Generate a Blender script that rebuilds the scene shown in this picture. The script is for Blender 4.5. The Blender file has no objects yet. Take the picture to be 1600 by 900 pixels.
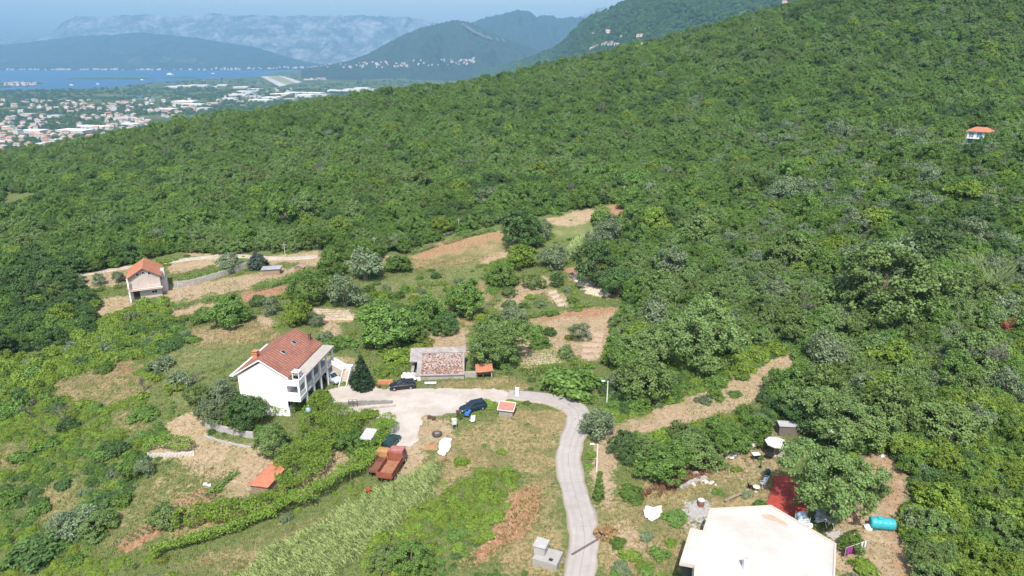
import bpy, math, random
import numpy as np
from mathutils import Vector, Matrix
R = math.radians
sc = bpy.context.scene
COL = sc.collection
random.seed(7)

# ------------------------------------------------------------------ camera, world, sun, exposure
CAMZ = 220.0
PITCH = 19.22
FPX = 24.0 / 36.0 * 1600.0
cam_d = bpy.data.cameras.new('camera')
cam_d.lens = 24.0; cam_d.sensor_width = 36.0; cam_d.sensor_fit = 'HORIZONTAL'
cam_d.clip_start = 1.0; cam_d.clip_end = 80000.0
cam = bpy.data.objects.new('camera', cam_d); COL.objects.link(cam)
cam.location = (0, 0, CAMZ); cam.rotation_euler = (R(90 - PITCH), 0, 0)
sc.camera = cam

SUN_EL, SUN_AZ = 55.0, 4.0        # light travels towards +Y, SUN_AZ degrees to the right
world = bpy.data.worlds.new('World'); sc.world = world; world.use_nodes = True
wn = world.node_tree; wn.nodes.clear()
sky = wn.nodes.new('ShaderNodeTexSky'); sky.sky_type = 'NISHITA'; sky.sun_disc = False
sky.sun_elevation = R(SUN_EL); sky.sun_rotation = R(180 + SUN_AZ)
sky.altitude = 200; sky.air_density = 1.0; sky.dust_density = 3.0; sky.ozone_density = 0.5
bg = wn.nodes.new('ShaderNodeBackground'); bg.inputs['Strength'].default_value = 0.15
wo = wn.nodes.new('ShaderNodeOutputWorld')
wn.links.new(sky.outputs[0], bg.inputs[0]); wn.links.new(bg.outputs[0], wo.inputs[0])

sun_d = bpy.data.lights.new('sun', 'SUN'); sun_d.energy = 4.6; sun_d.angle = R(0.53); sun_d.color = (1.0, 0.96, 0.9)
sun = bpy.data.objects.new('sun', sun_d); COL.objects.link(sun)
_sd = Vector((math.sin(R(SUN_AZ)) * math.cos(R(SUN_EL)), math.cos(R(SUN_AZ)) * math.cos(R(SUN_EL)), -math.sin(R(SUN_EL))))
sun.rotation_euler = _sd.to_track_quat('-Z', 'Y').to_euler()

sc.view_settings.view_transform = 'Standard'; sc.view_settings.look = 'None'
sc.view_settings.exposure = 0.5; sc.view_settings.gamma = 1.0; sc.view_settings.use_curve_mapping = False
sc.render.engine = 'CYCLES'
cy = sc.cycles
cy.max_bounces = 5; cy.diffuse_bounces = 3; cy.glossy_bounces = 2; cy.transmission_bounces = 3
cy.transparent_max_bounces = 6; cy.volume_bounces = 0
cy.use_denoising = True
cy.use_adaptive_sampling = True; cy.adaptive_threshold = 0.02

# ------------------------------------------------------------------ picture <-> place
_cp, _sp = math.cos(R(PITCH)), math.sin(R(PITCH))
def ray(px, py):
    """direction (numpy, ...x3) of the sight line through a point of the 1600x900 photograph"""
    px = np.asarray(px, float); py = np.asarray(py, float)
    a = (px - 800.0) / FPX; b = (450.0 - py) / FPX
    return np.stack([a, _cp + b * _sp, -_sp + b * _cp], -1)
def at_y(px, py, Y):
    r = ray(px, py); t = Y / r[..., 1]
    return np.stack([r[..., 0] * t, r[..., 1] * t, CAMZ + r[..., 2] * t], -1)
def at_z(px, py, z):
    r = ray(px, py); t = (z - CAMZ) / r[..., 2]
    return np.stack([r[..., 0] * t, r[..., 1] * t, CAMZ + r[..., 2] * t], -1)
def project(x, y, z):
    dz = z - CAMZ
    d = y * _cp - dz * _sp; v = y * _sp + dz * _cp
    d = np.where(d < 0.1, 0.1, d)
    return 800.0 + FPX * x / d, 450.0 - FPX * v / d, d
def in_poly(px, py, poly):
    px = np.asarray(px); py = np.asarray(py)
    ins = np.zeros(px.shape, bool); n = len(poly)
    for i in range(n):
        x1, y1 = poly[i]; x2, y2 = poly[(i + 1) % n]
        if y1 == y2: continue
        c = ((y1 > py) != (y2 > py)) & (px < (x2 - x1) * (py - y1) / (y2 - y1) + x1)
        ins ^= c
    return ins

# smooth value noise in the plane (numpy)
_rng0 = np.random.RandomState(11); _LAT = _rng0.rand(256, 256)
def vnoise(x, y, s):
    x = np.asarray(x) / s + 1000.3; y = np.asarray(y) / s + 1000.7
    i = np.floor(x).astype(int); j = np.floor(y).astype(int); fx = x - i; fy = y - j
    fx = fx * fx * (3 - 2 * fx); fy = fy * fy * (3 - 2 * fy)
    L = lambda a, b: _LAT[a % 256, b % 256]
    return (L(i, j) * (1 - fx) + L(i + 1, j) * fx) * (1 - fy) + (L(i, j + 1) * (1 - fx) + L(i + 1, j + 1) * fx) * fy * 1.0
def fbm(x, y, s, o=4):
    v = 0; a = 0.5; t = 0
    for k in range(o):
        v = v + a * vnoise(np.asarray(x) + 37 * k, np.asarray(y) - 91 * k, s); t += a; a *= 0.5; s *= 0.5
    return v / t

# ------------------------------------------------------------------ the lie of the land
GP = [  # photo x, photo y, distance ahead, metres the visible canopy stands above the ground
 (640,630,100,0),(440,620,104,0),(600,735,82,0),(885,700,86,0),(905,880,62,0),(870,625,100,0),(1000,880,62,0),(1390,850,62,0),
 (1200,720,80,0),(1090,785,71,0),(1560,880,58,0),(1560,700,80,0),(1500,560,104,2),(1230,560,112,0),(1000,655,93,0),(800,560,117,0),
 (900,520,130,0),(930,440,158,0),(960,330,212,0),(850,400,180,0),(700,390,190,0),(790,350,205,0),(560,470,150,0),(420,470,148,0),
 (300,420,180,0),(230,468,160,0),(110,440,170,0),(500,400,185,0),(50,560,125,3),(100,620,110,0),(300,570,115,0),(230,700,92,0),
 (100,800,80,0),(300,800,76,0),(30,890,68,0),(500,880,64,0),(700,860,65,0),(480,760,79,0),(740,720,83,0),(560,560,118,0),(685,600,106,0),
 (600,281,250,5),(600,209,350,9),(600,145,520,9),(50,248,420,9),(300,182,480,9),(150,215,450,9),(0,380,215,5),(100,330,260,5),(300,300,270,5),
 (850,103,560,9),(1000,75,560,9),(1180,35,540,9),(1340,0,520,9),(1600,-60,500,9),(1100,250,280,5),(1300,250,250,5),(1300,150,360,9),
 (1525,235,225,0),(1580,350,150,5),(1200,400,150,4),(1000,380,180,4),(1400,480,120,4),(1590,520,108,4),(1590,100,380,9),(850,250,300,5),
 (850,170,420,9),(1050,150,420,9),(-200,600,110,2),(-200,880,68,0),(1800,880,58,0),(1800,500,110,4),(1800,150,350,9),(-250,300,400,9),(-250,450,170,4),
 (440,220,380,9),(300,240,360,9),
]
GP = np.array(GP, float)
_P = at_y(GP[:, 0], GP[:, 1], GP[:, 2]); _P[:, 2] -= GP[:, 3]
_extra = np.array([(-60, 30, 160), (0, 25, 166), (60, 20, 171), (0, -30, 168), (-120, -20, 158), (120, -20, 176),
  (-600, 800, 95), (-300, 850, 110), (-90, 900, 128), (40, 950, 160), (200, 950, 185), (460, 900, 225), (-750, 450, 130), (700, 500, 275), (500, 250, 240), (-500, 200, 140),
  (-700, 1300, 10), (-350, 1300, 20), (0, 1350, 40), (250, 1350, 90), (550, 1300, 170), (800, 1000, 240)], float)
_P = np.vstack([_P, _extra])
_S = 100.0
def _tps_k(d2): return np.where(d2 > 1e-12, 0.5 * d2 * np.log(np.maximum(d2, 1e-12)), 0.0)
def _fit(P, lam=0.02):
    n = len(P); xy = P[:, :2] / _S
    d2 = ((xy[:, None] - xy[None]) ** 2).sum(-1)
    A = np.zeros((n + 3, n + 3)); A[:n, :n] = _tps_k(d2) + lam * np.eye(n)
    A[:n, n] = 1; A[:n, n + 1:] = xy; A[n, :n] = 1; A[n + 1:, :n] = xy.T
    b = np.zeros(n + 3); b[:n] = P[:, 2]
    return np.linalg.solve(A, b), xy
_W, _XY = _fit(_P)
def H0(x, y):
    x = np.atleast_1d(np.asarray(x, float)); y = np.atleast_1d(np.asarray(y, float)); sh = x.shape
    x = x.ravel() / _S; y = y.ravel() / _S; out = np.empty(len(x))
    for i in range(0, len(x), 20000):
        a = x[i:i + 20000]; b = y[i:i + 20000]
        d2 = (a[:, None] - _XY[None, :, 0]) ** 2 + (b[:, None] - _XY[None, :, 1]) ** 2
        out[i:i + 20000] = _tps_k(d2) @ _W[:-3] + _W[-3] + a * _W[-2] + b * _W[-1]
    return out.reshape(sh)
def Hn(x, y):
    """ground height with its unevenness"""
    h = H0(x, y)
    far = np.clip((np.asarray(y) - 180) / 200, 0, 1)
    return h + (fbm(x, y, 9, 3) - 0.5) * 0.3 + far * (fbm(x, y, 90, 3) - 0.5) * 9

# one tensor grid: fine in the clearing, coarse on the hill
def _axis(lo, a, b, hi, fine, grow):
    v = list(np.arange(a, b + 1e-6, fine)); s = fine; x = v[-1]
    while x < hi: s = min(s * grow, 18); x += s; v.append(x)
    s = fine; x = v[0]; pre = []
    while x > lo: s = min(s * grow, 18); x -= s; pre.append(x)
    return np.array(pre[::-1] + v)
GX = _axis(-1100, -100, 72, 1000, 0.6, 1.07)
GY = _axis(-80, 50, 215, 1400, 0.6, 1.07)
_gx, _gy = np.meshgrid(GX, GY, indexing='ij')
GZ = Hn(_gx, _gy)
GZ[_gy > 1200] = np.minimum(GZ, 60 + 0 * GZ)[_gy > 1200]
def H(x, y):
    """height of the ground mesh (bilinear on its grid)"""
    x = np.asarray(x, float); y = np.asarray(y, float)
    i = np.clip(np.searchsorted(GX, x) - 1, 0, len(GX) - 2); j = np.clip(np.searchsorted(GY, y) - 1, 0, len(GY) - 2)
    u = np.clip((x - GX[i]) / (GX[i + 1] - GX[i]), 0, 1); v = np.clip((y - GY[j]) / (GY[j + 1] - GY[j]), 0, 1)
    return (GZ[i, j] * (1 - u) + GZ[i + 1, j] * u) * (1 - v) + (GZ[i, j + 1] * (1 - u) + GZ[i + 1, j + 1] * u) * v
def ground(px, py):
    """where sight lines of the photo meet the ground; arrays or scalars -> (...,3)"""
    r = ray(px, py); shp = r.shape[:-1]; r = r.reshape(-1, 3)
    r = r / r[:, 1:2]                                  # per metre ahead
    res = np.full(len(r), np.nan)
    ys = np.concatenate([np.arange(50, 230, 1.0), np.arange(230, 1300, 4.0)])
    prev = np.full(len(r), 50.0); done = np.zeros(len(r), bool)
    for yy in ys:
        hit = (~done) & (CAMZ + r[:, 2] * yy <= H(r[:, 0] * yy, np.full(len(r), yy)))
        if hit.any():
            lo = prev[hit].copy(); hi = np.full(hit.sum(), yy); rr = r[hit]
            for _ in range(18):
                m = (lo + hi) / 2; below = CAMZ + rr[:, 2] * m <= H(rr[:, 0] * m, m)
                hi = np.where(below, m, hi); lo = np.where(below, lo, m)
            res[hit] = hi; done |= hit
        prev[~done] = yy
        if done.all(): break
    res = np.where(np.isnan(res), 900.0, res)
    return np.stack([r[:, 0] * res, res, CAMZ + r[:, 2] * res], -1).reshape(shp + (3,))
def gp(px, py): return Vector(ground(np.array([px]), np.array([py]))[0])
def mpp(px, py):
    """photo pixels per metre at that ground point"""
    p = gp(px, py); return FPX / (p.y * _cp - (p.z - CAMZ) * _sp)

# ------------------------------------------------------------------ objects, names, tags
def tag(o, label=None, cat=None, group=None, kind=None):
    if label: o['label'] = label
    if cat: o['category'] = cat
    if group: o['group'] = group
    if kind: o['kind'] = kind
    return o
def thing(name, label, cat, loc, rotz=0.0, group=None):
    o = bpy.data.objects.new(name, None); COL.objects.link(o)
    o.location = loc; o.rotation_euler = (0, 0, rotz); o.empty_display_size = 0.5
    return tag(o, label, cat, group)
def mesh_obj(name, verts, faces, mats, parent=None, midx=None, smooth=False):
    me = bpy.data.meshes.new(name)
    me.from_pydata([tuple(v) for v in verts], [], [tuple(f) for f in faces]); me.update()
    for m in (mats if isinstance(mats, (list, tuple)) else [mats]): me.materials.append(m)
    if midx is not None: me.polygons.foreach_set('material_index', np.array(midx, np.int32))
    if smooth: me.polygons.foreach_set('use_smooth', np.ones(len(me.polygons), bool))
    o = bpy.data.objects.new(name, me); COL.objects.link(o)
    if parent is not None: o.parent = parent
    return o
def np_mesh(name, co, quads, mats, midx=None, smooth=False, attrs=None):
    """quads: n x 4 (or n x 3) index array"""
    me = bpy.data.meshes.new(name); n = len(co); k = quads.shape[1]; m = len(quads)
    me.vertices.add(n); me.vertices.foreach_set('co', np.asarray(co, np.float32).ravel())
    me.loops.add(m * k); me.loops.foreach_set('vertex_index', np.asarray(quads, np.int32).ravel())
    me.polygons.add(m); me.polygons.foreach_set('loop_start', np.arange(0, m * k, k, dtype=np.int32))
    me.polygons.foreach_set('loop_total', np.full(m, k, np.int32))
    for mm in (mats if isinstance(mats, (list, tuple)) else [mats]): me.materials.append(mm)
    if midx is not None: me.polygons.foreach_set('material_index', np.asarray(midx, np.int32))
    if smooth: me.polygons.foreach_set('use_smooth', np.ones(m, bool))
    me.update(calc_edges=True)
    for nm, (dom, typ, arr) in (attrs or {}).items():
        a = me.attributes.new(nm, typ, dom)
        a.data.foreach_set('vector' if typ == 'FLOAT_VECTOR' else 'value', np.asarray(arr).astype(np.int32 if typ == 'INT' else np.float32).ravel())
    return me
def link(name, me, parent=None):
    o = bpy.data.objects.new(name, me); COL.objects.link(o)
    if parent is not None: o.parent = parent
    return o

class MB:
    """collects shapes of ONE part"""
    def __init__(s): s.v = []; s.f = []; s.m = []; s.mi = 0; s.M = Matrix.Identity(4)
    def mat(s, i): s.mi = i; return s
    def add(s, vs, fs):
        b = len(s.v); s.v += [tuple(s.M @ Vector(v)) for v in vs]; s.f += [tuple(b + i for i in f) for f in fs]; s.m += [s.mi] * len(fs); return s
    def box(s, x0, x1, y0, y1, z0, z1, taper=0.0):
        t = taper
        vs = [(x0, y0, z0), (x1, y0, z0), (x1, y1, z0), (x0, y1, z0), (x0 + t, y0 + t, z1), (x1 - t, y0 + t, z1), (x1 - t, y1 - t, z1), (x0 + t, y1 - t, z1)]
        return s.add(vs, [(3, 2, 1, 0), (4, 5, 6, 7), (0, 1, 5, 4), (1, 2, 6, 5), (2, 3, 7, 6), (3, 0, 4, 7)])
    def prism(s, poly, z0, z1):
        """poly: (x, y) counter-clockwise; z0/z1 numbers"""
        n = len(poly); vs = [(x, y, z0) for x, y in poly] + [(x, y, z1) for x, y in poly]
        return s.add(vs, [tuple(range(n - 1, -1, -1)), tuple(range(n, 2 * n))] + [(i, (i + 1) % n, n + (i + 1) % n, n + i) for i in range(n)])
    def extrude_y(s, prof, y0, y1):
        """prof: (x, z) outline, extruded along y"""
        n = len(prof); vs = [(x, y0, z) for x, z in prof] + [(x, y1, z) for x, z in prof]
        return s.add(vs, [tuple(range(n)), tuple(range(2 * n - 1, n - 1, -1))] + [(i, n + i, n + (i + 1) % n, (i + 1) % n) for i in range(n)])
    def extrude_x(s, prof, x0, x1):
        n = len(prof); vs = [(x0, y, z) for y, z in prof] + [(x1, y, z) for y, z in prof]
        return s.add(vs, [tuple(range(n - 1, -1, -1)), tuple(range(n, 2 * n))] + [(i, (i + 1) % n, n + (i + 1) % n, n + i) for i in range(n)])
    def cyl(s, p0, p1, r0, r1=None, n=10, caps=True):
        r1 = r0 if r1 is None else r1; p0 = Vector(p0); p1 = Vector(p1); d = (p1 - p0).normalized()
        a = d.orthogonal().normalized(); b = d.cross(a); vs = []
        for p, r in ((p0, r0), (p1, r1)):
            vs += [tuple(p + (a * math.cos(2 * math.pi * k / n) + b * math.sin(2 * math.pi * k / n)) * r) for k in range(n)]
        fs = [(k, (k + 1) % n, n + (k + 1) % n, n + k) for k in range(n)]
        if caps: fs += [tuple(range(n - 1, -1, -1)), tuple(range(n, 2 * n))]
        return s.add(vs, fs)
    def lathe(s, prof, n=16, c=(0, 0, 0)):
        """prof: (radius, z)"""
        vs = []; fs = []; k = len(prof)
        for r, z in prof: vs += [(c[0] + r * math.cos(2 * math.pi * j / n), c[1] + r * math.sin(2 * math.pi * j / n), c[2] + z) for j in range(n)]
        for i in range(k - 1): fs += [(i * n + j, i * n + (j + 1) % n, (i + 1) * n + (j + 1) % n, (i + 1) * n + j) for j in range(n)]
        fs += [tuple(range(n - 1, -1, -1)), tuple(range((k - 1) * n, k * n))]
        return s.add(vs, fs)
    def tube(s, pts, r, n=6):
        for a, b in zip(pts[:-1], pts[1:]): s.cyl(a, b, r, r, n)
        return s
    def sheet(s, a, b, c, d, t):
        """slab on the quad a b c d, thickness t downwards along its normal"""
        a, b, c, d = map(Vector, (a, b, c, d)); nrm = (b - a).cross(d - a).normalized() * t
        return s.add([a - nrm, b - nrm, c - nrm, d - nrm, a, b, c, d], [(3, 2, 1, 0), (4, 5, 6, 7), (0, 1, 5, 4), (1, 2, 6, 5), (2, 3, 7, 6), (3, 0, 4, 7)])
    def build(s, name, mats, parent=None, smooth=False, bevel=0.0):
        o = mesh_obj(name, s.v, s.f, mats, parent, s.m, smooth)
        if bevel:
            b = o.modifiers.new('edge', 'BEVEL'); b.width = bevel; b.segments = 2; b.limit_method = 'ANGLE'
        return o

# ------------------------------------------------------------------ materials
def new_mat(name):
    m = bpy.data.materials.new(name); m.use_nodes = True; nt = m.node_tree; nt.nodes.clear()
    o = nt.nodes.new('ShaderNodeOutputMaterial'); p = nt.nodes.new('ShaderNodeBsdfPrincipled'); nt.links.new(p.outputs[0], o.inputs[0])
    p.inputs['Roughness'].default_value = 0.85; p.inputs['Specular IOR Level'].default_value = 0.25
    return m, nt, p
def nd(nt, t, **kw):
    n = nt.nodes.new('ShaderNode' + t)
    for k, v in kw.items(): setattr(n, k, v)
    return n
def rgb(c): return (c[0], c[1], c[2], 1.0)
def noise(nt, vec, scale, detail=4, rough=0.55):
    n = nd(nt, 'TexNoise'); n.inputs['Scale'].default_value = scale; n.inputs['Detail'].default_value = detail; n.inputs['Roughness'].default_value = rough
    if vec is not None: nt.links.new(vec, n.inputs['Vector'])
    return n.outputs['Fac']
def ramp(nt, fac, *stops):
    n = nd(nt, 'ValToRGB'); e = n.color_ramp.elements
    while len(e) < len(stops): e.new(0.5)
    for i, (p, c) in enumerate(stops): e[i].position = p; e[i].color = rgb(c) if hasattr(c, '__len__') else (c, c, c, 1)
    nt.links.new(fac, n.inputs[0]); return n.outputs[0]
def mixc(nt, fac, a, b, mode='MIX'):
    n = nd(nt, 'Mix', data_type='RGBA', blend_type=mode); n.clamp_factor = True
    for sck, v in ((n.inputs[0], fac), (n.inputs[6], a), (n.inputs[7], b)):
        if hasattr(v, 'node'): nt.links.new(v, sck)
        elif hasattr(v, '__len__'): sck.default_value = rgb(v)
        else: sck.default_value = v
    return n.outputs[2]
def mth(nt, op, a, b=None, c=None):
    n = nd(nt, 'Math', operation=op)
    for i, v in enumerate((a, b, c)):
        if v is None: continue
        if hasattr(v, 'node'): nt.links.new(v, n.inputs[i])
        else: n.inputs[i].default_value = v
    return n.outputs[0]
def coords(nt, kind='Object'): return nd(nt, 'TexCoord').outputs[kind]
def bump(nt, p, h, dist=0.1, strength=0.6):
    b = nd(nt, 'Bump'); b.inputs['Strength'].default_value = strength; b.inputs['Distance'].default_value = dist
    nt.links.new(h, b.inputs['Height']); nt.links.new(b.outputs[0], p.inputs['Normal'])
_mc = {}
def surf(name, col, var=0.25, scale=1.5, rough=0.85, dirt=None, dirt_scale=0.4, dirt_amt=0.5, metal=0.0, spec=0.25):
    """weathered plain surface: base colour with noise and optional stains"""
    if name in _mc: return _mc[name]
    m, nt, p = new_mat(name); co = coords(nt)
    a = [max(0, c * (1 - var)) for c in col]; b = [min(1, c * (1 + var * 0.6)) for c in col]
    c = ramp(nt, noise(nt, co, scale, 6, 0.65), (0.3, a), (0.7, b))
    if dirt:
        f = ramp(nt, noise(nt, co, dirt_scale, 6, 0.7), (0.45, 0), (0.68, dirt_amt)); c = mixc(nt, f, c, dirt)
    nt.links.new(c, p.inputs['Base Color']); p.inputs['Roughness'].default_value = rough; p.inputs['Metallic'].default_value = metal
    p.inputs['Specular IOR Level'].default_value = spec
    _mc[name] = m; return m
def gloss(name, col, rough=0.25, spec=0.5, metal=0.0):
    return surf(name, col, 0.12, 3.0, rough, None, metal=metal, spec=spec)
# ================================================================== GROUND
# patches of ground cover, outlined on the photo and laid on the land: kind, strength, outline
PATCH = [
 ('soil',1,[(100,432),(200,418),(206,446),(125,452)]), ('soil',1,[(125,472),(205,462),(212,478),(140,492)]),
 ('soil',1,[(262,412),(335,402),(368,397),(365,412),(300,420),(262,428)]),
 ('soil',1,[(255,440),(330,438),(420,423),(470,413),(482,425),(400,445),(330,462),(270,478),(255,472)]),
 ('soil',1,[(418,398),(500,394),(502,416),(455,410),(418,412)]), ('soil',1,[(262,485),(335,472),(340,482),(270,502)]),
 ('red',1,[(378,455),(457,440),(452,455),(375,470)]), ('dry',1,[(292,536),(300,516),(390,500),(442,518),(428,534),(330,540)]), ('soil',.8,[(300,520),(360,508),(370,522),(310,534)]),
 ('soil',1,[(395,495),(412,490),(437,510),(420,521)]), ('soil',.9,[(478,480),(545,484),(558,502),(500,502)]),
 ('soil',1,[(500,500),(532,510),(530,532),(505,522)]), ('soil',.9,[(150,478),(200,470),(215,480),(140,500)]),
 ('lush',1,[(40,368),(90,362),(108,372),(60,380)]), ('soil',.9,[(0,312),(60,305),(62,318),(0,326)]),
 ('dry',1,[(632,404),(700,376),(790,357),(806,372),(800,390),(745,410),(690,420),(640,420)]), ('red',.55,[(640,402),(700,378),(785,360),(790,372),(740,385),(650,410)]),
 ('soil',.9,[(745,404),(800,391),(798,402),(745,418)]), ('lush',1,[(690,415),(748,410),(762,432),(700,442)]),
 ('soil',.8,[(690,420),(702,418),(702,426),(690,428)]), ('soil',.8,[(720,420),(732,419),(732,426),(720,428)]),
 ('soil',1,[(848,346),(928,324),(936,345),(872,351)]), ('lush',1,[(860,350),(936,345),(942,365),(870,376)]),
 ('red',1,[(945,322),(972,318),(985,340),(960,336)]), ('lush',1,[(960,336),(985,340),(988,357)]),
 ('soil',1,[(884,428),(905,424),(968,462),(955,470),(920,459)]), ('soil',1,[(850,455),(865,449),(888,475),(872,480)]),
 ('soil',.9,[(790,450),(850,428),(860,440),(820,470),(785,492),(773,480)]), ('red',.9,[(885,418),(905,412),(905,425),(886,428)]),
 ('soil',1,[(810,503),(880,490),(957,480),(957,545),(938,562),(905,567),(900,545),(880,570),(820,575),(808,545)]),
 ('red',.8,[(818,500),(880,488),(955,479),(957,492),(880,500),(820,508)]), ('lush',1,[(812,510),(852,505),(864,520),(838,548),(815,532)]),
 ('soil',1,[(638,552),(680,515),(732,509),(727,545),(740,555)]), ('lush',.9,[(560,442),(610,430),(680,430),(702,450),(622,460),(560,472)]),
 ('lush',.6,[(620,440),(700,440),(705,480),(640,490),(600,470)]),
 ('dry',1,[(690,492),(720,460),(752,438),(764,470),(742,490),(742,512)]), ('dry',.9,[(655,600),(800,588),(832,604),(775,612),(680,606)]),
 ('soil',1,[(250,668),(290,640),(315,650),(330,690),(420,698),(432,720),(385,762),(300,732),(280,712),(238,718),(233,695),(290,690)]),
 ('dry',.42,[(222,748),(300,720),(380,740),(330,782),(200,852),(130,874)]), ('red',1,[(172,858),(233,815),(322,758),(337,770),(250,832),(195,862)]),
 ('soil',.9,[(345,770),(400,720),(432,715),(420,740),(390,775),(340,790)]),
 ('dry',.9,[(268,815),(400,795),(480,740),(545,700),(565,700),(520,745),(430,800),(268,852)]), ('soil',.8,[(530,700),(560,698),(540,735),(490,770),(470,775)]),
 ('dry',.5,[(230,892),(420,832),(560,782),(595,762),(560,800),(420,870),(380,900),(230,900)]),
 ('dry',.66,[(640,745),(690,690),(740,660),(800,640),(884,640),(897,655),(887,690),(872,720),(877,790),(892,860),(892,900),(765,900),(805,800),(835,740),(760,730),(700,762),(650,802)]),
 ('dry',1,[(790,640),(884,640),(884,660),(800,668)]), ('red',1,[(712,884),(760,850),(800,790),(797,765),(842,758),(847,790),(832,822),(780,862),(720,892)]),
 ('soil',1,[(650,648),(702,655),(708,692),(660,702)]), ('soil',1,[(600,690),(655,690),(668,735),(640,760),(610,760)]),
 ('soil',1,[(928,692),(955,670),(1000,650),(1080,620),(1160,588),(1238,548),(1254,576),(1175,628),(1105,652),(1004,678),(968,700),(957,740),(952,790),(928,792)]),
 ('dry',.7,[(925,790),(1000,750),(1100,705),(1200,670),(1242,690),(1232,720),(1217,800),(1110,810),(1065,890),(1050,900),(935,900)]),
 ('soil',.6,[(1130,700),(1220,690),(1225,740),(1140,760)]), ('grey',1,[(1062,790),(1100,768),(1118,800),(1082,830)]),
 ('red',.8,[(1030,760),(1075,735),(1130,712),(1135,730),(1080,752)]), ('soil',.7,[(960,800),(1030,850),(1000,890),(950,870)]),
 ('soil',1,[(1368,690),(1410,688),(1420,760),(1424,905),(1300,905),(1306,800),(1335,740)]), ('red',.5,[(1368,690),(1410,688),(1420,760),(1424,905),(1380,905),(1370,780)]),
 ('dry',.6,[(60,612),(180,562),(204,570),(244,612),(150,642)]), ('dry',.5,[(165,650),(250,622),(236,682),(175,672)]), ('red',.5,[(150,575),(205,560),(235,570),(190,592)]),
 ('dry',.6,[(60,750),(122,748),(124,802),(50,832),(58,780)]), ('lush',.5,[(1000,780),(1120,720),(1200,700),(1200,770),(1110,800),(1000,880)]), ('lush',1,[(245,542),(398,530),(388,562),(322,572),(258,562)]), ('lush',.7,[(255,560),(330,570),(310,640),(260,630)]),
 ('dry',.6,[(0,690),(40,700),(30,740),(0,745)]), ('soil',.8,[(500,560),(545,555),(560,590),(520,600)]),
 ('soil',.8,[(1490,232),(1512,232),(1514,240),(1490,240)]), ('dry',.6,[(640,400),(560,405),(540,420),(600,420)]),
 ('soil',.8,[(562,395),(600,392),(610,402),(570,408)]), ('soil',.7,[(735,372),(660,380),(640,395),(690,385)]),
 ('soil',.7,[(290,395),(340,392),(345,400),(290,404)]), ('dry',.6,[(890,600),(950,600),(940,612),(860,615)]),
]
def patch_masks(x, y, z):
    px, py, _ = project(x, y, z)
    j = 5.0
    px = px + (fbm(x, y, 3.0, 3) - .5) * 5 * j; py = py + (fbm(x + 500, y, 3.0, 3) - .5) * 3 * j
    out = {k: np.zeros(x.shape) for k in ('soil', 'dry', 'red', 'lush', 'grey')}
    for k, s, poly in PATCH: out[k] = np.maximum(out[k], s * in_poly(px, py, poly))
    return out
def _blur(a, n=2):
    for _ in range(n):
        a = (np.roll(a, 1, 0) + 2 * a + np.roll(a, -1, 0)) / 4; a = (np.roll(a, 1, 1) + 2 * a + np.roll(a, -1, 1)) / 4
    return a
MASK = {k: _blur(v, 5) for k, v in patch_masks(_gx, _gy, GZ).items()}
def masks_of(x, y):
    i = np.clip(np.searchsorted(GX, x) - 1, 0, len(GX) - 1); j = np.clip(np.searchsorted(GY, y) - 1, 0, len(GY) - 1)
    return {k: v[i, j] for k, v in MASK.items()}
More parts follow.
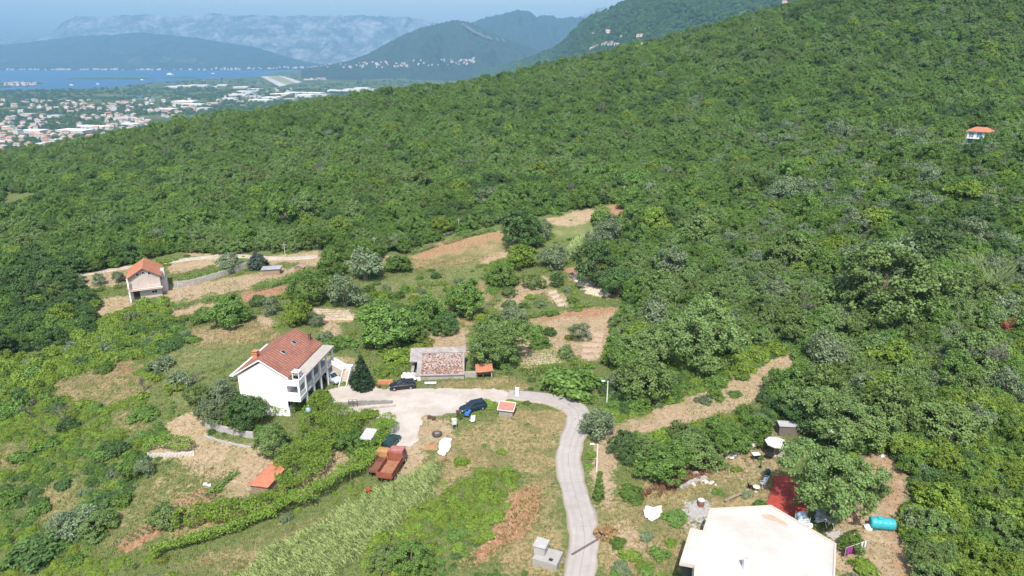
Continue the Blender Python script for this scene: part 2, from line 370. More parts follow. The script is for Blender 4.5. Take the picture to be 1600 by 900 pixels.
def build_ground():
    nx, ny = len(GX), len(GY)
    co = np.stack([_gx, _gy, GZ], -1).reshape(-1, 3)
    i, j = np.meshgrid(np.arange(nx - 1), np.arange(ny - 1), indexing='ij'); a = (i * ny + j).ravel()
    q = np.stack([a, a + ny, a + ny + 1, a + 1], -1)
    mk = {k: v.ravel() for k, v in MASK.items()}
    m, nt, p = new_mat('ground'); c3 = coords(nt)
    n1 = noise(nt, c3, 0.25, 6, .6); n2 = noise(nt, c3, 2.2, 5, .65); n4 = noise(nt, c3, 0.7, 4, .6)
    A = lambda k: nd(nt, 'Attribute', attribute_name=k).outputs['Fac']
    green = mixc(nt, n1, (0.060, 0.095, 0.024), (0.105, 0.145, 0.042)); green = mixc(nt, ramp(nt, n2, (.35, 0), (.7, 1)), green, (0.15, 0.165, 0.065))
    dry = ramp(nt, n2, (.3, (0.16, 0.125, 0.06)), (.5, (0.27, 0.21, 0.105)), (.72, (0.36, 0.29, 0.16)))
    dry = mixc(nt, ramp(nt, n1, (.45, 0), (.62, .75)), dry, (0.12, 0.13, 0.05))
    soil = ramp(nt, n2, (.3, (0.24, 0.175, 0.105)), (.55, (0.35, 0.265, 0.17)), (.75, (0.44, 0.35, 0.24)))
    soil = mixc(nt, ramp(nt, n1, (.52, 0), (.68, .7)), soil, (0.20, 0.18, 0.085))
    red = ramp(nt, n2, (.3, (0.19, 0.105, 0.06)), (.55, (0.33, 0.19, 0.115)), (.75, (0.44, 0.29, 0.19)))
    lush = ramp(nt, n2, (.3, (0.085, 0.12, 0.04)), (.7, (0.17, 0.20, 0.075)))
    lush = mixc(nt, ramp(nt, n1, (.45, 0), (.65, .6)), lush, (0.26, 0.22, 0.11))
    grey = ramp(nt, n2, (.3, (0.26, 0.24, 0.23)), (.7, (0.42, 0.40, 0.38)))
    c = green
    for k, v in (('lush', lush), ('dry', dry), ('soil', soil), ('red', red), ('grey', grey)):
        f = mth(nt, 'ADD', A(k), mth(nt, 'MULTIPLY', mth(nt, 'SUBTRACT', n2, .5), .9))
        f = nd(nt, 'MapRange', interpolation_type='SMOOTHSTEP'); nt.links.new(A(k), f.inputs[0])
        # break the border up with noise
        s = mth(nt, 'ADD', A(k), mth(nt, 'ADD', mth(nt, 'MULTIPLY', mth(nt, 'SUBTRACT', n2, .5), 1.3), mth(nt, 'MULTIPLY', mth(nt, 'SUBTRACT', n4, .5), 1.2))); nt.links.new(s, f.inputs[0])
        f.inputs[1].default_value = .28; f.inputs[2].default_value = .66
        c = mixc(nt, f.outputs[0], c, v)
    nt.links.new(c, p.inputs['Base Color']); p.inputs['Roughness'].default_value = 0.95; p.inputs['Specular IOR Level'].default_value = 0.1
    bump(nt, p, n2, .25, .7)
    me = np_mesh('ground', co, q, m, smooth=True, attrs={k: ('POINT', 'FLOAT', v) for k, v in mk.items()})
    tag(link('ground', me), kind='structure')
build_ground()

# ------------------------------------------------------------------ roads and hard standing, slabs laid on the ground
def ribbon(name, line, width, mat, lift=0.09, step=0.7, kerb=0.5):
    """line: world (x, y) points; a slab that follows the land"""
    pts = [Vector((p[0], p[1])) for p in line]
    d = [0]
    for a, b in zip(pts[:-1], pts[1:]): d.append(d[-1] + (b - a).length)
    t = np.arange(0, d[-1], step); xs = np.interp(t, d, [p.x for p in pts]); ys = np.interp(t, d, [p.y for p in pts])
    for _ in range(int(16 / step)):                           # round the corners
        xs[1:-1] = (xs[:-2] + 2 * xs[1:-1] + xs[2:]) / 4; ys[1:-1] = (ys[:-2] + 2 * ys[1:-1] + ys[2:]) / 4
    tx = np.gradient(xs); ty = np.gradient(ys); L = np.hypot(tx, ty); nx_, ny_ = -ty / L, tx / L
    w = np.interp(t, np.linspace(0, d[-1], len(width)) if len(width) != len(d) else d, width) if hasattr(width, '__len__') else np.full(len(t), width)
    k = 9; V = []; n = len(t)
    for i in range(n):
        row = []
        for s in np.linspace(-.5, .5, k):
            jit = (vnoise(xs[i] + s * 50, ys[i], 1.5) - .5) * .5 if abs(s) == .5 else 0
            x = xs[i] + nx_[i] * (s * w[i] + jit); y = ys[i] + ny_[i] * (s * w[i] + jit)
            row.append((x, y, float(H(x, y)) + lift))
        V += [(row[0][0], row[0][1], row[0][2] - kerb)] + row + [(row[-1][0], row[-1][1], row[-1][2] - kerb)]
    kk = k + 2; F = [(i * kk + j, i * kk + j + 1, (i + 1) * kk + j + 1, (i + 1) * kk + j) for i in range(n - 1) for j in range(kk - 1)]
    F = [f[::-1] for f in F]
    o = tag(mesh_obj(name, V, F, mat, smooth=True), kind='structure'); me = o.data
    for nm, arr in (('along', np.repeat(t[:n], kk)), ('across', np.tile([-1] + list(np.linspace(-1, 1, k)) + [1], n))):
        a = me.attributes.new(nm, 'FLOAT', 'POINT'); a.data.foreach_set('value', np.asarray(arr, np.float32))
    return o
def wpx(pts): return [tuple(gp(*p)[:2]) for p in pts]
def road_mat():
    m, nt, p = new_mat('worn_concrete'); co = coords(nt); al = nd(nt, 'Attribute', attribute_name='along').outputs['Fac']; ac = nd(nt, 'Attribute', attribute_name='across').outputs['Fac']
    n1 = noise(nt, co, .8, 6, .65); n2 = noise(nt, co, 6, 4, .7)
    c = ramp(nt, n1, (.3, (0.305, 0.275, 0.255)), (.7, (0.40, 0.365, 0.345))); c = mixc(nt, ramp(nt, n2, (.3, .3), (.7, 0)), c, (0.24, 0.215, 0.195))
    bay = mth(nt, 'FLOOR', mth(nt, 'DIVIDE', al, 9.1)); wn_ = nd(nt, 'TexWhiteNoise', noise_dimensions='1D'); nt.links.new(bay, wn_.inputs['W'])      # cast in bays
    c = mixc(nt, mth(nt, 'MULTIPLY', wn_.outputs['Value'], .3), c, (0.43, 0.395, 0.37))
    j = mth(nt, 'ABSOLUTE', mth(nt, 'SUBTRACT', mth(nt, 'FRACT', mth(nt, 'DIVIDE', al, 9.1)), .5)); c = mixc(nt, ramp(nt, j, (.488, 0), (.496, .25)), c, (0.2, 0.175, 0.155))
    w = mth(nt, 'ABSOLUTE', mth(nt, 'ADD', ac, mth(nt, 'MULTIPLY', mth(nt, 'SUBTRACT', n1, .5), .25)))
    c = mixc(nt, ramp(nt, mth(nt, 'ABSOLUTE', mth(nt, 'SUBTRACT', w, .48)), (.0, .32), (.16, 0)), c, (0.26, 0.24, 0.225))                         # wheel tracks
    c = mixc(nt, ramp(nt, mth(nt, 'ADD', w, mth(nt, 'MULTIPLY', mth(nt, 'SUBTRACT', n2, .5), .5)), (.78, 0), (.98, .85)), c, (0.28, 0.23, 0.15))                                                                       # earth on the verges
    c = mixc(nt, ramp(nt, w, (.012, .5), (.03, 0)), c, (0.16, 0.14, 0.12))
    nt.links.new(c, p.inputs['Base Color']); p.inputs['Roughness'].default_value = .92; bump(nt, p, n2, .02, .4); return m
concrete = road_mat() if True else surf('concrete_road', (0.37, 0.345, 0.33), .12, .7, .9, (0.25, 0.22, 0.19), .35, .6)
ROADL = [(903,910),(912,870),(916,835),(906,795),(893,755),(886,715),(893,685),(905,662),(908,645),(893,630),(860,623),(825,619),(790,616)]
ribbon('road', wpx(ROADL), [3.6,3.6,3.7,3.7,3.6,3.6,3.7,3.9,4.3,4.5,4.0,3.7,3.5], concrete)
YARD = [(500,612),(545,600),(575,603),(600,606),(650,607),(680,606),(770,608),(800,612),(812,618),(795,627),(757,640),(725,648),(700,650),(660,652),(655,690),(640,702),(612,700),(600,690),(612,660),(570,652),(503,648)]
def pad(name, poly_px, mat, lift=0.07, cell=0.3, kerb=.4):
    w = np.array([gp(*p)[:2] for p in poly_px]); poly = [tuple(a) for a in w]
    xs = np.arange(w[:, 0].min() - 1, w[:, 0].max() + 1, cell); ys = np.arange(w[:, 1].min() - 1, w[:, 1].max() + 1, cell)
    X, Y = np.meshgrid(xs, ys, indexing='ij'); jx = (fbm(X, Y, 1.8, 2) - .5) * 1.2
    ins = in_poly(X + jx, Y + jx, poly); idx = {}; V = []; F = []
    def vid(i, j):
        if (i, j) not in idx: idx[(i, j)] = len(V); V.append((xs[i], ys[j], float(H(xs[i], ys[j])) + lift))
        return idx[(i, j)]
    for i in range(len(xs) - 1):
        for j in range(len(ys) - 1):
            if ins[i, j] and ins[i + 1, j] and ins[i, j + 1] and ins[i + 1, j + 1]: F.append((vid(i, j), vid(i + 1, j), vid(i + 1, j + 1), vid(i, j + 1)))
    return tag(mesh_obj(name, V, F, mat), kind='structure')
pad('courtyard_pavement', YARD, surf('pale_concrete', (0.44, 0.395, 0.355), .1, .5, .9, (0.31, 0.26, 0.205), .22, .75))
ribbon('dirt_track', wpx([(112,432),(160,424),(205,417),(255,410),(320,402),(365,399),(420,404),(460,404),(500,400)]), 3.0, surf('pale_dirt', (0.42, 0.36, 0.29), .2, .8, .95, (0.25, 0.22, 0.13), .3, .6))

# ================================================================== FAR LAND
def rockscrub(name, green, rock, lo, hi, scale, detail_scale):
    m, nt, p = new_mat(name); co = coords(nt)
    f = mth(nt, 'ADD', mth(nt, 'MULTIPLY', noise(nt, co, scale, 6, .62), .6), mth(nt, 'MULTIPLY', noise(nt, co, detail_scale, 4, .7), .4))
    g = mixc(nt, noise(nt, co, detail_scale * 1.7, 3), [c * .55 for c in green], [c * 1.45 for c in green])
    c = mixc(nt, ramp(nt, f, (lo, 0), (hi, 1)), g, rock); nt.links.new(c, p.inputs['Base Color']); p.inputs['Roughness'].default_value = 1; p.inputs['Specular IOR Level'].default_value = 0
    return m
MOUNT = {}
def mountain(name, prof, Yr, Yf, back, zf, mat, rough=.16, nscale=900, ncol=260, nrow=70, tree=0.0, shape=1.25):
    px = np.array([p[0] for p in prof], float); py = np.array([p[1] for p in prof], float)
    c = np.linspace(px[0], px[-1], ncol); top = np.interp(c, px, py)
    f = lambda v: np.interp(c, [a for a, _ in v], [b for _, b in v]) if hasattr(v, '__len__') else np.full(ncol, float(v))
    yr, yf = f(Yr), f(Yf)
    rid = at_y(c, top, yr); zr = rid[:, 2]
    v = np.concatenate([np.linspace(0, 1, nrow), np.linspace(1, 0, 14)[1:]])
    sgn = np.concatenate([np.zeros(nrow), np.ones(13)])
    Yg = np.where(sgn[None] == 0, yf[:, None] + (yr - yf)[:, None] * v[None], yr[:, None] + (1 - v[None]) * back)
    kx = ray(c, top); kx = (kx[:, 0] / kx[:, 1])[:, None]
    Xg = kx * yr[:, None] + 0 * Yg; Xg = kx * Yg
    amp = np.sin(np.pi * np.clip(v, 0, 1))[None] * (zr - zf)[:, None] * rough * 2
    ridged = 1 - np.abs(fbm(Xg, Yg * .55, nscale, 5) * 2 - 1) * 1.6
    Z = zf + (zr - zf)[:, None] * v[None] ** shape + amp * (ridged - .55)
    near = np.clip((1 - v[None]) * 6, 0, 1)
    Z += tree * (fbm(Xg, Yg, 30, 3) - .5) * near
    Z += (fbm(c * 13, c * 0, 40, 4) - .5)[:, None] * (zr - zf)[:, None] * .07 * np.clip((v[None] - .75) * 4, 0, 1)
    co = np.stack([Xg, Yg, Z], -1); nx, ny = Z.shape
    i, j = np.meshgrid(np.arange(nx - 1), np.arange(ny - 1), indexing='ij'); a = (i * ny + j).ravel()
    me = np_mesh(name, co.reshape(-1, 3), np.stack([a, a + ny, a + ny + 1, a + 1], -1), mat, smooth=True)
    o = tag(link(name, me), kind='structure'); MOUNT[o.name] = (c, co, nrow); return o
def on_mountain(key, px, py):
    c, co, nrow = MOUNT[key]; i = int(np.clip(np.searchsorted(c, px), 0, len(c) - 1)); best = None
    X, Y, Z = co[i, :nrow, 0], co[i, :nrow, 1], co[i, :nrow, 2]; a, b, _ = project(X, Y, Z)
    for k in range(1, nrow):
        if b[k] <= py:
            t = (b[k - 1] - py) / max(1e-6, b[k - 1] - b[k]); t = min(1, max(0, t)); return Vector((X[k - 1] + (X[k] - X[k - 1]) * t, Y[k - 1] + (Y[k] - Y[k - 1]) * t, Z[k - 1] + (Z[k] - Z[k - 1]) * t))
    return Vector((X[-1], Y[-1], Z[-1]))
KARST = rockscrub('karst_rock', (0.06, 0.075, 0.06), (0.27, 0.26, 0.245), .44, .64, .0030, .012)
SCRUB = rockscrub('mountain_scrub', (0.035, 0.052, 0.036), (0.22, 0.21, 0.19), .58, .76, .0016, .010)
SCRUB2 = rockscrub('hill_scrub', (0.036, 0.054, 0.034), (0.26, 0.23, 0.19), .60, .74, .004, .02)
WOODY = rockscrub('wooded_slope', (0.05, 0.09, 0.025), (0.22, 0.19, 0.12), .68, .8, .01, .09)
mountain('mountain', [(-260,66),(-60,64),(0,62),(60,60),(78,54),(95,36),(120,25),(160,27),(190,24),(230,22),(270,27),(330,20),(370,25),(400,23),(440,26),(470,24),(520,25),(560,24),(600,26),(640,27),(670,33),(720,45),(800,70)], 12800, 11000, 900, 0, KARST, .2, 800, 420, 110)
mountain('mountain', [(-260,72),(0,70),(40,66),(75,62),(120,56),(180,54),(215,50),(240,53),(300,58),(350,66),(400,74),(440,86),(480,97),(530,103),(580,106)], 10600, 8350, 1500, 0, SCRUB, .2, 600, 320, 90)
mountain('mountain', [(860,40),(900,30),(925,17),(945,10),(962,20),(1000,40)], 12600, 10800, 900, 0, KARST, .1, 900, 60, 30)
mountain('mountain', [(660,75),(700,52),(735,36),(760,27),(790,20),(810,15),(830,18),(838,26),(860,23),(872,28),(890,26),(908,27),(940,36),(1000,50)], 8800, 7000, 1500, 0, SCRUB, .22, 500, 280, 90)
mountain('mountain', [(470,108),(510,102),(545,95),(575,84),(600,70),(625,57),(650,46),(690,35),(715,30),(735,35),(760,48),(790,60),(830,74),(880,90),(930,100)], 6900, 5400, 1200, 0, SCRUB2, .24, 380, 320, 100)
mountain('hillside', [(740,116),(790,104),(830,90),(865,76),(885,62),(900,45),(925,25),(950,15),(975,5),(1000,-3),(1060,-22),(1150,-45),(1350,-80),(1750,-130)],
  [(740,6200),(830,4700),(900,3800),(1000,3200),(1340,2600),(1750,2400)], [(740,5200),(830,3700),(900,2700),(1000,2000),(1340,1500),(1750,1350)], 900, 20, WOODY, .13, 330, 420, 130, tree=16, shape=1.1)
HILL = 'hillside'
# pale scar on the middle mountain: bare rock slides, sheets lying on the slope
def on_slope_patch(name, key, px_poly, mat, lift):
    P = [on_mountain(key, *p) + Vector((0, -lift, lift)) for p in px_poly]
    n = len(P) // 2; V = []; 
    for i in range(n):
        a, b = P[i], P[-1 - i]
        for t in np.linspace(0, 1, 5): 
            q = a.lerp(b, t); V.append(tuple(q))
    F = [(i * 5 + j, i * 5 + j + 1, (i + 1) * 5 + j + 1, (i + 1) * 5 + j) for i in range(n - 1) for j in range(4)]
    return tag(mesh_obj(name, V, F, mat), kind='structure')

SCAR = surf('bare_rock_slide', (0.15, 0.135, 0.11), .45, .02, dirt=(0.06, 0.075, 0.04), dirt_scale=.02, dirt_amt=.8)
for q in ([(720,39),(727,45),(738,52),(746,56),(748,54),(740,49),(730,42),(722,38)], [(744,54),(752,59),(760,63),(764,62),(756,57),(747,52)], [(757,58),(766,64),(771,66),(769,62),(760,57)], [(774,61),(778,67),(780,67),(777,60)], [(782,62),(787,68),(790,68),(785,61)]):
    on_slope_patch('rock_slide', 'mountain.004', q, SCAR, 10)
# plain, bay, islets
SHORE = [(-500,143),(-200,142),(0,141),(60,140),(110,139),(165,137),(195,134),(215,130),(262,127),(300,124),(340,122),(400,120),(412,117),(440,112),(480,109),(540,107),(700,106),(900,104),(1300,100)]
def plain_z(x, y): return 3 + (fbm(np.asarray(x), np.asarray(y), 260, 4) - .4) * 16 * np.clip((5000 - np.asarray(y)) / 1500, .1, 1)
def build_plain():
    c = np.linspace(-500, 1300, 400); sy = np.interp(c, [p[0] for p in SHORE], [p[1] for p in SHORE]) + (fbm(c, c * 0, 25, 3) - .5) * 1.5
    far = at_z(c, sy, 3.0); k = far[:, 0] / far[:, 1]; v = np.linspace(0, 1, 70) ** 1.6
    Y = 1100 + (far[:, 1] - 1100)[:, None] * v[None]; X = k[:, None] * Y
    Z = 3 + (plain_z(X, Y) - 3) * np.clip((far[:, 1][:, None] - Y) / 600, 0, 1)
    Z[:, -1] = 1.0
    co = np.stack([X, Y, Z], -1); nx, ny = Z.shape
    co = np.concatenate([co, co[:, -1:] + np.array([0, 8, -9])], 1); ny += 1
    i, j = np.meshgrid(np.arange(nx - 1), np.arange(ny - 1), indexing='ij'); a = (i * ny + j).ravel()
    m, nt, p = new_mat('plain'); c3 = coords(nt)
    col = ramp(nt, noise(nt, c3, .006, 5, .6), (.35, (0.05, 0.085, 0.03)), (.5, (0.09, 0.12, 0.045)), (.62, (0.16, 0.16, 0.075)), (.72, (0.28, 0.24, 0.15)))
    col = mixc(nt, ramp(nt, noise(nt, c3, .03, 4), (.4, .55), (.6, 0)), col, (0.04, 0.065, 0.025)); nt.links.new(col, p.inputs['Base Color']); p.inputs['Specular IOR Level'].default_value = 0
    me = np_mesh('plain', co.reshape(-1, 3), np.stack([a, a + ny, a + ny + 1, a + 1], -1), m, smooth=True); tag(link('plain', me), kind='structure')
    return c, k, far
build_plain()
m, nt, p = new_mat('sea_water'); c3 = coords(nt)
nt.links.new(mixc(nt, noise(nt, c3, .002, 4), (0.004, 0.055, 0.13), (0.008, 0.075, 0.16)), p.inputs['Base Color']); p.inputs['Roughness'].default_value = .35; p.inputs['Specular IOR Level'].default_value = .3
bump(nt, p, noise(nt, c3, .03, 3), 2, .25)
tag(mesh_obj('sea', [(-11500, 3000, 0), (11500, 3000, 0), (11500, 14000, 0), (-11500, 14000, 0)], [(0, 1, 2, 3)], m), kind='structure')
def islet(name, cx, cy, rx_px, depth, h):
    c = at_z(cx, cy, 0); r = abs(at_z(cx + rx_px, cy, 0)[0] - c[0]); V = [(c[0], c[1], h)]; n = 40; F = []
    for k, (s, z) in enumerate(((.5, .85), (.85, .45), (1, -.3))):
        for j in range(n):
            a = 2 * math.pi * j / n; w = s * (.8 + .4 * vnoise(math.cos(a) * 3 + cx, math.sin(a) * 3, 1)); V.append((c[0] + r * w * math.cos(a), c[1] + depth * w * math.sin(a), h * z))
    F = [(0, 1 + j, 1 + (j + 1) % n) for j in range(n)] + [(1 + k * n + j, 1 + (k + 1) * n + j, 1 + (k + 1) * n + (j + 1) % n, 1 + k * n + (j + 1) % n) for k in range(2) for j in range(n)]
    tag(mesh_obj(name, V, F, WOODY, smooth=True), kind='structure')
islet('island', 30, 131.5, 34, 170, 14); islet('island', 175, 123.5, 66, 150, 10); islet('island', 285, 122, 30, 110, 9); islet('island', -20, 137, 40, 120, 8)
def far_sheet(name, pts, mat, z=5.0):
    P = [at_z(a, b, z + .6) for a, b in pts]; return tag(mesh_obj(name, [tuple(q) for q in P], [tuple(range(len(P)))], mat), kind='structure')
far_sheet('airfield_grass', [(436,135),(472,128),(440,118),(405,119.5)], surf('airfield_grass', (0.24, 0.24, 0.13), .2, .004))
far_sheet('runway', [(437,135.5),(448,133),(416,119),(409,119.5)], surf('runway_asphalt', (0.42, 0.40, 0.38), .1, .01), 5.6)
far_sheet('taxiway', [(463,130.2),(472,128),(440,118),(435,118.2)], surf('runway_asphalt', (0.42, 0.40, 0.38), .1, .01), 5.6)
far_sheet('bare_field', [(473,125.5),(510,124.5),(509,121.2),(478,121.5)], surf('bare_field', (0.42, 0.34, 0.26), .1, .004))

# the air
def build_haze():
    m = bpy.data.materials.new('haze'); m.use_nodes = True; nt = m.node_tree; nt.nodes.clear()
    o = nt.nodes.new('ShaderNodeOutputMaterial'); v = nt.nodes.new('ShaderNodeVolumePrincipled'); nt.links.new(v.outputs[0], o.inputs['Volume'])
    v.inputs['Color'].default_value = (0.31, 0.63, 0.97, 1); v.inputs['Density'].default_value = HAZE; v.inputs['Anisotropy'].default_value = 0.0
    b = MB().box(-14000, 14000, -400, 14600, -11, 960); tag(b.build('haze', m), kind='stuff')
HAZE = 9.0e-5
# ================================================================== LEAVES AND CROWNS
def leaf_mat(name, cols, trans=.33, rough=.55, spec=.25, sat_var=.35):
    """cols: three greens; picked per plant by chance, by place and per leaf"""
    m = bpy.data.materials.new(name); m.use_nodes = True; nt = m.node_tree; nt.nodes.clear()
    o = nd(nt, 'OutputMaterial'); p = nd(nt, 'BsdfPrincipled'); t = nd(nt, 'BsdfTranslucent'); mx = nd(nt, 'MixShader')
    oi = nd(nt, 'ObjectInfo'); at = nd(nt, 'Attribute', attribute_name='leaf').outputs['Fac']
    pn = nd(nt, 'TexNoise'); pn.inputs['Scale'].default_value = .03; pn.inputs['Detail'].default_value = 3; nt.links.new(oi.outputs['Location'], pn.inputs['Vector'])
    f = mth(nt, 'ADD', mth(nt, 'MULTIPLY', oi.outputs['Random'], .6), mth(nt, 'MULTIPLY', pn.outputs['Fac'], .55))
    c = ramp(nt, f, (.15, cols[0]), (.5, cols[1]), (.9, cols[2]))
    k = nd(nt, 'MapRange'); nt.links.new(at, k.inputs[0]); k.inputs[3].default_value = 1 - sat_var; k.inputs[4].default_value = 1 + sat_var
    hs = nd(nt, 'HueSaturation'); nt.links.new(c, hs.inputs['Color']); nt.links.new(k.outputs[0], hs.inputs['Value'])
    hv = nd(nt, 'MapRange'); nt.links.new(oi.outputs['Random'], hv.inputs[0]); hv.inputs[3].default_value = .485; hv.inputs[4].default_value = .515; nt.links.new(hv.outputs[0], hs.inputs['Hue'])
    c = hs.outputs[0]
    nt.links.new(c, p.inputs['Base Color']); p.inputs['Roughness'].default_value = rough; p.inputs['Specular IOR Level'].default_value = spec
    nt.links.new(mixc(nt, .5, c, (0.15, 0.23, 0.03)), t.inputs['Color']); mx.inputs[0].default_value = trans
    nt.links.new(p.outputs[0], mx.inputs[1]); nt.links.new(t.outputs[0], mx.inputs[2]); nt.links.new(mx.outputs[0], o.inputs['Surface'])
    return m
LM = {
 'broad': leaf_mat('broad_leaves', [(0.081, 0.157, 0.030), (0.125, 0.219, 0.046), (0.178, 0.281, 0.065)]),
 'dark': leaf_mat('dark_leaves', [(0.059, 0.114, 0.036), (0.083, 0.150, 0.046), (0.114, 0.190, 0.056)]),
 'olive': leaf_mat('olive_leaves', [(0.107, 0.155, 0.076), (0.140, 0.190, 0.097), (0.181, 0.235, 0.126)], .12),
 'oak': leaf_mat('oak_leaves', [(0.095, 0.158, 0.043), (0.135, 0.209, 0.060), (0.180, 0.254, 0.080)], .2),
 'bright': leaf_mat('bright_leaves', [(0.131, 0.210, 0.032), (0.180, 0.273, 0.040), (0.240, 0.326, 0.055)], .35),
 'yellow': leaf_mat('yellowing_leaves', [(0.13, 0.16, 0.03), (0.18, 0.20, 0.04), (0.24, 0.24, 0.06)], .3),
 'pine': leaf_mat('conifer_needles', [(0.014, 0.036, 0.014), (0.02, 0.046, 0.018), (0.028, 0.056, 0.02)], .05),
 'bluepine': leaf_mat('blue_conifer_needles', [(0.05, 0.075, 0.06), (0.06, 0.085, 0.07), (0.07, 0.095, 0.08)], .05),
 'bramble': leaf_mat('bramble_leaves', [(0.11, 0.185, 0.030), (0.15, 0.235, 0.038), (0.20, 0.28, 0.05)], .3),
 'vine': leaf_mat('vine_leaves', [(0.13, 0.225, 0.030), (0.17, 0.275, 0.038), (0.215, 0.32, 0.05)], .35),
 'reed': leaf_mat('reed_leaves', [(0.31, 0.41, 0.15), (0.38, 0.48, 0.20), (0.46, 0.54, 0.25)], .3),
 'slopereed': leaf_mat('slope_reed_leaves', [(0.20, 0.28, 0.11), (0.25, 0.33, 0.14), (0.30, 0.38, 0.18)], .3),
 'grass': leaf_mat('grass_blades', [(0.14, 0.19, 0.05), (0.20, 0.24, 0.075), (0.28, 0.28, 0.11)], .3),
 'straw': leaf_mat('straw_blades', [(0.22, 0.18, 0.08), (0.32, 0.26, 0.13), (0.42, 0.35, 0.19)], .2),
 'brown': leaf_mat('withered_leaves', [(0.22, 0.11, 0.05), (0.30, 0.17, 0.08), (0.38, 0.25, 0.13)], .2),
 'rustweed': leaf_mat('rusty_weeds', [(0.17, 0.085, 0.055), (0.24, 0.13, 0.08), (0.33, 0.21, 0.13)], .1),
 'twig': leaf_mat('bare_twigs', [(0.16, 0.145, 0.125), (0.22, 0.20, 0.175), (0.28, 0.25, 0.22)], 0),
 'rust': leaf_mat('rusty_leaves', [(0.16, 0.06, 0.03), (0.22, 0.09, 0.045), (0.28, 0.13, 0.07)], .1),
}
BARK = surf('bark', (0.16, 0.125, 0.09), .35, 6, .95)
GREYBARK = surf('grey_bark', (0.26, 0.24, 0.21), .3, 6, .95)

def leaf_quads(rng, pos, out, size, align=.55, up=.42, aspect=1.7):
    """one quad per position, turned roughly outwards"""
    n = len(pos); nrm = out * align + rng.normal(size=(n, 3)) * .55 + np.array([0, 0, up]); nrm /= np.linalg.norm(nrm, axis=1, keepdims=True)
    t = np.cross(nrm, rng.normal(size=(n, 3))); t /= np.linalg.norm(t, axis=1, keepdims=True) + 1e-9; b = np.cross(nrm, t)
    s = size * rng.uniform(.65, 1.35, (n, 1)); L = t * s * aspect * .5; W = b * s * .5
    co = np.stack([pos - L, pos + W * .9, pos + L, pos - W * .9], 1).reshape(-1, 3)
    return co, np.arange(n * 4).reshape(n, 4)
def crown_mesh(name, seed, mat, lobes, n_clump=70, per=38, leaf=.095, clump=.17, flat=.75, jitter=.08):
    """lobes: (x, y, z, r); clumps of leaves sit on the lobes' surfaces"""
    rng = np.random.RandomState(seed); lb = np.array(lobes, float); w = lb[:, 3] ** 2; w /= w.sum(); C = []; O = []
    while len(C) < n_clump:
        k = rng.choice(len(lb), p=w); d = rng.normal(size=3); d /= np.linalg.norm(d)
        if d[2] < -.35 and rng.rand() < .75: continue
        p = lb[k, :3] + d * lb[k, 3] * rng.uniform(.82, 1.06)
        if p[2] < .05: continue
        dist = np.linalg.norm(lb[:, :3] - p, axis=1) / lb[:, 3]; dist[k] = 9
        if dist.min() < .78: continue
        C.append(p); O.append(d)
    C = np.array(C); O = np.array(O); cr = rng.rand(len(C))
    kk = np.repeat(np.arange(len(C)), per); off = rng.normal(size=(len(kk), 3)) * clump * np.array([.62, .62, .62 * flat])
    pos = C[kk] + off; out = O[kk] + off * 2.0
    co, q = leaf_quads(rng, pos, out, leaf)
    va = np.clip(cr[kk] * .55 + rng.rand(len(kk)) * .45, 0, 1)
    return np_mesh(name, co, q, mat, attrs={'leaf': ('FACE', 'FLOAT', va)})
def dome_lobes(seed, n, rad=(.38, .55), h=1.0, z0=.45, spread=.62):
    r = np.random.RandomState(seed); out = [(0, 0, z0 + h * .42, .58)]
    for k in range(n):
        a = 2 * math.pi * (k + r.uniform(-.55, .55)) / n; s = spread * r.uniform(.5, 1.22); out.append((s * math.cos(a), s * math.sin(a), z0 + h * r.uniform(-.05, .68), r.uniform(rad[0] * .8, rad[1] * 1.06)))
    for k in range(3): out.append((r.uniform(-.3, .3), r.uniform(-.3, .3), z0 + h * r.uniform(.55, .85), r.uniform(.34, .46)))
    return out
def cone_lobes(n=16, h=3.0, r0=.85):
    out = []
    for k in range(n):
        t = k / (n - 1); q = 1 - t * .8; out.append((.13 * q * math.sin(k * 2.4), .13 * q * math.cos(k * 3.1), .25 + t * (h - .35), max(.10, r0 * (1 - t) ** .85 * (.86 + .26 * ((k * 7) % 5) / 4))))
    return out
def trunk_mesh(name, seed, top=1.0, r=.085, limbs=4, mat=None, spread=.5):
    rg = random.Random(seed); b = MB(); p = Vector((0, 0, -.15)); q = Vector((rg.uniform(-.05, .05), rg.uniform(-.05, .05), top * .5))
    b.cyl(p, q, r * 1.25, r * .85, 8); b.cyl(q, (q.x * 1.5, q.y * 1.5, top), r * .85, r * .4, 7)
    for k in range(limbs):
        a = 2 * math.pi * (k + rg.uniform(-.3, .3)) / limbs; s = spread * rg.uniform(.7, 1.1)
        e = Vector((q.x + s * math.cos(a), q.y + s * math.sin(a), top * rg.uniform(.75, 1.1))); b.cyl(q + Vector((0, 0, rg.uniform(-.12, .1))), e, r * .5, r * .22, 6)
        b.cyl(e, e + Vector((.18 * math.cos(a + .5), .18 * math.sin(a + .5), .22)), r * .22, r * .08, 5)
    me = bpy.data.meshes.new(name); me.from_pydata(b.v, [], b.f); me.materials.append(mat or BARK); me.update(); return me
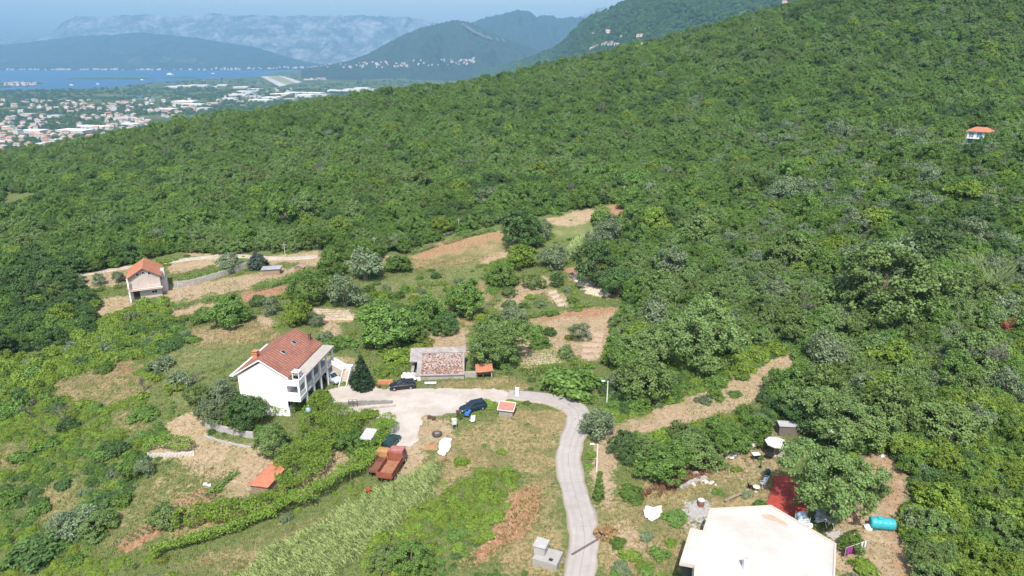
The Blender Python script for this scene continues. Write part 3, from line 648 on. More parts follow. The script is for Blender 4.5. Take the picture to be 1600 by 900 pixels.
def bare_mesh(name, seed, mat, h=1.9, dense=1.0):
    """a leafless tree: limbs forking into twigs"""
    rg = random.Random(seed); b = MB()
    def grow(p, d, L, r, lev):
        q = p + d * L; b.cyl(p, q, r, r * .62, 5 if lev > 1 else 7, caps=False)
        if lev >= 5: return
        for k in range(3 if lev < 4 else 4):
            nd_ = (d + Vector((rg.uniform(-1, 1), rg.uniform(-1, 1), rg.uniform(-.25, .75))) * .75).normalized()
            grow(p.lerp(q, rg.uniform(.55, 1)), nd_, L * rg.uniform(.55, .82), max(r * .55, .006), lev + 1)
    grow(Vector((0, 0, -.1)), Vector((rg.uniform(-.1, .1), rg.uniform(-.1, .1), 1)).normalized(), h * .34, .06, 0)
    me = bpy.data.meshes.new(name); me.from_pydata(b.v, [], b.f); me.materials.append(mat); me.update(); return me

# kinds of tree: (crown meshes, trunk meshes); crown radius 1, standing on z = 0
KIND = {}
def kind(k, crowns, trunks): KIND[k] = (crowns, trunks)
T0 = [trunk_mesh('trunk', s) for s in (1, 2, 3)]; TO = [trunk_mesh('trunk', s, .85, .11, 4, GREYBARK) for s in (4, 5)]
kind('broad', [crown_mesh('crown', 10 + s, LM['broad'], dome_lobes(s, 6 + s % 3, h=.95 + .1 * (s % 3)), 160, 46, .062, .115) for s in range(5)], T0)
kind('oak', [crown_mesh('crown', 40 + s, LM['oak'], dome_lobes(20 + s, 7, h=.95), 160, 46, .056, .11) for s in range(3)], T0)
kind('dark', [crown_mesh('crown', 60 + s, LM['dark'], dome_lobes(30 + s, 7, (.42, .58), 1.0), 160, 46, .062, .115) for s in range(3)], T0)
kind('olive', [crown_mesh('crown', 80 + s, LM['olive'], dome_lobes(40 + s, 6, (.34, .48), .95, .5, .6), 70, 44, .07, .17, .8) for s in range(3)], TO)
kind('bright', [crown_mesh('crown', 100 + s, LM['bright'], dome_lobes(50 + s, 6, h=.9), 140, 42, .075, .13) for s in range(3)], T0)
kind('yellow', [crown_mesh('crown', 120, LM['yellow'], dome_lobes(60, 6, h=1.0), 80, 34, .11, .17)], T0)
kind('walnut', [crown_mesh('crown', 130 + s, LM['broad'], dome_lobes(64 + s, 9, (.34, .5), .95, .4, .7), 230, 52, .055, .10) for s in range(2)], T0)
kind('bigoak', [crown_mesh('crown', 140 + s, LM['oak'], dome_lobes(70 + s, 12, (.26, .42), 1.0, .42, .74), 320, 60, .038, .085) for s in range(2)], T0)
_low = lambda s: [(x, y, z * .62, r * .9) for x, y, z, r in dome_lobes(s, 6, h=.75, z0=.2)]
kind('bush', [crown_mesh('foliage', 160 + s, LM['broad'], _low(80 + s), 70, 34, .13, .17) for s in range(3)], None)
kind('darkbush', [crown_mesh('foliage', 170 + s, LM['dark'], _low(84 + s), 70, 34, .12, .17) for s in range(2)], None)
kind('brightbush', [crown_mesh('foliage', 176 + s, LM['bright'], _low(88 + s), 70, 34, .14, .17) for s in range(2)], None)
kind('olivebush', [crown_mesh('foliage', 180 + s, LM['olive'], _low(90 + s), 60, 40, .10, .17) for s in range(2)], None)
kind('drybush', [crown_mesh('foliage', 190, LM['brown'], _low(95), 50, 34, .11, .16)], None)
kind('rustbush', [crown_mesh('foliage', 192, LM['rust'], _low(96), 50, 34, .11, .16)], None)
kind('yellowbush', [crown_mesh('foliage', 194, LM['yellow'], _low(97), 60, 34, .12, .16)], None)
kind('pine', [crown_mesh('crown', 200, LM['pine'], cone_lobes(), 260, 40, .085, .11, .6)], [trunk_mesh('trunk', 9, 2.4, .08, 0)])
kind('bluepine', [crown_mesh('crown', 201, LM['bluepine'], cone_lobes(12, 2.2, .9), 150, 40, .09, .13, .6)], [trunk_mesh('trunk', 9, 1.8, .08, 0)])
kind('thuja', [crown_mesh('crown', 202, LM['broad'], [(0, 0, .6 + .5 * k, .8 * (1 - .12 * k)) for k in range(6)], 120, 36, .11, .16)], [trunk_mesh('trunk', 9, 1.8, .1, 0)])
_tw = [bare_mesh('branches', s, LM['twig']) for s in (1, 2, 3)]
for me in _tw: me.attributes.new('leaf', 'FLOAT', 'FACE')
_nc = {}
def tree(kd, x, y, r, label, cat='tree', name='tree', group=None, hf=1.0, z=None, rz=None, var=None, sink=0.0):
    """one tree or bush: an Empty at its foot, crown and trunk its parts"""
    _nc[kd] = _nc.get(kd, -1) + 1; k = _nc[kd] if var is None else var
    z = float(H(x, y)) if z is None else z
    o = thing(name, label, cat, (x, y, z - sink), random.uniform(0, 6.28) if rz is None else rz, group)
    o.scale = (r, r, r * hf)
    if kd == 'bare':
        link('branches', _tw[k % 3], o); return o
    cr, tr = KIND[kd]; link(cr[0].name.split('.')[0], cr[k % len(cr)], o)
    if tr: link('trunk', tr[k % len(tr)], o)
    return o
def tree_px(kd, px, py, wpx_, label, cat='tree', name='tree', group=None, hf=1.0, **kw):
    p = gp(px, py); d = p.y * _cp - (p.z - CAMZ) * _sp
    return tree(kd, p.x, p.y, .5 * wpx_ * d / FPX / .98, label, cat, name, group, hf, **kw)

# ------------------------------------------------------------------ many of a kind as one object: instanced by geometry nodes
def scatter(name, protos, pts, scl, rot, idx):
    """pts n x 3, scl n x 3, rot n (about z), idx n: which of the prototype crowns"""
    n = len(pts); me = bpy.data.meshes.new(name); me.vertices.add(n); me.vertices.foreach_set('co', np.asarray(pts, np.float32).ravel())
    for nm, typ, arr in (('scl', 'FLOAT_VECTOR', scl), ('rot', 'FLOAT_VECTOR', np.stack([np.zeros(n), np.zeros(n), rot], -1)), ('pick', 'INT', idx)):
        a = me.attributes.new(nm, typ, 'POINT'); a.data.foreach_set('vector' if typ == 'FLOAT_VECTOR' else 'value', np.asarray(arr).astype(np.int32 if typ == 'INT' else np.float32).ravel())
    me.update(); o = link(name, me)
    ng = bpy.data.node_groups.new(name + '_scatter', 'GeometryNodeTree')
    ng.interface.new_socket('Geometry', in_out='INPUT', socket_type='NodeSocketGeometry'); ng.interface.new_socket('Geometry', in_out='OUTPUT', socket_type='NodeSocketGeometry')
    N = ng.nodes.new; gi = N('NodeGroupInput'); go = N('NodeGroupOutput'); iop = N('GeometryNodeInstanceOnPoints'); ng.links.new(gi.outputs[0], iop.inputs['Points'])
    def attr(nm, typ):
        a = N('GeometryNodeInputNamedAttribute'); a.data_type = typ; a.inputs['Name'].default_value = nm; return a.outputs[0]
    g2i = N('GeometryNodeGeometryToInstance'); parts = []
    jn = N('GeometryNodeJoinGeometry')
    for pr in reversed(protos):
        oi = N('GeometryNodeObjectInfo'); oi.transform_space = 'ORIGINAL'; oi.inputs['Object'].default_value = pr; oi.inputs['As Instance'].default_value = False
        g = N('GeometryNodeGeometryToInstance'); ng.links.new(oi.outputs['Geometry'], g.inputs[0]); ng.links.new(g.outputs[0], jn.inputs[0])
    ng.nodes.remove(g2i)
    ng.links.new(jn.outputs[0], iop.inputs['Instance']); iop.inputs['Pick Instance'].default_value = True
    ng.links.new(attr('pick', 'INT'), iop.inputs['Instance Index']); ng.links.new(attr('scl', 'FLOAT_VECTOR'), iop.inputs['Scale'])
    e2r = N('FunctionNodeEulerToRotation'); ng.links.new(attr('rot', 'FLOAT_VECTOR'), e2r.inputs[0]); ng.links.new(e2r.outputs[0], iop.inputs['Rotation'])
    ng.links.new(iop.outputs[0], go.inputs[0])
    md = o.modifiers.new('scatter', 'NODES'); md.node_group = ng
    return tag(o, kind='stuff')
def proto(k, i=0):
    """the crown object of a tree that stands in the scene"""
    me = KIND[k][0][i]
    return next(o for o in COL.objects if o.type == 'MESH' and o.data == me)

# ================================================================== THE WOODS
OPEN = [(95,432),(200,415),(270,395),(330,398),(420,395),(500,392),(555,408),(600,402),(640,392),(700,370),(790,352),(850,335),(930,322),(975,316),(992,350),(970,372),(930,372),(910,390),
  (985,455),(975,490),(962,520),(950,560),(962,590),(1000,575),(1100,560),(1160,545),(1235,545),(1252,570),(1195,630),(1215,668),(1262,684),(1325,706),(1395,706),(1415,745),(1420,820),(1432,905),
  (1400,1000),(-200,1000),(-500,900),(-400,560),(0,560),(60,555),(140,520),(155,480),(120,460)]
def woods():
    rng = np.random.RandomState(5)
    def grid(x0, x1, y0, y1, s):
        xs = np.arange(x0, x1, s); ys = np.arange(y0, y1, s * .88); X, Y = np.meshgrid(xs, ys, indexing='ij'); X = X + (np.arange(len(ys))[None] % 2) * s * .5
        return (X + rng.uniform(-.36, .36, X.shape) * s).ravel(), (Y + rng.uniform(-.36, .36, X.shape) * s).ravel()
    xa, ya = grid(-230, 230, 45, 235, 2.95); xb, yb = grid(-520, 560, 235, 640, 3.75)
    x = np.concatenate([xa, xb]); y = np.concatenate([ya, yb]); z = H(x, y); px, py, d = project(x, y, z)
    ok = (px > -160) & (px < 1760) & (py < 1080) & (py > -260)
    ok &= ~in_poly(px, py, OPEN)
    for hole in ([(0,303),(62,300),(64,322),(0,330)], [(36,366),(90,360),(112,372),(60,383)], [(1484,226),(1516,226),(1520,243),(1484,243)], [(1496,200),(1545,200),(1545,240),(1496,240)], [(1268,652),(1302,652),(1302,674),(1268,674)], [(1210,665),(1255,665),(1255,690),(1210,690)], [(1292,686),(1320,686),(1320,710),(1292,710)]):
        ok &= ~in_poly(px, py, hole)
    x, y, z, px, py, d = (a[ok] for a in (x, y, z, px, py, d)); n = len(x)
    far = np.clip((y - 160) / 150, 0, 1)
    r = rng.lognormal(0, .30, n) * (1.95 + .55 * far) ; r = np.clip(r, 1.1, 4.9)
    brushy = (px > 1400) & (py > 640); r[brushy] *= .8
    pn = fbm(x, y, 38, 3); u = rng.rand(n)
    nearmix = np.clip((py - 330) / 200, 0, 1) * (px > 850)
    sp = np.where(u < .62 - .20 * nearmix, 0, np.where(u < .78, 1, np.where(u < .84, 2, np.where(u < .93, 4, 3))))
    sp = np.where(((sp == 3) | (sp == 1)) & (nearmix < .3) & (rng.rand(n) < .65), 0, sp)
    sp = np.where((pn > .62) & (rng.rand(n) < .5), 1, np.where((pn < .33) & (rng.rand(n) < .45), 2, np.where((pn > .5) & (pn < .57) & (nearmix > .2) & (rng.rand(n) < .35), 3, sp)))
    sp = np.where((px < 160) & (py > 420) & (rng.rand(n) < .6), 2, sp)
    sp = np.where(brushy & (rng.rand(n) < .35), 4, sp)
    sp = np.where((px > 1120) & (py > 210) & (py < 640) & (rng.rand(n) < .16), 3, sp)
    hf = rng.uniform(.85, 1.3, n); rz = rng.uniform(0, 6.28, n)
    size = r / d; vis = (px > -15) & (px < 1615) & (py > 20) & (py < 960)
    order = np.argsort(-np.where(vis, size, 0)); pick = np.zeros(n, bool); pick[order[:290]] = True
    names = ['broad', 'oak', 'dark', 'olive', 'bright']
    lab = {0: ('mid green broadleaf tree in the dense wood on the slope', 'tree', 'woodland_tree', 'mid green trees of the wood'),
           1: ('dull olive green oak with fine leaves in the dense wood on the slope', 'tree', 'woodland_oak', 'dull green oaks of the wood'),
           2: ('dark green broadleaf tree in the dense wood on the slope', 'tree', 'dark_woodland_tree', 'dark green trees of the wood'),
           3: ('silvery grey green olive tree among greener trees in the dense wood', 'tree', 'wild_olive_tree', 'grey green olives of the wood'),
           4: ('bright yellow green broadleaf tree in the dense wood on the slope', 'tree', 'bright_woodland_tree', 'bright green trees of the wood')}
    for i in np.nonzero(pick)[0]:
        l = lab[int(sp[i])]; tree(names[sp[i]], x[i], y[i], r[i], l[0], l[1], l[2], l[3], hf[i], z[i], rz[i])
    protos = []; base = []
    for k in names: base.append(len(protos)); protos += [proto(k, i) for i in range(len(KIND[k][0]))]
    base = np.array(base); cnt = np.array([len(KIND[k][0]) for k in names]); rest = ~pick
    idx = base[sp[rest]] + rng.randint(0, 99, rest.sum()) % cnt[sp[rest]]
    protos += [next(o for o in COL.objects if o.type == 'MESH' and o.data == me) for me in _tw[:2]] ; v = rng.rand(rest.sum()); nb = len(protos)
    idx = np.where(v < .005, nb - 2, np.where(v < .010, nb - 1, idx))
    scatter('woodland', protos, np.stack([x, y, z - .2], -1)[rest], np.stack([r, r, r * hf], -1)[rest], rz[rest], idx)
    return n
# ================================================================== PLANTS ONE CAN POINT AT: kind, foot x, y, crown width (photo pixels), height factor, label
TREES = [
 ('dark',812,384,62,1.15,'large dark green round tree at the top corner of the straw coloured field'),
 ('olive',850,373,34,1.0,'small silvery olive tree close beside the large dark tree above the field'),
 ('olive',866,418,52,.8,'wide greyish olive with a thin crown above the furrowed plot'),
 ('broad',828,388,36,.9,'bright green tree just below the large dark round tree'),
 ('bright',812,418,44,1.0,'fresh green tree between the straw field and the greyish olive'),
 ('dark',930,446,66,1.25,'tall dark green tree at the top end of the pale furrowed plot'),
 ('dark',966,464,54,1.1,'dark green tree at the bottom end of the pale furrowed plot'),
 ('dark',868,448,22,1.3,'small narrow dark tree on the dirt track below the greyish olive'),
 ('broad',786,446,46,.95,'grey green tree on the track side of the straw field'),
 ('oak',836,450,34,.8,'low round tree beside the bend of the dirt track'),
 ('oak',796,462,26,.7,'little bushy tree below the grey green tree at the track'),
 ('broad',727,494,66,1.0,'broad dark crowned tree on the bank above the bare brown plot'),
 ('broad',672,506,54,1.1,'upright green tree between the big walnut and the broad dark crowned tree'),
 ('walnut',602,540,96,.85,'big spreading walnut like tree behind the conical conifer'),
 ('broad',645,532,46,.8,'green tree filling the gap beside the big spreading tree'),
 ('dark',693,520,48,.75,'dense round fig like bush tree on the edge of the bare brown plot'),
 ('bigoak',772,568,90,1.0,'very large grey green tree behind the ruined stone building'),
 ('olive',800,504,46,.75,'spreading olive beside the red earth bank of the vegetable garden'),
 ('broad',492,472,66,.95,'green tree at the foot of the upper yard wall'),
 ('olive',540,478,58,1.0,'broad grey green olive touching the tree below the upper yard'),
 ('broad',520,428,48,1.05,'leafy tree at the end of the upper dirt yard'),
 ('olive',572,436,62,.95,'large pale olive beside the tall pole above the fields'),
 ('broad',622,424,44,.7,'low green tree at the lower corner of the straw field'),
 ('bright',466,508,44,1.1,'light green rounded tree above the red roofed white house'),
 ('olive',496,510,24,1.1,'thin olive sapling next to the light green rounded tree'),
 ('olive',426,490,32,1.0,'small silver olive above the little pale plot'),
 ('dark',404,478,22,1.0,'small dark green tree beside the small silver olive'),
 ('broad',358,508,64,.9,'wide green tree on the terrace edge above the grassy field'),
 ('broad',318,502,34,.7,'low green tree hanging over the lower terrace'),
 ('bluepine',404,420,30,.95,'blue green conifer in the upper dirt yard'),
 ('olive',360,424,42,.85,'wide olive leaning over the long stone terrace wall'),
 ('olive',156,445,22,1.0,'olive nearest the pale house among three on its terrace'),
 ('olive',186,441,22,.95,'middle olive of the three on the terrace of the pale house'),
 ('olive',126,443,20,.95,'olive farthest from the pale house among three on its terrace'),
 ('pine',567,607,36,1.02,'tall dark conical conifer standing in the pale courtyard'),
 ('dark',391,664,64,.95,'dense dark green tree in front of the white gable wall'),
 ('oak',430,707,58,.95,'rounded olive green tree below the white house at the vine pergola'),
 ('olive',350,628,44,1.0,'silvery olive at the corner of the white gable wall'),
 ('olive',330,664,46,1.1,'tall olive with two crowns beside the low stone enclosure'),
 ('oak',316,628,40,.9,'dull green tree behind the olives left of the white house'),
 ('bright',492,634,50,.55,'fig bush with bright leaves at the balcony corner of the white house'),
 ('broad',546,702,50,.75,'dense green tree at the lower edge of the pergola by the wooden lean-to'),
 ('olive',229,742,30,1.25,'slender grey olive standing alone in front of the white picket fence'),
 ('oak',258,822,50,.85,'silver olive growing over the red soiled vegetable beds'),
 ('olive',118,836,66,.75,'larger silvery olive of the pair in the bramble field'),
 ('oak',155,832,56,.7,'duller olive of the pair in the bramble field'),
 ('bigoak',1095,568,124,1.0,'massive dark crowned oak rising from the brambles beside the dirt lane'),
 ('oak',1000,624,80,1.05,'tall mottled tree behind the white street lamp'),
 ('olive',966,612,40,1.1,'grey thin leaved tree touching the white street lamp'),
 ('olive',934,684,60,1.0,'round grey green tree at the bend of the concrete road'),
 ('bigoak',1297,812,132,1.12,'huge olive green tree shading the red tarpaulin behind the white house'),
 ('broad',645,886,64,.8,'yellow green bushy tree on the bank beside the pale reeds'),
 ('oak',603,880,56,.6,'dark grey green shrub beside the yellow green bushy tree'),
 ('dark',1360,770,44,.8,'dark leafy tree growing out beside the huge olive green tree'),
 ('broad',1330,862,40,1.0,'small leafy tree at the corner of the flat white roof'),
 ('broad',1186,800,24,1.2,'small narrow shrub behind the edge of the flat white roof'),
 ('broad',1040,742,80,.7,'big leafy thicket tree beside the yard with rubble'),
 ('oak',1088,722,76,.75,'olive green thicket tree above the strip of withered weeds'),
 ('broad',1135,700,64,.8,'leafy thicket tree at the white sand heap'),
 ('dark',980,712,50,1.0,'dark rounded tree where the dirt lane narrows beside the thicket'),
 ('broad',1182,690,54,.95,'tall leafy tree behind the white sand heap'),
 ('oak',1012,722,52,.9,'dense bushy tree between the dark rounded tree and the yard thicket'),
 ('oak',1070,690,50,.75,'dull green tree on the upper side of the thicket by the dirt lane'),
 ('oak',885,560,26,1.0,'young olive with a grey crown in the vegetable garden'),
 ('olive',905,530,34,.9,'thin silvery olive at the tilled end of the vegetable garden'),
 ('dark',1250,672,58,1.1,'dark shading tree at the end of the grey timber shed'),
 ('bigoak',1375,500,160,.9,'very wide olive green oak crown standing out of the wood on the slope'),
 ('bigoak',1322,700,120,.85,'wide grey green crown hanging over the tin canopy at the wood edge'),
 ('oak',1480,690,96,.8,'very wide soft grey green crown low in the wood on the slope'),
 ('oak',1240,420,70,1.0,'rounded dull green oak above the big oak of the dirt lane'),
 ('dark',1440,420,80,1.0,'dark deep green crown below the hillside house'),
 ('rustbush',1572,520,46,1.1,'rusty red leaved tree beside the dead reddish grey tree'),
 ('dark',1296,650,64,1.0,'dark tree over the car parked at the wood edge'),
]
for kd, px, py, w, hf, lab in TREES: tree_px(kd, px, py, w, lab, hf=hf)
BUSHES = [
 ('darkbush',680,434,18,1.0,'small round dark bush alone at the foot of the straw field'),
 ('bush',656,436,12,1.0,'tiny green bush beside the small round dark bush'),
 ('bush',895,610,84,.75,'wide bright hedge like bush behind the street lamp bend'),
 ('bush',828,524,38,.9,'green bush in the middle of the vegetable garden'),
 ('bush',843,540,34,.9,'green bush at the lower side of the vegetable garden'),
 ('darkbush',858,522,24,1.0,'dark round bush beside the garden bushes'),
 ('darkbush',108,668,36,.9,'dark bramble bush at the foot of the bare tree'),
 ('darkbush',184,706,44,.75,'dark green bush on the slope above the slender grey olive'),
 ('bush',160,712,36,.7,'green bush leaning on the darker slope bush'),
 ('bush',206,745,28,1.3,'narrow leafy bush next to the slender grey olive'),
 ('darkbush',168,790,56,.6,'long low dark bush by the red soiled vegetable beds'),
 ('bush',192,784,40,.7,'rounded smooth bush next to the long low dark bush'),
 ('darkbush',58,866,90,.6,'spreading dark thicket bush in the bramble field'),
 ('thuja',935,782,20,1.5,'narrow upright cypress like bush at the road side strip'),
 ('drybush',950,838,34,.8,'dry brown and green bush at the edge of the concrete road'),
 ('rustbush',1226,672,18,1.0,'rusty orange bush beside the grey timber shed'),
 ('yellowbush',890,530,16,.8,'yellow green bush under the young olive of the garden'),
 ('brightbush',630,562,46,.7,'light green bush below the big spreading tree'),
 ('brightbush',655,548,34,.6,'pale leafy bush at the corner of the bare brown plot'),
 ('yellowbush',664,538,30,.7,'yellowish bush on the bank of the bare brown plot'),
 ('brightbush',612,556,34,.7,'fresh green bush between the conifer and the bare plot'),
 ('bush',520,545,36,.9,'green bush on the slope behind the red roof'),
 ('olivebush',510,530,26,1.0,'grey green bush above the chimney of the red roof'),
 ('bush',545,540,30,.8,'bush at the foot of the big spreading tree'),
 ('bush',444,542,30,.8,'green bush just behind the ridge of the red roof'),
 ('darkbush',700,500,24,.8,'dark low bush under the upright green tree'),
 ('olivebush',285,600,40,.9,'grey green bush above the silvery olive of the white house'),
 ('olivebush',255,575,44,.8,'thorny grey bush in the weedy field'),
 ('brightbush',280,606,40,.5,'light green bramble mound in the weedy field'),
 ('bush',228,650,44,.5,'small scraggy bush in the middle of the weedy field'),
 ('brightbush',738,350,26,.6,'light green bush on the wood edge above the straw field'),
 ('bush',725,365,24,.6,'round bush at the pale wall above the straw field'),
 ('bush',862,332,24,.8,'round bush at the fence of the highest plot'),
 ('bush',878,329,18,.8,'smaller bush next to the round bush of the highest plot'),
 ('olivebush',950,372,44,1.2,'tall grey green bush between the two highest plots'),
 ('bush',940,350,32,1.3,'upright reed like bush beside the highest plot'),
 ('bush',1160,592,24,.7,'low round shrub with dark shade on the dirt lane'),
 ('bush',1148,618,20,.6,'small shrub on the lower side of the dirt lane'),
 ('olivebush',1100,628,26,.8,'grey shrub on the bank of the dirt lane'),
 ('bush',1120,622,24,.8,'leafy shrub on the bank of the dirt lane'),
 ('bush',985,775,44,.6,'leafy bush at the lower end of the thicket by the road side strip'),
 ('bush',1055,812,36,.5,'low green bush beside the white tarpaulin'),
 ('drybush',985,770,26,.7,'heap like dry bush with straw coloured stalks near the thicket'),
 ('brightbush',1350,890,44,.5,'low yellow green bush on the dirt strip by the flat white roof'),
 ('bush',1240,700,18,.8,'bush behind the white parasol'),
 ('bush',1188,718,12,1.4,'potted looking small dark bush next to the green barrel'),
 ('bush',1490,230,22,.9,'bush at the dirt patch below the hillside house'),
 ('bush',1510,240,30,.9,'leafy bush at the lower corner of the hillside house'),
 ('darkbush',1540,240,42,1.3,'dark bush in front of the hillside house'),
 ('bush',785,575,30,.7,'bush at the foot of the very large grey green tree'),
 ('brightbush',762,634,28,.35,'weedy bush behind the dark blue estate car'),
 ('brightbush',575,650,34,.55,'light green creeper bush at the courtyard retaining wall'),
]
SMALL = [(100,528,34),(138,566,32),(165,580,28),(205,548,32),(238,542,28),(300,535,26),(60,590,40),(30,620,36),(75,700,30),(30,720,34),(100,760,26),(60,800,30),(20,780,34),(85,640,26),(150,640,24)]
for i, (px, py, w) in enumerate(SMALL): tree_px(('bush', 'darkbush', 'bush')[i % 3], px, py, w, 'rounded green bush standing out of the brambles of the lower field', 'bush', 'field_bush', 'bushes of the bramble field', hf=.8)
ORCH = [(575,455,20),(590,462,18),(604,452,16),(618,466,22),(632,455,18),(646,470,20),(660,458,16),(580,475,22),(640,484,18),(700,455,18),(715,440,16),(588,445,14),(745,470,20),(752,500,22),(845,478,20),(862,492,18),(795,478,22),(780,500,20),(885,455,16),(895,472,18),(820,480,16),(905,480,16)]
for i, (px, py, w) in enumerate(ORCH): tree_px(('bush', 'brightbush', 'olivebush', 'bush')[i % 4], px, py, w, 'small leafy bush scattered over the central meadow and garden plots', 'bush', 'meadow_bush', 'bushes of the central meadow', hf=.9)
for kd, px, py, w, hf, lab in BUSHES: tree_px(kd, px, py, w, lab, 'bush', 'bush', hf=hf)
for px, py, w, lab in ((50,655,40,'leafless grey tree in the lower bramble field beside the wood'), (104,664,44,'leafless tree rising out of the dark bramble bush'), (226,612,34,'thin leafless sapling in the weedy field'), (308,600,30,'bare sapling at the edge of the grassy field'), (1520,590,80,'large dead grey tree in the wood on the slope'), (1560,600,76,'dead reddish grey tree beside the large dead grey tree'), (1258,500,50,'grey leafless tree at the wood edge above the lane'), (1480,600,50,'small dead tree below the large dead grey tree')):
    tree_px('bare', px, py, w, lab, 'bare tree', 'bare_tree', hf=1.1)

for i, (px, py, w) in enumerate([(965,850,26),(985,872,30),(1010,840,22),(1030,868,28),(1048,850,20),(970,890,30),(1012,895,26),(1150,735,16),(1165,775,18),(1120,770,16)]): tree_px(('bush', 'brightbush', 'olivebush')[i % 3], px, py, w, 'low scrubby bush in the dry grass beside the flat roofed house', 'bush', 'yard_bush', 'scrub of the yard', hf=.7)
NW = woods()
# ------------------------------------------------------------------ leafy rows: vines, hedges
def leafy(parent, name, mat, cen, out, size, rng, per_spread, origin):
    pos = cen + rng.normal(size=cen.shape) * per_spread - np.array(origin)
    co, q = leaf_quads(rng, pos, out, size, .45, .45, 1.3); k = len(pos)
    cl = vnoise(cen[:, 0] + cen[:, 2], cen[:, 1], .7)
    return link(name, np_mesh(name, co, q, mat, attrs={'leaf': ('FACE', 'FLOAT', np.clip(cl * .6 + rng.rand(k) * .45, 0, 1))}), parent)
def resample(pts, step):
    P = np.array(pts, float); d = np.concatenate([[0], np.cumsum(np.hypot(*np.diff(P[:, :2], axis=0).T))]); t = np.arange(0, d[-1], step)
    return np.stack([np.interp(t, d, P[:, 0]), np.interp(t, d, P[:, 1])], -1), d[-1]
def leafy_row(name, label, cat, line_px, width, z0, z1, mat, seed, posts=0.0, dens=60, size=.2, group=None, ragged=.5):
    rng = np.random.RandomState(seed); w = np.array([gp(*p)[:2] for p in line_px]); mid, L = resample(w, .05); n = int(L * dens)
    i = rng.randint(0, len(mid), n); t = np.gradient(mid, axis=0); t /= np.linalg.norm(t, axis=1, keepdims=True) + 1e-9; nrm = np.stack([-t[:, 1], t[:, 0]], -1)
    s = i * .05; lump = .5 + 1.0 * vnoise(s, s * 0 + seed * 7, 1.6)
    a = rng.uniform(-.25 * np.pi, 1.25 * np.pi, n); rr = np.sqrt(rng.uniform(.45, 1.0, n)) * lump
    wd = np.interp(i, np.linspace(0, len(mid), len(width)), width) if hasattr(width, '__len__') else width
    u = np.cos(a) * rr * wd * .5; v = np.sin(a) * rr * (z1 - z0) * .5
    x = mid[i, 0] + nrm[i, 0] * u; y = mid[i, 1] + nrm[i, 1] * u; z = H(mid[i, 0], mid[i, 1]) + (z0 + z1) / 2 + v
    keep = z > H(x, y) + .05
    gap = vnoise(s, s * 0 + 99 + seed, 2.3) > .5 * ragged; keep &= gap
    out = np.stack([nrm[i, 0] * np.cos(a), nrm[i, 1] * np.cos(a), np.sin(a)], -1)
    o0 = (mid[0, 0], mid[0, 1], float(H(*mid[0]))); th = thing(name, label, cat, o0, 0, group)
    leafy(th, 'foliage', mat, np.stack([x, y, z], -1)[keep], out[keep], size, rng, .09, o0)
    if posts:
        k = int(L / posts)
        for q in np.linspace(.02, .98, max(2, k)):
            p = mid[int(q * (len(mid) - 1))]; zz = float(H(*p)); b = MB(); c = (p[0] - o0[0], p[1] - o0[1], zz - o0[2])
            b.cyl((c[0], c[1], c[2] - .2), (c[0] + .03, c[1], c[2] + z1 * .9), .045, .035, 6); b.build('post', BARK, th)
    return th
def pergola(name, label, poly_px, h, mat, seed, dens=38, size=.2, posts=3.0, group=None):
    rng = np.random.RandomState(seed); w = np.array([gp(*p)[:2] for p in poly_px]); lo = w.min(0); hi = w.max(0); n = int((hi - lo).prod() * dens)
    P = rng.uniform(lo, hi, (n, 2)); jx = (fbm(P[:, 0], P[:, 1], 1.5, 2) - .5) * 1.6; P = P[in_poly(P[:, 0] + jx, P[:, 1] - jx, [tuple(a) for a in w])]
    hole = fbm(P[:, 0] + seed * 31, P[:, 1], 1.3, 2) > .24; P = P[hole]
    z = H(P[:, 0], P[:, 1]) + h + (fbm(P[:, 0], P[:, 1] + 77, 1.4, 3) - .5) * 1.5 + rng.normal(size=len(P)) * .08
    o0 = (w[:, 0].mean(), w[:, 1].mean(), float(H(w[:, 0].mean(), w[:, 1].mean()))); th = thing(name, label, 'pergola', o0, 0, group)
    up = np.tile([0, 0, 1.0], (len(P), 1)); leafy(th, 'foliage', mat, np.stack([P, ] , 0)[0] if False else np.concatenate([P, z[:, None]], 1), up, size, rng, .1, o0)
    gx = np.arange(lo[0], hi[0], posts); gy = np.arange(lo[1], hi[1], posts)
    for a in gx:
        for c in gy:
            if in_poly(np.array([a]), np.array([c]), [tuple(q) for q in w])[0]:
                zz = float(H(a, c)); b = MB(); b.cyl((a - o0[0], c - o0[1], zz - o0[2] - .2), (a - o0[0], c - o0[1], zz - o0[2] + h), .05, .05, 6); b.build('post', BARK, th)
    return th
leafy_row('vine_row', 'long thin grapevine row with bare stems beside the red soiled beds', 'vine row', [(205,893),(250,868),(310,850),(370,832),(432,808)], 1.1, .6, 1.7, LM['vine'], 1, 2.0, 190)
pergola('vine_pergola', 'long grapevine pergola running beside the red dump truck', [(432,814),(480,797),(540,768),(590,732),(612,692),(622,672),(612,662),(592,668),(572,702),(535,744),(478,780),(430,802)], 1.9, LM['vine'], 2, 80)
leafy_row('vine_row', 'short thick grapevine row below the orange sheet roof', 'vine row', [(275,822),(330,812),(385,806),(425,797),(448,785)], 2.8, .5, 2.2, LM['vine'], 3, 2.5, 300)
pergola('vine_pergola', 'large square grapevine pergola below the white house', [(428,745),(452,712),(466,690),(474,655),(486,638),(510,634),(560,660),(575,672),(535,700),(518,730),(492,757),(452,785),(434,780)], 2.1, LM['vine'], 4, 72)
leafy_row('vine_row', 'short grapevine row over the white picket fence', 'vine row', [(232,702),(258,698),(302,706)], 2.6, .6, 2.0, LM['vine'], 5, 2.5, 150)
leafy_row('vine_row', 'grapevine bed of light green leaves beside the conical conifer', 'vine row', [(585,588),(610,582),(640,580)], 3.4, .2, 1.6, LM['vine'], 6, 3, 150)
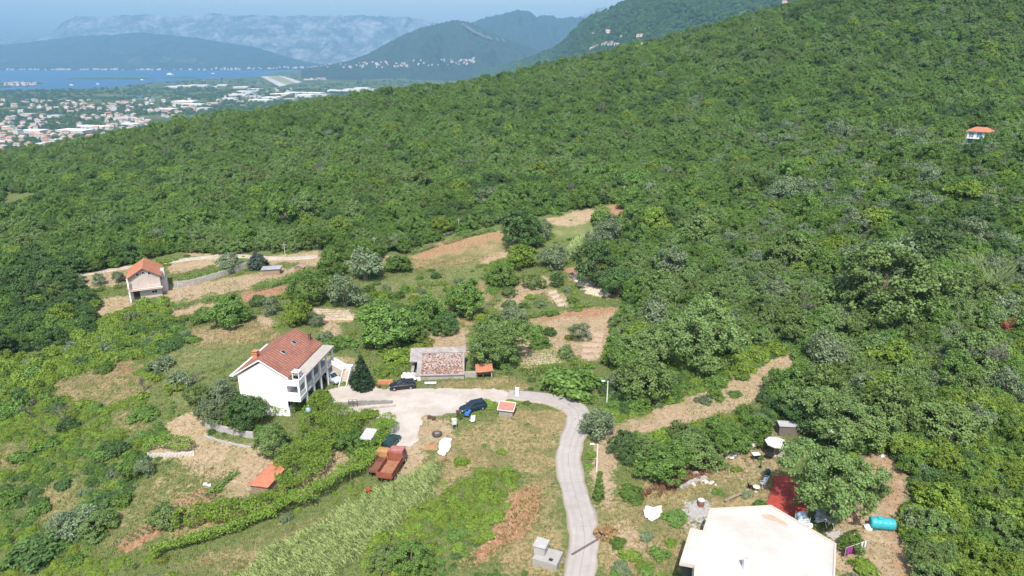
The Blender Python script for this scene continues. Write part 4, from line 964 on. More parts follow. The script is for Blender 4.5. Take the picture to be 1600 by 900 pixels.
leafy_row('hedge', 'leafy creeper bank along the foot of the white gable wall', 'hedge', [(425,650),(448,644),(476,638)], 2.4, 0, 2.2, LM['bramble'], 21, 0, 190)
leafy_row('hedge', 'low green hedge on the terrace in front of the three olives', 'hedge', [(130,459),(165,454),(205,447)], 1.3, 0, 1.1, LM['broad'], 7, 0, 120)
leafy_row('hedge', 'long bushy hedge along the terrace below the stone wall', 'hedge', [(268,486),(330,471),(400,455),(455,440),(482,428)], [2.2,3,2.2,2.6,1.6], 0, 1.9, LM['broad'], 8, 0, 150)
leafy_row('hedge', 'bushy hedge along the lower terrace above the grassy field', 'hedge', [(180,518),(260,506),(330,496)], 2.2, 0, 1.7, LM['bramble'], 9, 0, 150)
leafy_row('hedge', 'creeper covering the top of the long stone terrace wall', 'hedge', [(275,447),(320,436),(350,428),(385,416)], .9, .9, 1.9, LM['broad'], 10, 0, 90)
leafy_row('hedge', 'scrubby hedge along the upper edge of the straw field', 'hedge', [(640,398),(690,382),(740,368),(790,358)], 2.0, 0, 1.5, LM['oak'], 11, 0, 130)
leafy_row('hedge', 'weedy hedge between the green meadow and the terraces', 'hedge', [(560,470),(600,460),(650,448),(700,445)], 2.0, 0, 1.2, LM['bramble'], 12, 0, 90)
leafy_row('hedge', 'green bank hedge above the red earth strip of the garden', 'hedge', [(808,500),(860,490),(925,478)], 1.8, 0, 1.2, LM['oak'], 13, 0, 100)
leafy_row('hedge', 'green bank below the garden along the street lamp bushes', 'hedge', [(815,585),(850,580),(885,575),(930,575)], 2.4, 0, 1.4, LM['bramble'], 14, 0, 110)
leafy_row('hedge', 'thin dark green hedge line beside the red soiled beds', 'hedge', [(325,782),(345,762),(370,740)], 1.1, 0, .8, LM['broad'], 15, 0, 90)

# ------------------------------------------------------------------ ground cover nobody could count
ROADW = wpx(ROADL)
def off_hard(x, y, px, py):
    ok = ~in_poly(px, py, YARD)
    R_, _ = resample(np.array(ROADW), 1.0); d = np.full(x.shape, 1e9)
    for a, b in R_: d = np.minimum(d, (x - a) ** 2 + (y - b) ** 2)
    return ok & (d > 2.25 ** 2)
KEEPOUT = [[(366,600),(410,560),(470,510),(520,540),(550,580),(515,600),(460,630),(370,628)], [(1060,890),(1080,790),(1110,780),(1205,785),(1312,850),(1312,960),(1050,960)], [(636,585),(640,553),(728,553),(728,592)], [(200,470),(200,430),(255,430),(255,466)]]
def sample_open(n, seed, ymax=250):
    rng = np.random.RandomState(seed); x = rng.uniform(-190, 130, n); y = 48 + rng.uniform(0, 1, n) * (ymax - 48); z = H(x, y); px, py, d = project(x, y, z)
    ok = (px > -40) & (px < 1640) & (py < 950) & (in_poly(px, py, OPEN) | (py > 900))
    for k in KEEPOUT: ok &= ~in_poly(px, py, k)
    x, y, z, px, py, d = (a[ok] for a in (x, y, z, px, py, d)); ok = off_hard(x, y, px, py)
    return rng, *(a[ok] for a in (x, y, z, px, py, d))
REEDS = [(385,905),(420,862),(500,822),(565,782),(600,762),(650,740),(690,722),(668,770),(640,805),(590,845),(540,880),(520,905)]
BRMB = [[(0,565),(130,545),(300,520),(300,545),(245,560),(250,600),(210,640),(290,690),(235,690),(225,745),(160,840),(130,872),(200,880),(150,905),(0,905)],
        [(955,592),(1000,575),(1100,560),(1160,545),(1235,545),(1160,590),(1080,620),(1000,648),(962,660),(940,640),(950,610)],
        [(560,890),(590,845),(640,800),(690,730),(740,700),(775,690),(800,720),(830,730),(800,765),(795,790),(760,848),(712,884),(690,905),(560,905)],
        [(60,555),(140,520),(260,495),(280,515),(150,545)], [(960,840),(1000,850),(1040,880),(1040,905),(950,905)], [(1405,690),(1440,905),(1640,905),(1640,690)],
        [(700,470),(740,440),(780,400),(800,400),(790,450),(740,480)], [(560,470),(640,440),(700,445),(690,500),(560,510)]]
def brambles():
    rng, x, y, z, px, py, d = sample_open(150000, 3, 230); mk = masks_of(x, y); bare = np.maximum.reduce([mk['soil'], mk['dry'], mk['red'], mk['grey']])
    inb = np.zeros(len(x), bool)
    for p in BRMB: inb |= in_poly(px, py, p)
    inr = in_poly(px, py, REEDS)
    pr = np.where(inb, .9, .10) * np.where(bare > .3, .03, 1) * np.where(mk['lush'] > .3, .06, 1) * np.where(inr, .02, 1)
    pr *= np.where(fbm(x, y, 7, 2) > .42, 1, .6)
    k = rng.rand(len(x)) < pr * .72; x, y, z = x[k], y[k], z[k]; n = len(x); r = rng.lognormal(0, .38, n) * .52; r = np.clip(r, .25, 1.6)
    u = fbm(x, y, 10, 2) + rng.normal(size=n) * .09
    protos = [proto('brightbush', 0), proto('brightbush', 1), proto('bush', 0), proto('bush', 1), proto('darkbush', 0), proto('yellowbush', 0), proto('olivebush', 0)]
    idx = np.where(u > .47, rng.randint(0, 2, n), np.where(u > .30, rng.randint(2, 4, n), 4)); idx = np.where((rng.rand(n) < .03) & (u > .5), 5, idx); idx = np.where((rng.rand(n) < .02), 6, idx)
    scatter('brambles', protos, np.stack([x, y, z - .1], -1), np.stack([r, r, r * rng.uniform(.5, .95, n)], -1), rng.uniform(0, 6.28, n), idx)
brambles()
THICK = [[(135,492),(262,470),(272,502),(302,522),(280,545),(232,560),(180,590),(60,640),(0,660),(0,560),(60,555)], BRMB[1], [(1000,690),(1110,655),(1200,640),(1215,668),(1170,690),(1090,720),(1000,740)]]
def thicket():
    rng = np.random.RandomState(77); n = 90000; x = rng.uniform(-190, 150, n); y = rng.uniform(48, 200, n); z = H(x, y); px, py, d = project(x, y, z); ok = (px > -40) & (px < 1660) & (py < 960)
    t = np.zeros(n, bool)
    for p in THICK: t |= in_poly(px, py, p)
    mk = masks_of(x, y); bare = np.maximum.reduce([mk['soil'], mk['dry'], mk['red']])
    w = ok & ~in_poly(px, py, OPEN) & (px > 930) & (d < 190)                     # undergrowth between the trees of the near wood
    k = ok & ((t & (bare < .3) & (rng.rand(n) < .30)) | (w & (rng.rand(n) < .30))); k &= off_hard(x, y, px, py); x, y, z = x[k], y[k], z[k]; n = len(x); r = np.clip(rng.lognormal(0, .35, n) * 1.0, .5, 2.2); u = fbm(x, y, 9, 2) + rng.normal(size=n) * .08
    protos = [proto('brightbush', 0), proto('brightbush', 1), proto('bush', 0), proto('bush', 1), proto('bush', 2), proto('darkbush', 0), proto('olivebush', 0)]
    idx = np.where(u > .56, rng.randint(0, 2, n), np.where(u > .36, rng.randint(2, 5, n), 5)); idx = np.where(rng.rand(n) < .04, 6, idx)
    scatter('undergrowth', protos, np.stack([x, y, z - .15], -1), np.stack([r, r, r * rng.uniform(.8, 1.35, n)], -1), rng.uniform(0, 6.28, n), idx)
thicket()
def blades(name, x, y, z, h, mat, rng, nb=6, w=.05, lean=.5, spread=.16):
    n = len(x); k = np.repeat(np.arange(n), nb); N = len(k); a = rng.uniform(0, 2 * np.pi, N); hh = h[k] * rng.uniform(.6, 1.2, N); l = lean * hh * rng.uniform(.2, 1.2, N)
    bx = x[k] + rng.normal(size=N) * spread; by = y[k] + rng.normal(size=N) * spread; bz = z[k] - .05; dx, dy = np.cos(a), np.sin(a); ww = w * rng.uniform(.6, 1.4, N)
    base1 = np.stack([bx - dy * ww, by + dx * ww, bz], -1); base2 = np.stack([bx + dy * ww, by - dx * ww, bz], -1)
    m1 = np.stack([bx + dx * l * .45 + dy * ww * .8, by + dy * l * .45 - dx * ww * .8, bz + hh * .7], -1); tip = np.stack([bx + dx * l, by + dy * l, bz + hh], -1)
    co = np.stack([base1, base2, m1, tip], 1).reshape(-1, 3)
    tv = rng.rand(n)
    me = np_mesh(name, co, np.arange(N * 4).reshape(N, 4), mat, attrs={'leaf': ('FACE', 'FLOAT', np.clip(tv[k] * .6 + rng.rand(N) * .4, 0, 1))})
    return tag(link(name, me), kind='stuff')
def grasses():
    rng, x, y, z, px, py, d = sample_open(420000, 9, 235); mk = masks_of(x, y); soil = np.maximum.reduce([mk['soil'], mk['red'], mk['grey']]); u = rng.rand(len(x)); pn = fbm(x, y, 5, 3)
    inr = in_poly(px, py, REEDS); near = d < 190
    g = near & ~inr & (((mk['lush'] > .3) & (u < .55)) | ((soil < .3) & (mk['dry'] < .3) & (mk['lush'] < .3) & (u < .75)) | ((mk['dry'] > .3) & (u < .6) & (pn > .52)) | ((soil > .3) & (u < .22) & (pn > .55)))
    blades('grass', x[g], y[g], z[g], rng.uniform(.15, .42, g.sum()), LM['grass'], rng, 5, .045)
    s = near & ~inr & ~g & (((mk['dry'] > .3) & (u < .8)) | ((soil > .3) & (u < .12)) | ((mk['lush'] > .3) & (u < .65)) | (u > .92))
    blades('dry_grass', x[s], y[s], z[s], rng.uniform(.12, .4, s.sum()), LM['straw'], rng, 5, .04)
    b = in_poly(px, py, [(712,884),(760,850),(800,790),(797,765),(842,758),(847,790),(832,822),(780,862),(720,892)]) & (u < .9)
    blades('withered_grass', x[b], y[b], z[b], rng.uniform(.15, .4, b.sum()), LM['brown'], rng, 8, .06, 1.2)
    wz = in_poly(px, py, [(1000,778),(1030,752),(1060,733),(1130,710),(1142,726),(1085,754),(1040,775)]) & (u < .8)
    blades('withered_weeds', x[wz], y[wz], z[wz], rng.uniform(.25, .7, wz.sum()), LM['rustweed'], rng, 9, .05, .8)
    r = inr & (u < .95); xx, yy, zz = x[r], y[r], z[r]
    X2 = np.concatenate([xx + rng.normal(size=len(xx)) * .4 for _ in range(4)]); Y2 = np.concatenate([yy + rng.normal(size=len(yy)) * .4 for _ in range(4)])
    blades('reeds', X2, Y2, H(X2, Y2), rng.uniform(.3, .7, len(X2)), LM['reed'], rng, 9, .028, 1.0, .25)
    q2 = None; q = in_poly(px, py, [(900,385),(935,368),(960,372),(940,395),(890,400)]) & (u < .9); Xq = np.concatenate([x[q] + rng.normal(size=q.sum()) * .4 for _ in range(5)]); Yq = np.concatenate([y[q] + rng.normal(size=q.sum()) * .4 for _ in range(5)])
    blades('tall_reeds', Xq, Yq, H(Xq, Yq), rng.uniform(1.5, 2.6, len(Xq)), LM['reed'], rng, 6, .09, .4, .2)
grasses()
def slope_reeds():
    rng = np.random.RandomState(31); P = ground(rng.uniform(1480, 1560, 260), rng.uniform(425, 470, 260)); blades('slope_reeds', P[:, 0], P[:, 1], P[:, 2], rng.uniform(2.6, 4.0, 260), LM['slopereed'], rng, 34, .07, .5, .8)
slope_reeds()
# ================================================================== BUILDINGS
def roof_tile(name, ca, cb, cc, step=.28, along='Y'):
    m, nt, p = new_mat(name); co = coords(nt)
    w = nd(nt, 'TexWave', wave_type='BANDS', bands_direction=along); w.inputs['Scale'].default_value = 1 / step / 3.18 * 1.0; w.inputs['Distortion'].default_value = .6; w.inputs['Detail'].default_value = 1; nt.links.new(co, w.inputs['Vector'])
    w2 = nd(nt, 'TexWave', wave_type='BANDS', bands_direction='X' if along == 'Y' else 'Y'); w2.inputs['Scale'].default_value = 1 / .42 / 3.18; w2.inputs['Distortion'].default_value = .8; nt.links.new(co, w2.inputs['Vector'])
    c = ramp(nt, noise(nt, co, 2.2, 6, .7), (.3, ca), (.5, cb), (.72, cc)); st = ramp(nt, noise(nt, co, .35, 4), (.5, 0), (.7, .45)); c = mixc(nt, st, c, [v * .55 for v in ca])
    h = mth(nt, 'MULTIPLY', w.outputs['Fac'], mth(nt, 'ADD', .6, mth(nt, 'MULTIPLY', w2.outputs['Fac'], .4)))
    c = mixc(nt, ramp(nt, h, (.0, .75), (.4, 0)), c, [v * .5 for v in ca]); nt.links.new(c, p.inputs['Base Color']); p.inputs['Roughness'].default_value = .85; bump(nt, p, h, .06, .6); return m
REDTILE = roof_tile('red_roof_tiles', (0.25, 0.10, 0.07), (0.33, 0.145, 0.105), (0.40, 0.20, 0.15), .62)
ORANGETILE = roof_tile('orange_roof_tiles', (0.38, 0.145, 0.075), (0.46, 0.19, 0.105), (0.52, 0.26, 0.16))
STUCCO = surf('white_stucco', (0.80, 0.79, 0.77), .04, .8, .85, (0.55, 0.52, 0.47), .35, .25)
CONC = surf('grey_concrete', (0.40, 0.385, 0.365), .15, 1.1, .9, (0.22, 0.205, 0.19), .6, .5)
WHITECONC = surf('pale_render', (0.62, 0.60, 0.57), .1, 1, .9, (0.38, 0.35, 0.31), .5, .4)
PINKRAW = surf('raw_pink_render', (0.50, 0.43, 0.39), .14, .8, .9, (0.34, 0.28, 0.25), .5, .5)
STONE = surf('stone_wall', (0.36, 0.335, 0.305), .4, 2.6, .95, (0.17, 0.155, 0.135), 1.3, .6)
DARKGLASS = gloss('dark_glass', (0.02, 0.024, 0.03), .08, .6)
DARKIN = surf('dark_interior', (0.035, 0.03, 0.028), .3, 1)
BRICK = surf('orange_brick', (0.48, 0.20, 0.10), .2, 4)
WOOD = surf('weathered_wood', (0.27, 0.205, 0.145), .3, 3, .9)
GREYWOOD = surf('grey_timber', (0.30, 0.275, 0.25), .35, 4, .95)
WHITEPAINT = gloss('white_paint', (0.80, 0.80, 0.79), .45)
METAL = surf('galvanised_metal', (0.50, 0.51, 0.52), .15, 2, .5, (0.33, 0.28, 0.24), .8, .4, .5)
RUST = surf('rusty_metal', (0.22, 0.085, 0.05), .4, 3, .85)
def window(parent, x0, x1, z0, z1, face, yy, frame=None, name='window'):
    """window on a wall plane; face 'y-' (normal -y at y=yy) or 'x+' / 'x-' (at x=yy, span given along y)"""
    b = MB(); s = 1 if face == 'x+' else -1
    def bx(a0, a1, c0, c1, d0, d1):
        if face == 'y-': b.box(a0, a1, yy - d1, yy - d0, c0, c1)
        else: b.box(min(yy + s * d0, yy + s * d1), max(yy + s * d0, yy + s * d1), a0, a1, c0, c1)
    bx(x0, x1, z0, z1, .004, .02); w = b.build(name, DARKGLASS, parent)
    b = MB(); s = 1 if face == 'x+' else -1; t = .08
    def bx2(a0, a1, c0, c1):
        if face == 'y-': b.box(a0, a1, yy - .06, yy - .003, c0, c1)
        else: b.box(min(yy + s * .003, yy + s * .06), max(yy + s * .003, yy + s * .06), a0, a1, c0, c1)
    bx2(x0 - t, x1 + t, z1 + .001, z1 + t); bx2(x0 - t, x1 + t, z0 - t, z0 - .001); bx2(x0 - t, x0 - .001, z0, z1); bx2(x1 + .001, x1 + t, z0, z1); bx2((x0 + x1) / 2 - .025, (x0 + x1) / 2 + .025, z0, z1)
    b.build('frame', frame or WHITEPAINT, w); return w
def gable_roof(b, xl, xr, y0, y1, ze, za, xa=0.0, t=.2):
    b.extrude_y([(xl, ze), (xa, za), (xr, ze), (xr, ze - t), (xa, za - t), (xl, ze - t)][::-1], y0, y1)
def gable_walls(b, xl, xr, y0, y1, ze, za, z0=-1.5, xa=0.0):
    b.extrude_y([(xl, z0), (xr, z0), (xr, ze), (xa, za), (xl, ze)], y0, y1)
def place(px, py, yaw=0.0): p = gp(px, py); return p

def main_house():
    z0 = float(H(-38, 101)) + .95; h = thing('white_house', 'large white house with a red tiled gable roof beside the pale courtyard', 'house', (-40.0, 98.3, z0), R(-8))
    b = MB(); gable_walls(b, -4.1, 4.1, 0, 13, 5.75, 8.25, -3.2); b.build('wall', STUCCO, h)
    b = MB(); gable_roof(b, -4.75, 4.6, -.32, 13.3, 5.95, 8.75); rf = b.build('roof', REDTILE, h)
    b = MB()
    for s in (-1, 1): b.sheet((s * .0, -.36, 8.62), (s * 4.65, -.36, 5.72), (s * 4.65, -.36, 5.95), (0, -.36, 8.85), .05)
    b.build('verge_board', WHITEPAINT, rf)
    b = MB(); b.box(-3.05, -2.25, 3.25, 4.15, 6.4, 8.05); b.box(-3.15, -2.15, 3.15, 4.25, 8.05, 8.18); b.box(-3.12, -2.18, 3.18, 4.22, 8.4, 8.5); b.mat(1); b.box(-2.95, -2.85, 3.3, 3.4, 8.181, 8.399); b.box(-2.45, -2.35, 3.9, 4.0, 8.181, 8.399); b.box(-2.95, -2.85, 3.9, 4.0, 8.181, 8.399); b.box(-2.45, -2.35, 3.3, 3.4, 8.181, 8.399); b.build('chimney', [BRICK, BRICK], rf)
    b = MB(); b.box(2.6, 3.0, 12.2, 12.6, 6.6, 8.1); b.box(2.5, 3.1, 12.1, 12.7, 8.1, 8.2); b.build('chimney', surf('dark_brick', (0.14, 0.075, 0.06), .2, 4), rf)
    for y in (4.6, 8.6):
        zc = lambda x: 8.75 - abs(x) * 2.8 / 4.68
        b = MB(); b.sheet((1.2, y, zc(1.2) + .12), (1.95, y, zc(1.95) + .12), (1.95, y + .8, zc(1.95) + .12), (1.2, y + .8, zc(1.2) + .12), .11); s = b.build('skylight', METAL, rf)
        b = MB(); b.sheet((1.28, y + .1, zc(1.28) + .14), (1.86, y + .1, zc(1.86) + .14), (1.86, y + .7, zc(1.86) + .14), (1.28, y + .7, zc(1.28) + .14), .018); b.build('pane', DARKGLASS, s)
    b = MB(); b.box(-5.5, -4.75, -.1, 12.6, 5.45, 5.62); b.build('gutter_slab', WHITECONC, h)
    b = MB(); b.box(4.15, 6.75, 1.6, 13.4, 5.45, 5.7); b.build('canopy_slab', surf('beige_slab', (0.38, 0.345, 0.315), .12, 1, .9, (0.30, 0.26, 0.22), .6, .4), h)
    b = MB(); b.box(4.13, 6.6, -.5, 13.2, 2.55, 2.78); b.build('balcony_floor', WHITECONC, h)
    for i, y in enumerate((1.8, 4.6, 7.4, 10.2, 12.9)):
        b = MB(); b.box(6.3, 6.6, y - .16, y + .16, -3.0, 2.545); b.box(6.3, 6.6, y - .16, y + .16, 2.785, 5.44); b.build('column', STUCCO, h)
    b = MB()
    for y0, y1 in ((1.97, 4.43), (4.77, 7.23), (7.57, 10.03), (10.37, 12.73)):
        b.box(6.35, 6.55, y0, y1, 2.79, 2.95); b.box(6.35, 6.55, y0, y1, 3.55, 3.7)
        n = 9
        for k in range(n): yy = y0 + (k + .5) * (y1 - y0) / n; b.box(6.4, 6.5, yy - .06, yy + .06, 2.95, 3.55)
    b.build('balustrade', WHITECONC, h)
    # corner balconies at the front
    b = MB(); b.box(4.12, 6.5, -.62, -.48, 2.0, 3.55); b.box(6.36, 6.5, -.47, 1.6, 2.0, 3.55); b.box(4.12, 6.5, -.62, -.48, 4.75, 5.75); b.box(6.36, 6.5, -.47, 1.6, 4.75, 5.75); b.box(4.12, 6.35, -.47, 1.58, 4.75, 4.95); b.box(6.2, 6.5, -.62, -.32, 3.551, 4.749); b.build('corner_balcony', STUCCO, h)
    b = MB(); b.box(4.9, 6.2, .3, 1.5, 6.62, 6.75); b.box(4.95, 5.1, .4, .55, 5.0, 6.61); b.box(6.0, 6.15, .4, .55, 5.0, 6.61); b.box(4.95, 6.15, 1.3, 1.45, 5.71, 6.61); b.build('roof_shelter', WHITECONC, h)
    window(h, -.3, 1.3, 3.55 - 2.9, 3.55 - .9, 'x+', 4.1); 
    for y in (2.4, 5.4, 8.2, 11.0): window(h, y, y + 1.5, 3.0, 5.0, 'x+', 4.1); 
    for y in (2.4, 5.4, 8.2, 11.0): b = MB(); b.box(4.103, 4.13, y, y + 1.6, -.9, 1.7); b.build('door', surf('brown_door', (0.10, 0.06, 0.04), .2), h)
    # outside stairs at the far end
    st = surf('stair_stone', (0.44, 0.37, 0.31), .1, 2); b = MB()
    for k in range(6): b.box(6.62 + k * .36, 6.62 + (k + 1) * .36, 12.0, 13.1, -3.0, 2.6 - k * .19)
    b.box(8.79, 10.0, 11.9, 13.1, -3.0, 1.45)
    for k in range(8): b.box(8.8, 9.99, 11.9 - (k + 1) * .34, 11.9 - k * .34, -3.0, 1.27 - k * .28)
    b.build('stairs', st, h)
    b = MB()
    for y in (11.9, 13.11): b.extrude_y([(6.6, 2.62), (8.78, 1.48), (8.78, 2.3), (6.6, 3.5)], y, y + .09)
    b.box(8.79, 10.1, 13.11, 13.2, 1.452, 2.3); b.box(10.01, 10.1, 11.9, 13.1, 1.452, 2.3)
    for x in (8.7, 10.0): b.extrude_x([(11.89, 1.3), (11.89, 2.2), (9.2, .0), (9.2, -.9)][::-1], x, x + .08)
    b.build('stair_parapet', STUCCO, h)
main_house()

def terrace_house():
    p = gp(231, 466); yaw = 24; h = thing('unfinished_house', 'pale three level house with an orange tiled roof alone on the upper terrace', 'house', (p.x, p.y, p.z), R(yaw))
    w = 3.4; b = MB(); gable_walls(b, -w, w, 0, 8.5, 5.9, 7.7, -1.5); b.build('wall', PINKRAW, h)
    b = MB(); gable_roof(b, -w - .55, w + .55, -.75, 9.0, 5.75, 8.15, 0, .18); rf = b.build('roof', ORANGETILE, h)
    b = MB(); b.box(-w - .4, w + .35, -1.15, -.01, 2.55, 2.75); fl = b.build('balcony', WHITECONC, h)
    b = MB(); b.box(-w - .4, w + .35, -1.17, -1.11, 2.76, 2.88); b.box(-w - .4, w + .35, -1.16, -1.12, 3.2, 3.26)
    for k in range(14): x = -w - .35 + k * .54; b.box(x, x + .04, -1.155, -1.125, 2.88, 3.2)
    b.build('railing', surf('red_paint', (0.42, 0.10, 0.09), .15), fl)
    for x, z in ((-1.6, 6.0), (-.25, 6.25), (1.0, 6.0)): window(h, x, x + .6, z, z + .75, 'y-', 0)
    window(h, 1.2, 2.4, 1.2, 1.9, 'y-', 0); b = MB(); b.box(-2.9, -1.5, -.03, -.005, 0, 2.1); b.build('door', DARKIN, h)
    b = MB(); b.box(-w - .4, -w - .1, -1.1, -.8, -1, 2.54); b.box(-w - .4, -w - .1, -1.1, -.8, 2.76, 5.7); b.build('column', WHITEPAINT, h)
    b = MB(); b.box(w + .01, w + 1.3, 2.5, 6.0, -1.5, 3.6); b.box(w + .2, w + 1.0, 3.0, 4.0, 3.6, 6.3); b.build('side_stair_tower', WHITECONC, h)
    window(h, 1.5, 2.6, 3.6, 4.8, 'x-', -w)
terrace_house()

def hill_house():
    p = gp(1526, 226); h = thing('hillside_house', 'lonely house with an orange roof and glazed front high in the wooded slope', 'house', (p.x, p.y, p.z), R(-40)); h.scale = (.85, .85, .85)
    b = MB(); b.box(-4, 4, 0, 7, -2, 5.2); b.build('wall', WHITECONC, h)
    b = MB(); b.add([(-4.7, -.8, 5.25), (4.7, -.8, 5.25), (4.7, 7.6, 5.25), (-4.7, 7.6, 5.25), (-2, 3.2, 6.9), (2, 3.2, 6.9)], [(3, 2, 1, 0), (0, 1, 5, 4), (1, 2, 5), (2, 3, 4, 5), (3, 0, 4)]); b.build('roof', ORANGETILE, h)
    b = MB(); b.box(-4, 4, -1.5, -.01, 2.4, 2.6); b.build('balcony', WHITECONC, h)
    BL = gloss('blue_glass', (0.10, 0.22, 0.34), .1, .6)
    for x in (-3.4, -.7, 2.0):
        for z in (.2, 2.8):
            w = window(h, x, x + 1.7, z, z + 2.0, 'y-', 0); w.data.materials[0] = BL
hill_house()

ROOFZ = 170.5
def flat_house():
    roof = [(22.6,65.3),(20.75,61.5),(19.5,61.9),(17.1,56.6),(18.5,56.2),(15.8,46.5),(29.6,46.5),(32.2,54.8),(34.4,59.4),(29.8,65.9)]
    c = (25.5, 56.0); g = float(H(*c)); h = thing('flat_roofed_house', 'white house with a wide flat roof seen from above at the dirt yard', 'house', (c[0], c[1], g)); z = ROOFZ - g
    P = [(x - c[0], y - c[1]) for x, y in roof]
    if sum(P[i][0] * P[(i + 1) % len(P)][1] - P[(i + 1) % len(P)][0] * P[i][1] for i in range(len(P))) < 0: P = P[::-1]
    def inset(Q, d):
        out = []; n = len(Q)
        for i in range(n):
            a, o, e = Vector(Q[i - 1]), Vector(Q[i]), Vector(Q[(i + 1) % n]); u = (o - a).normalized(); v = (e - o).normalized()
            n1 = Vector((-u.y, u.x)); n2 = Vector((-v.y, v.x)); k = (n1 + n2); k = k / max(.3, k.dot(n1)) ; out.append(tuple(o + k * d))
        return out
    b = MB(); b.prism(inset(P, .35), -2.5, z - .3); b.build('wall', STUCCO, h)
    b = MB(); b.prism(P, z - .295, z); rf = b.build('roof', surf('white_roof_screed', (0.49, 0.455, 0.425), .06, .3, .85, (0.41, 0.355, 0.31), .24, .8), h)
    b = MB(); A = inset(P, .02); B = inset(P, .2); n = len(P)
    vs = [(x, y, z + .003) for x, y in A] + [(x, y, z + .003) for x, y in B] + [(x, y, z + .14) for x, y in A] + [(x, y, z + .14) for x, y in B]
    fs = []
    for i in range(n):
        j = (i + 1) % n; fs += [(i, j, 2 * n + j, 2 * n + i), (n + j, n + i, 3 * n + i, 3 * n + j), (2 * n + i, 2 * n + j, 3 * n + j, 3 * n + i)]
    b.add(vs, fs); b.build('parapet', surf('parapet_edge', (0.50, 0.43, 0.37), .1, 1, .9), rf)
    q = at_z(1165, 889, ROOFZ); b = MB(); x, y = q[0] - c[0], q[1] - c[1]
    b.box(x - .3, x + .3, y - .3, y + .3, z + .004, z + 1.25); b.box(x - .36, x + .36, y - .36, y + .36, z + 1.25, z + 1.33); b.mat(1).box(x - .22, x + .22, y - .22, y + .22, z + 1.331, z + 1.42); b.build('chimney', [STUCCO, CONC], rf)
    # rust-brown screed stain left bare of whitewash, and window at the low corner
    q = [at_z(a, e, ROOFZ) for a, e in ((1190,804),(1205,804),(1232,819),(1228,822),(1212,815),(1192,809))]
    mesh_obj('bare_screed', [(a[0] - c[0], a[1] - c[1], z + .006) for a in q], [(0, 5, 4, 3, 2, 1)][::1] if False else [(5, 4, 3, 2, 1, 0)], surf('bare_screed', (0.50, 0.33, 0.24), .25, 4), rf)
    f = Vector((18.5 - c[0], 56.2 - c[1])); e = Vector((15.8 - c[0], 46.5 - c[1])); 
    a0 = Vector((17.1 - c[0], 56.6 - c[1])); d = (f - a0).normalized(); nn = Vector((d.y, -d.x))
    b = MB()
    o = a0 + d * .35 + nn * (-.33); w = o + d * 1.0
    b.sheet((o.x, o.y, z - 2.2), (w.x, w.y, z - 2.2), (w.x, w.y, z - .5), (o.x, o.y, z - .5), .03); b.build('window', DARKGLASS, h)
    u = (e - f).normalized(); nn = Vector((u.y, -u.x)) * 1.0; 
    for t in (1.5, 5.0):
        o = f + u * t + nn * (-.34 if False else -.34); w = o + u * 1.4; b = MB(); b.sheet((o.x, o.y, z - 2.2), (w.x, w.y, z - 2.2), (w.x, w.y, z - .7), (o.x, o.y, z - .7), .03); b.build('window', DARKGLASS, h)
flat_house()

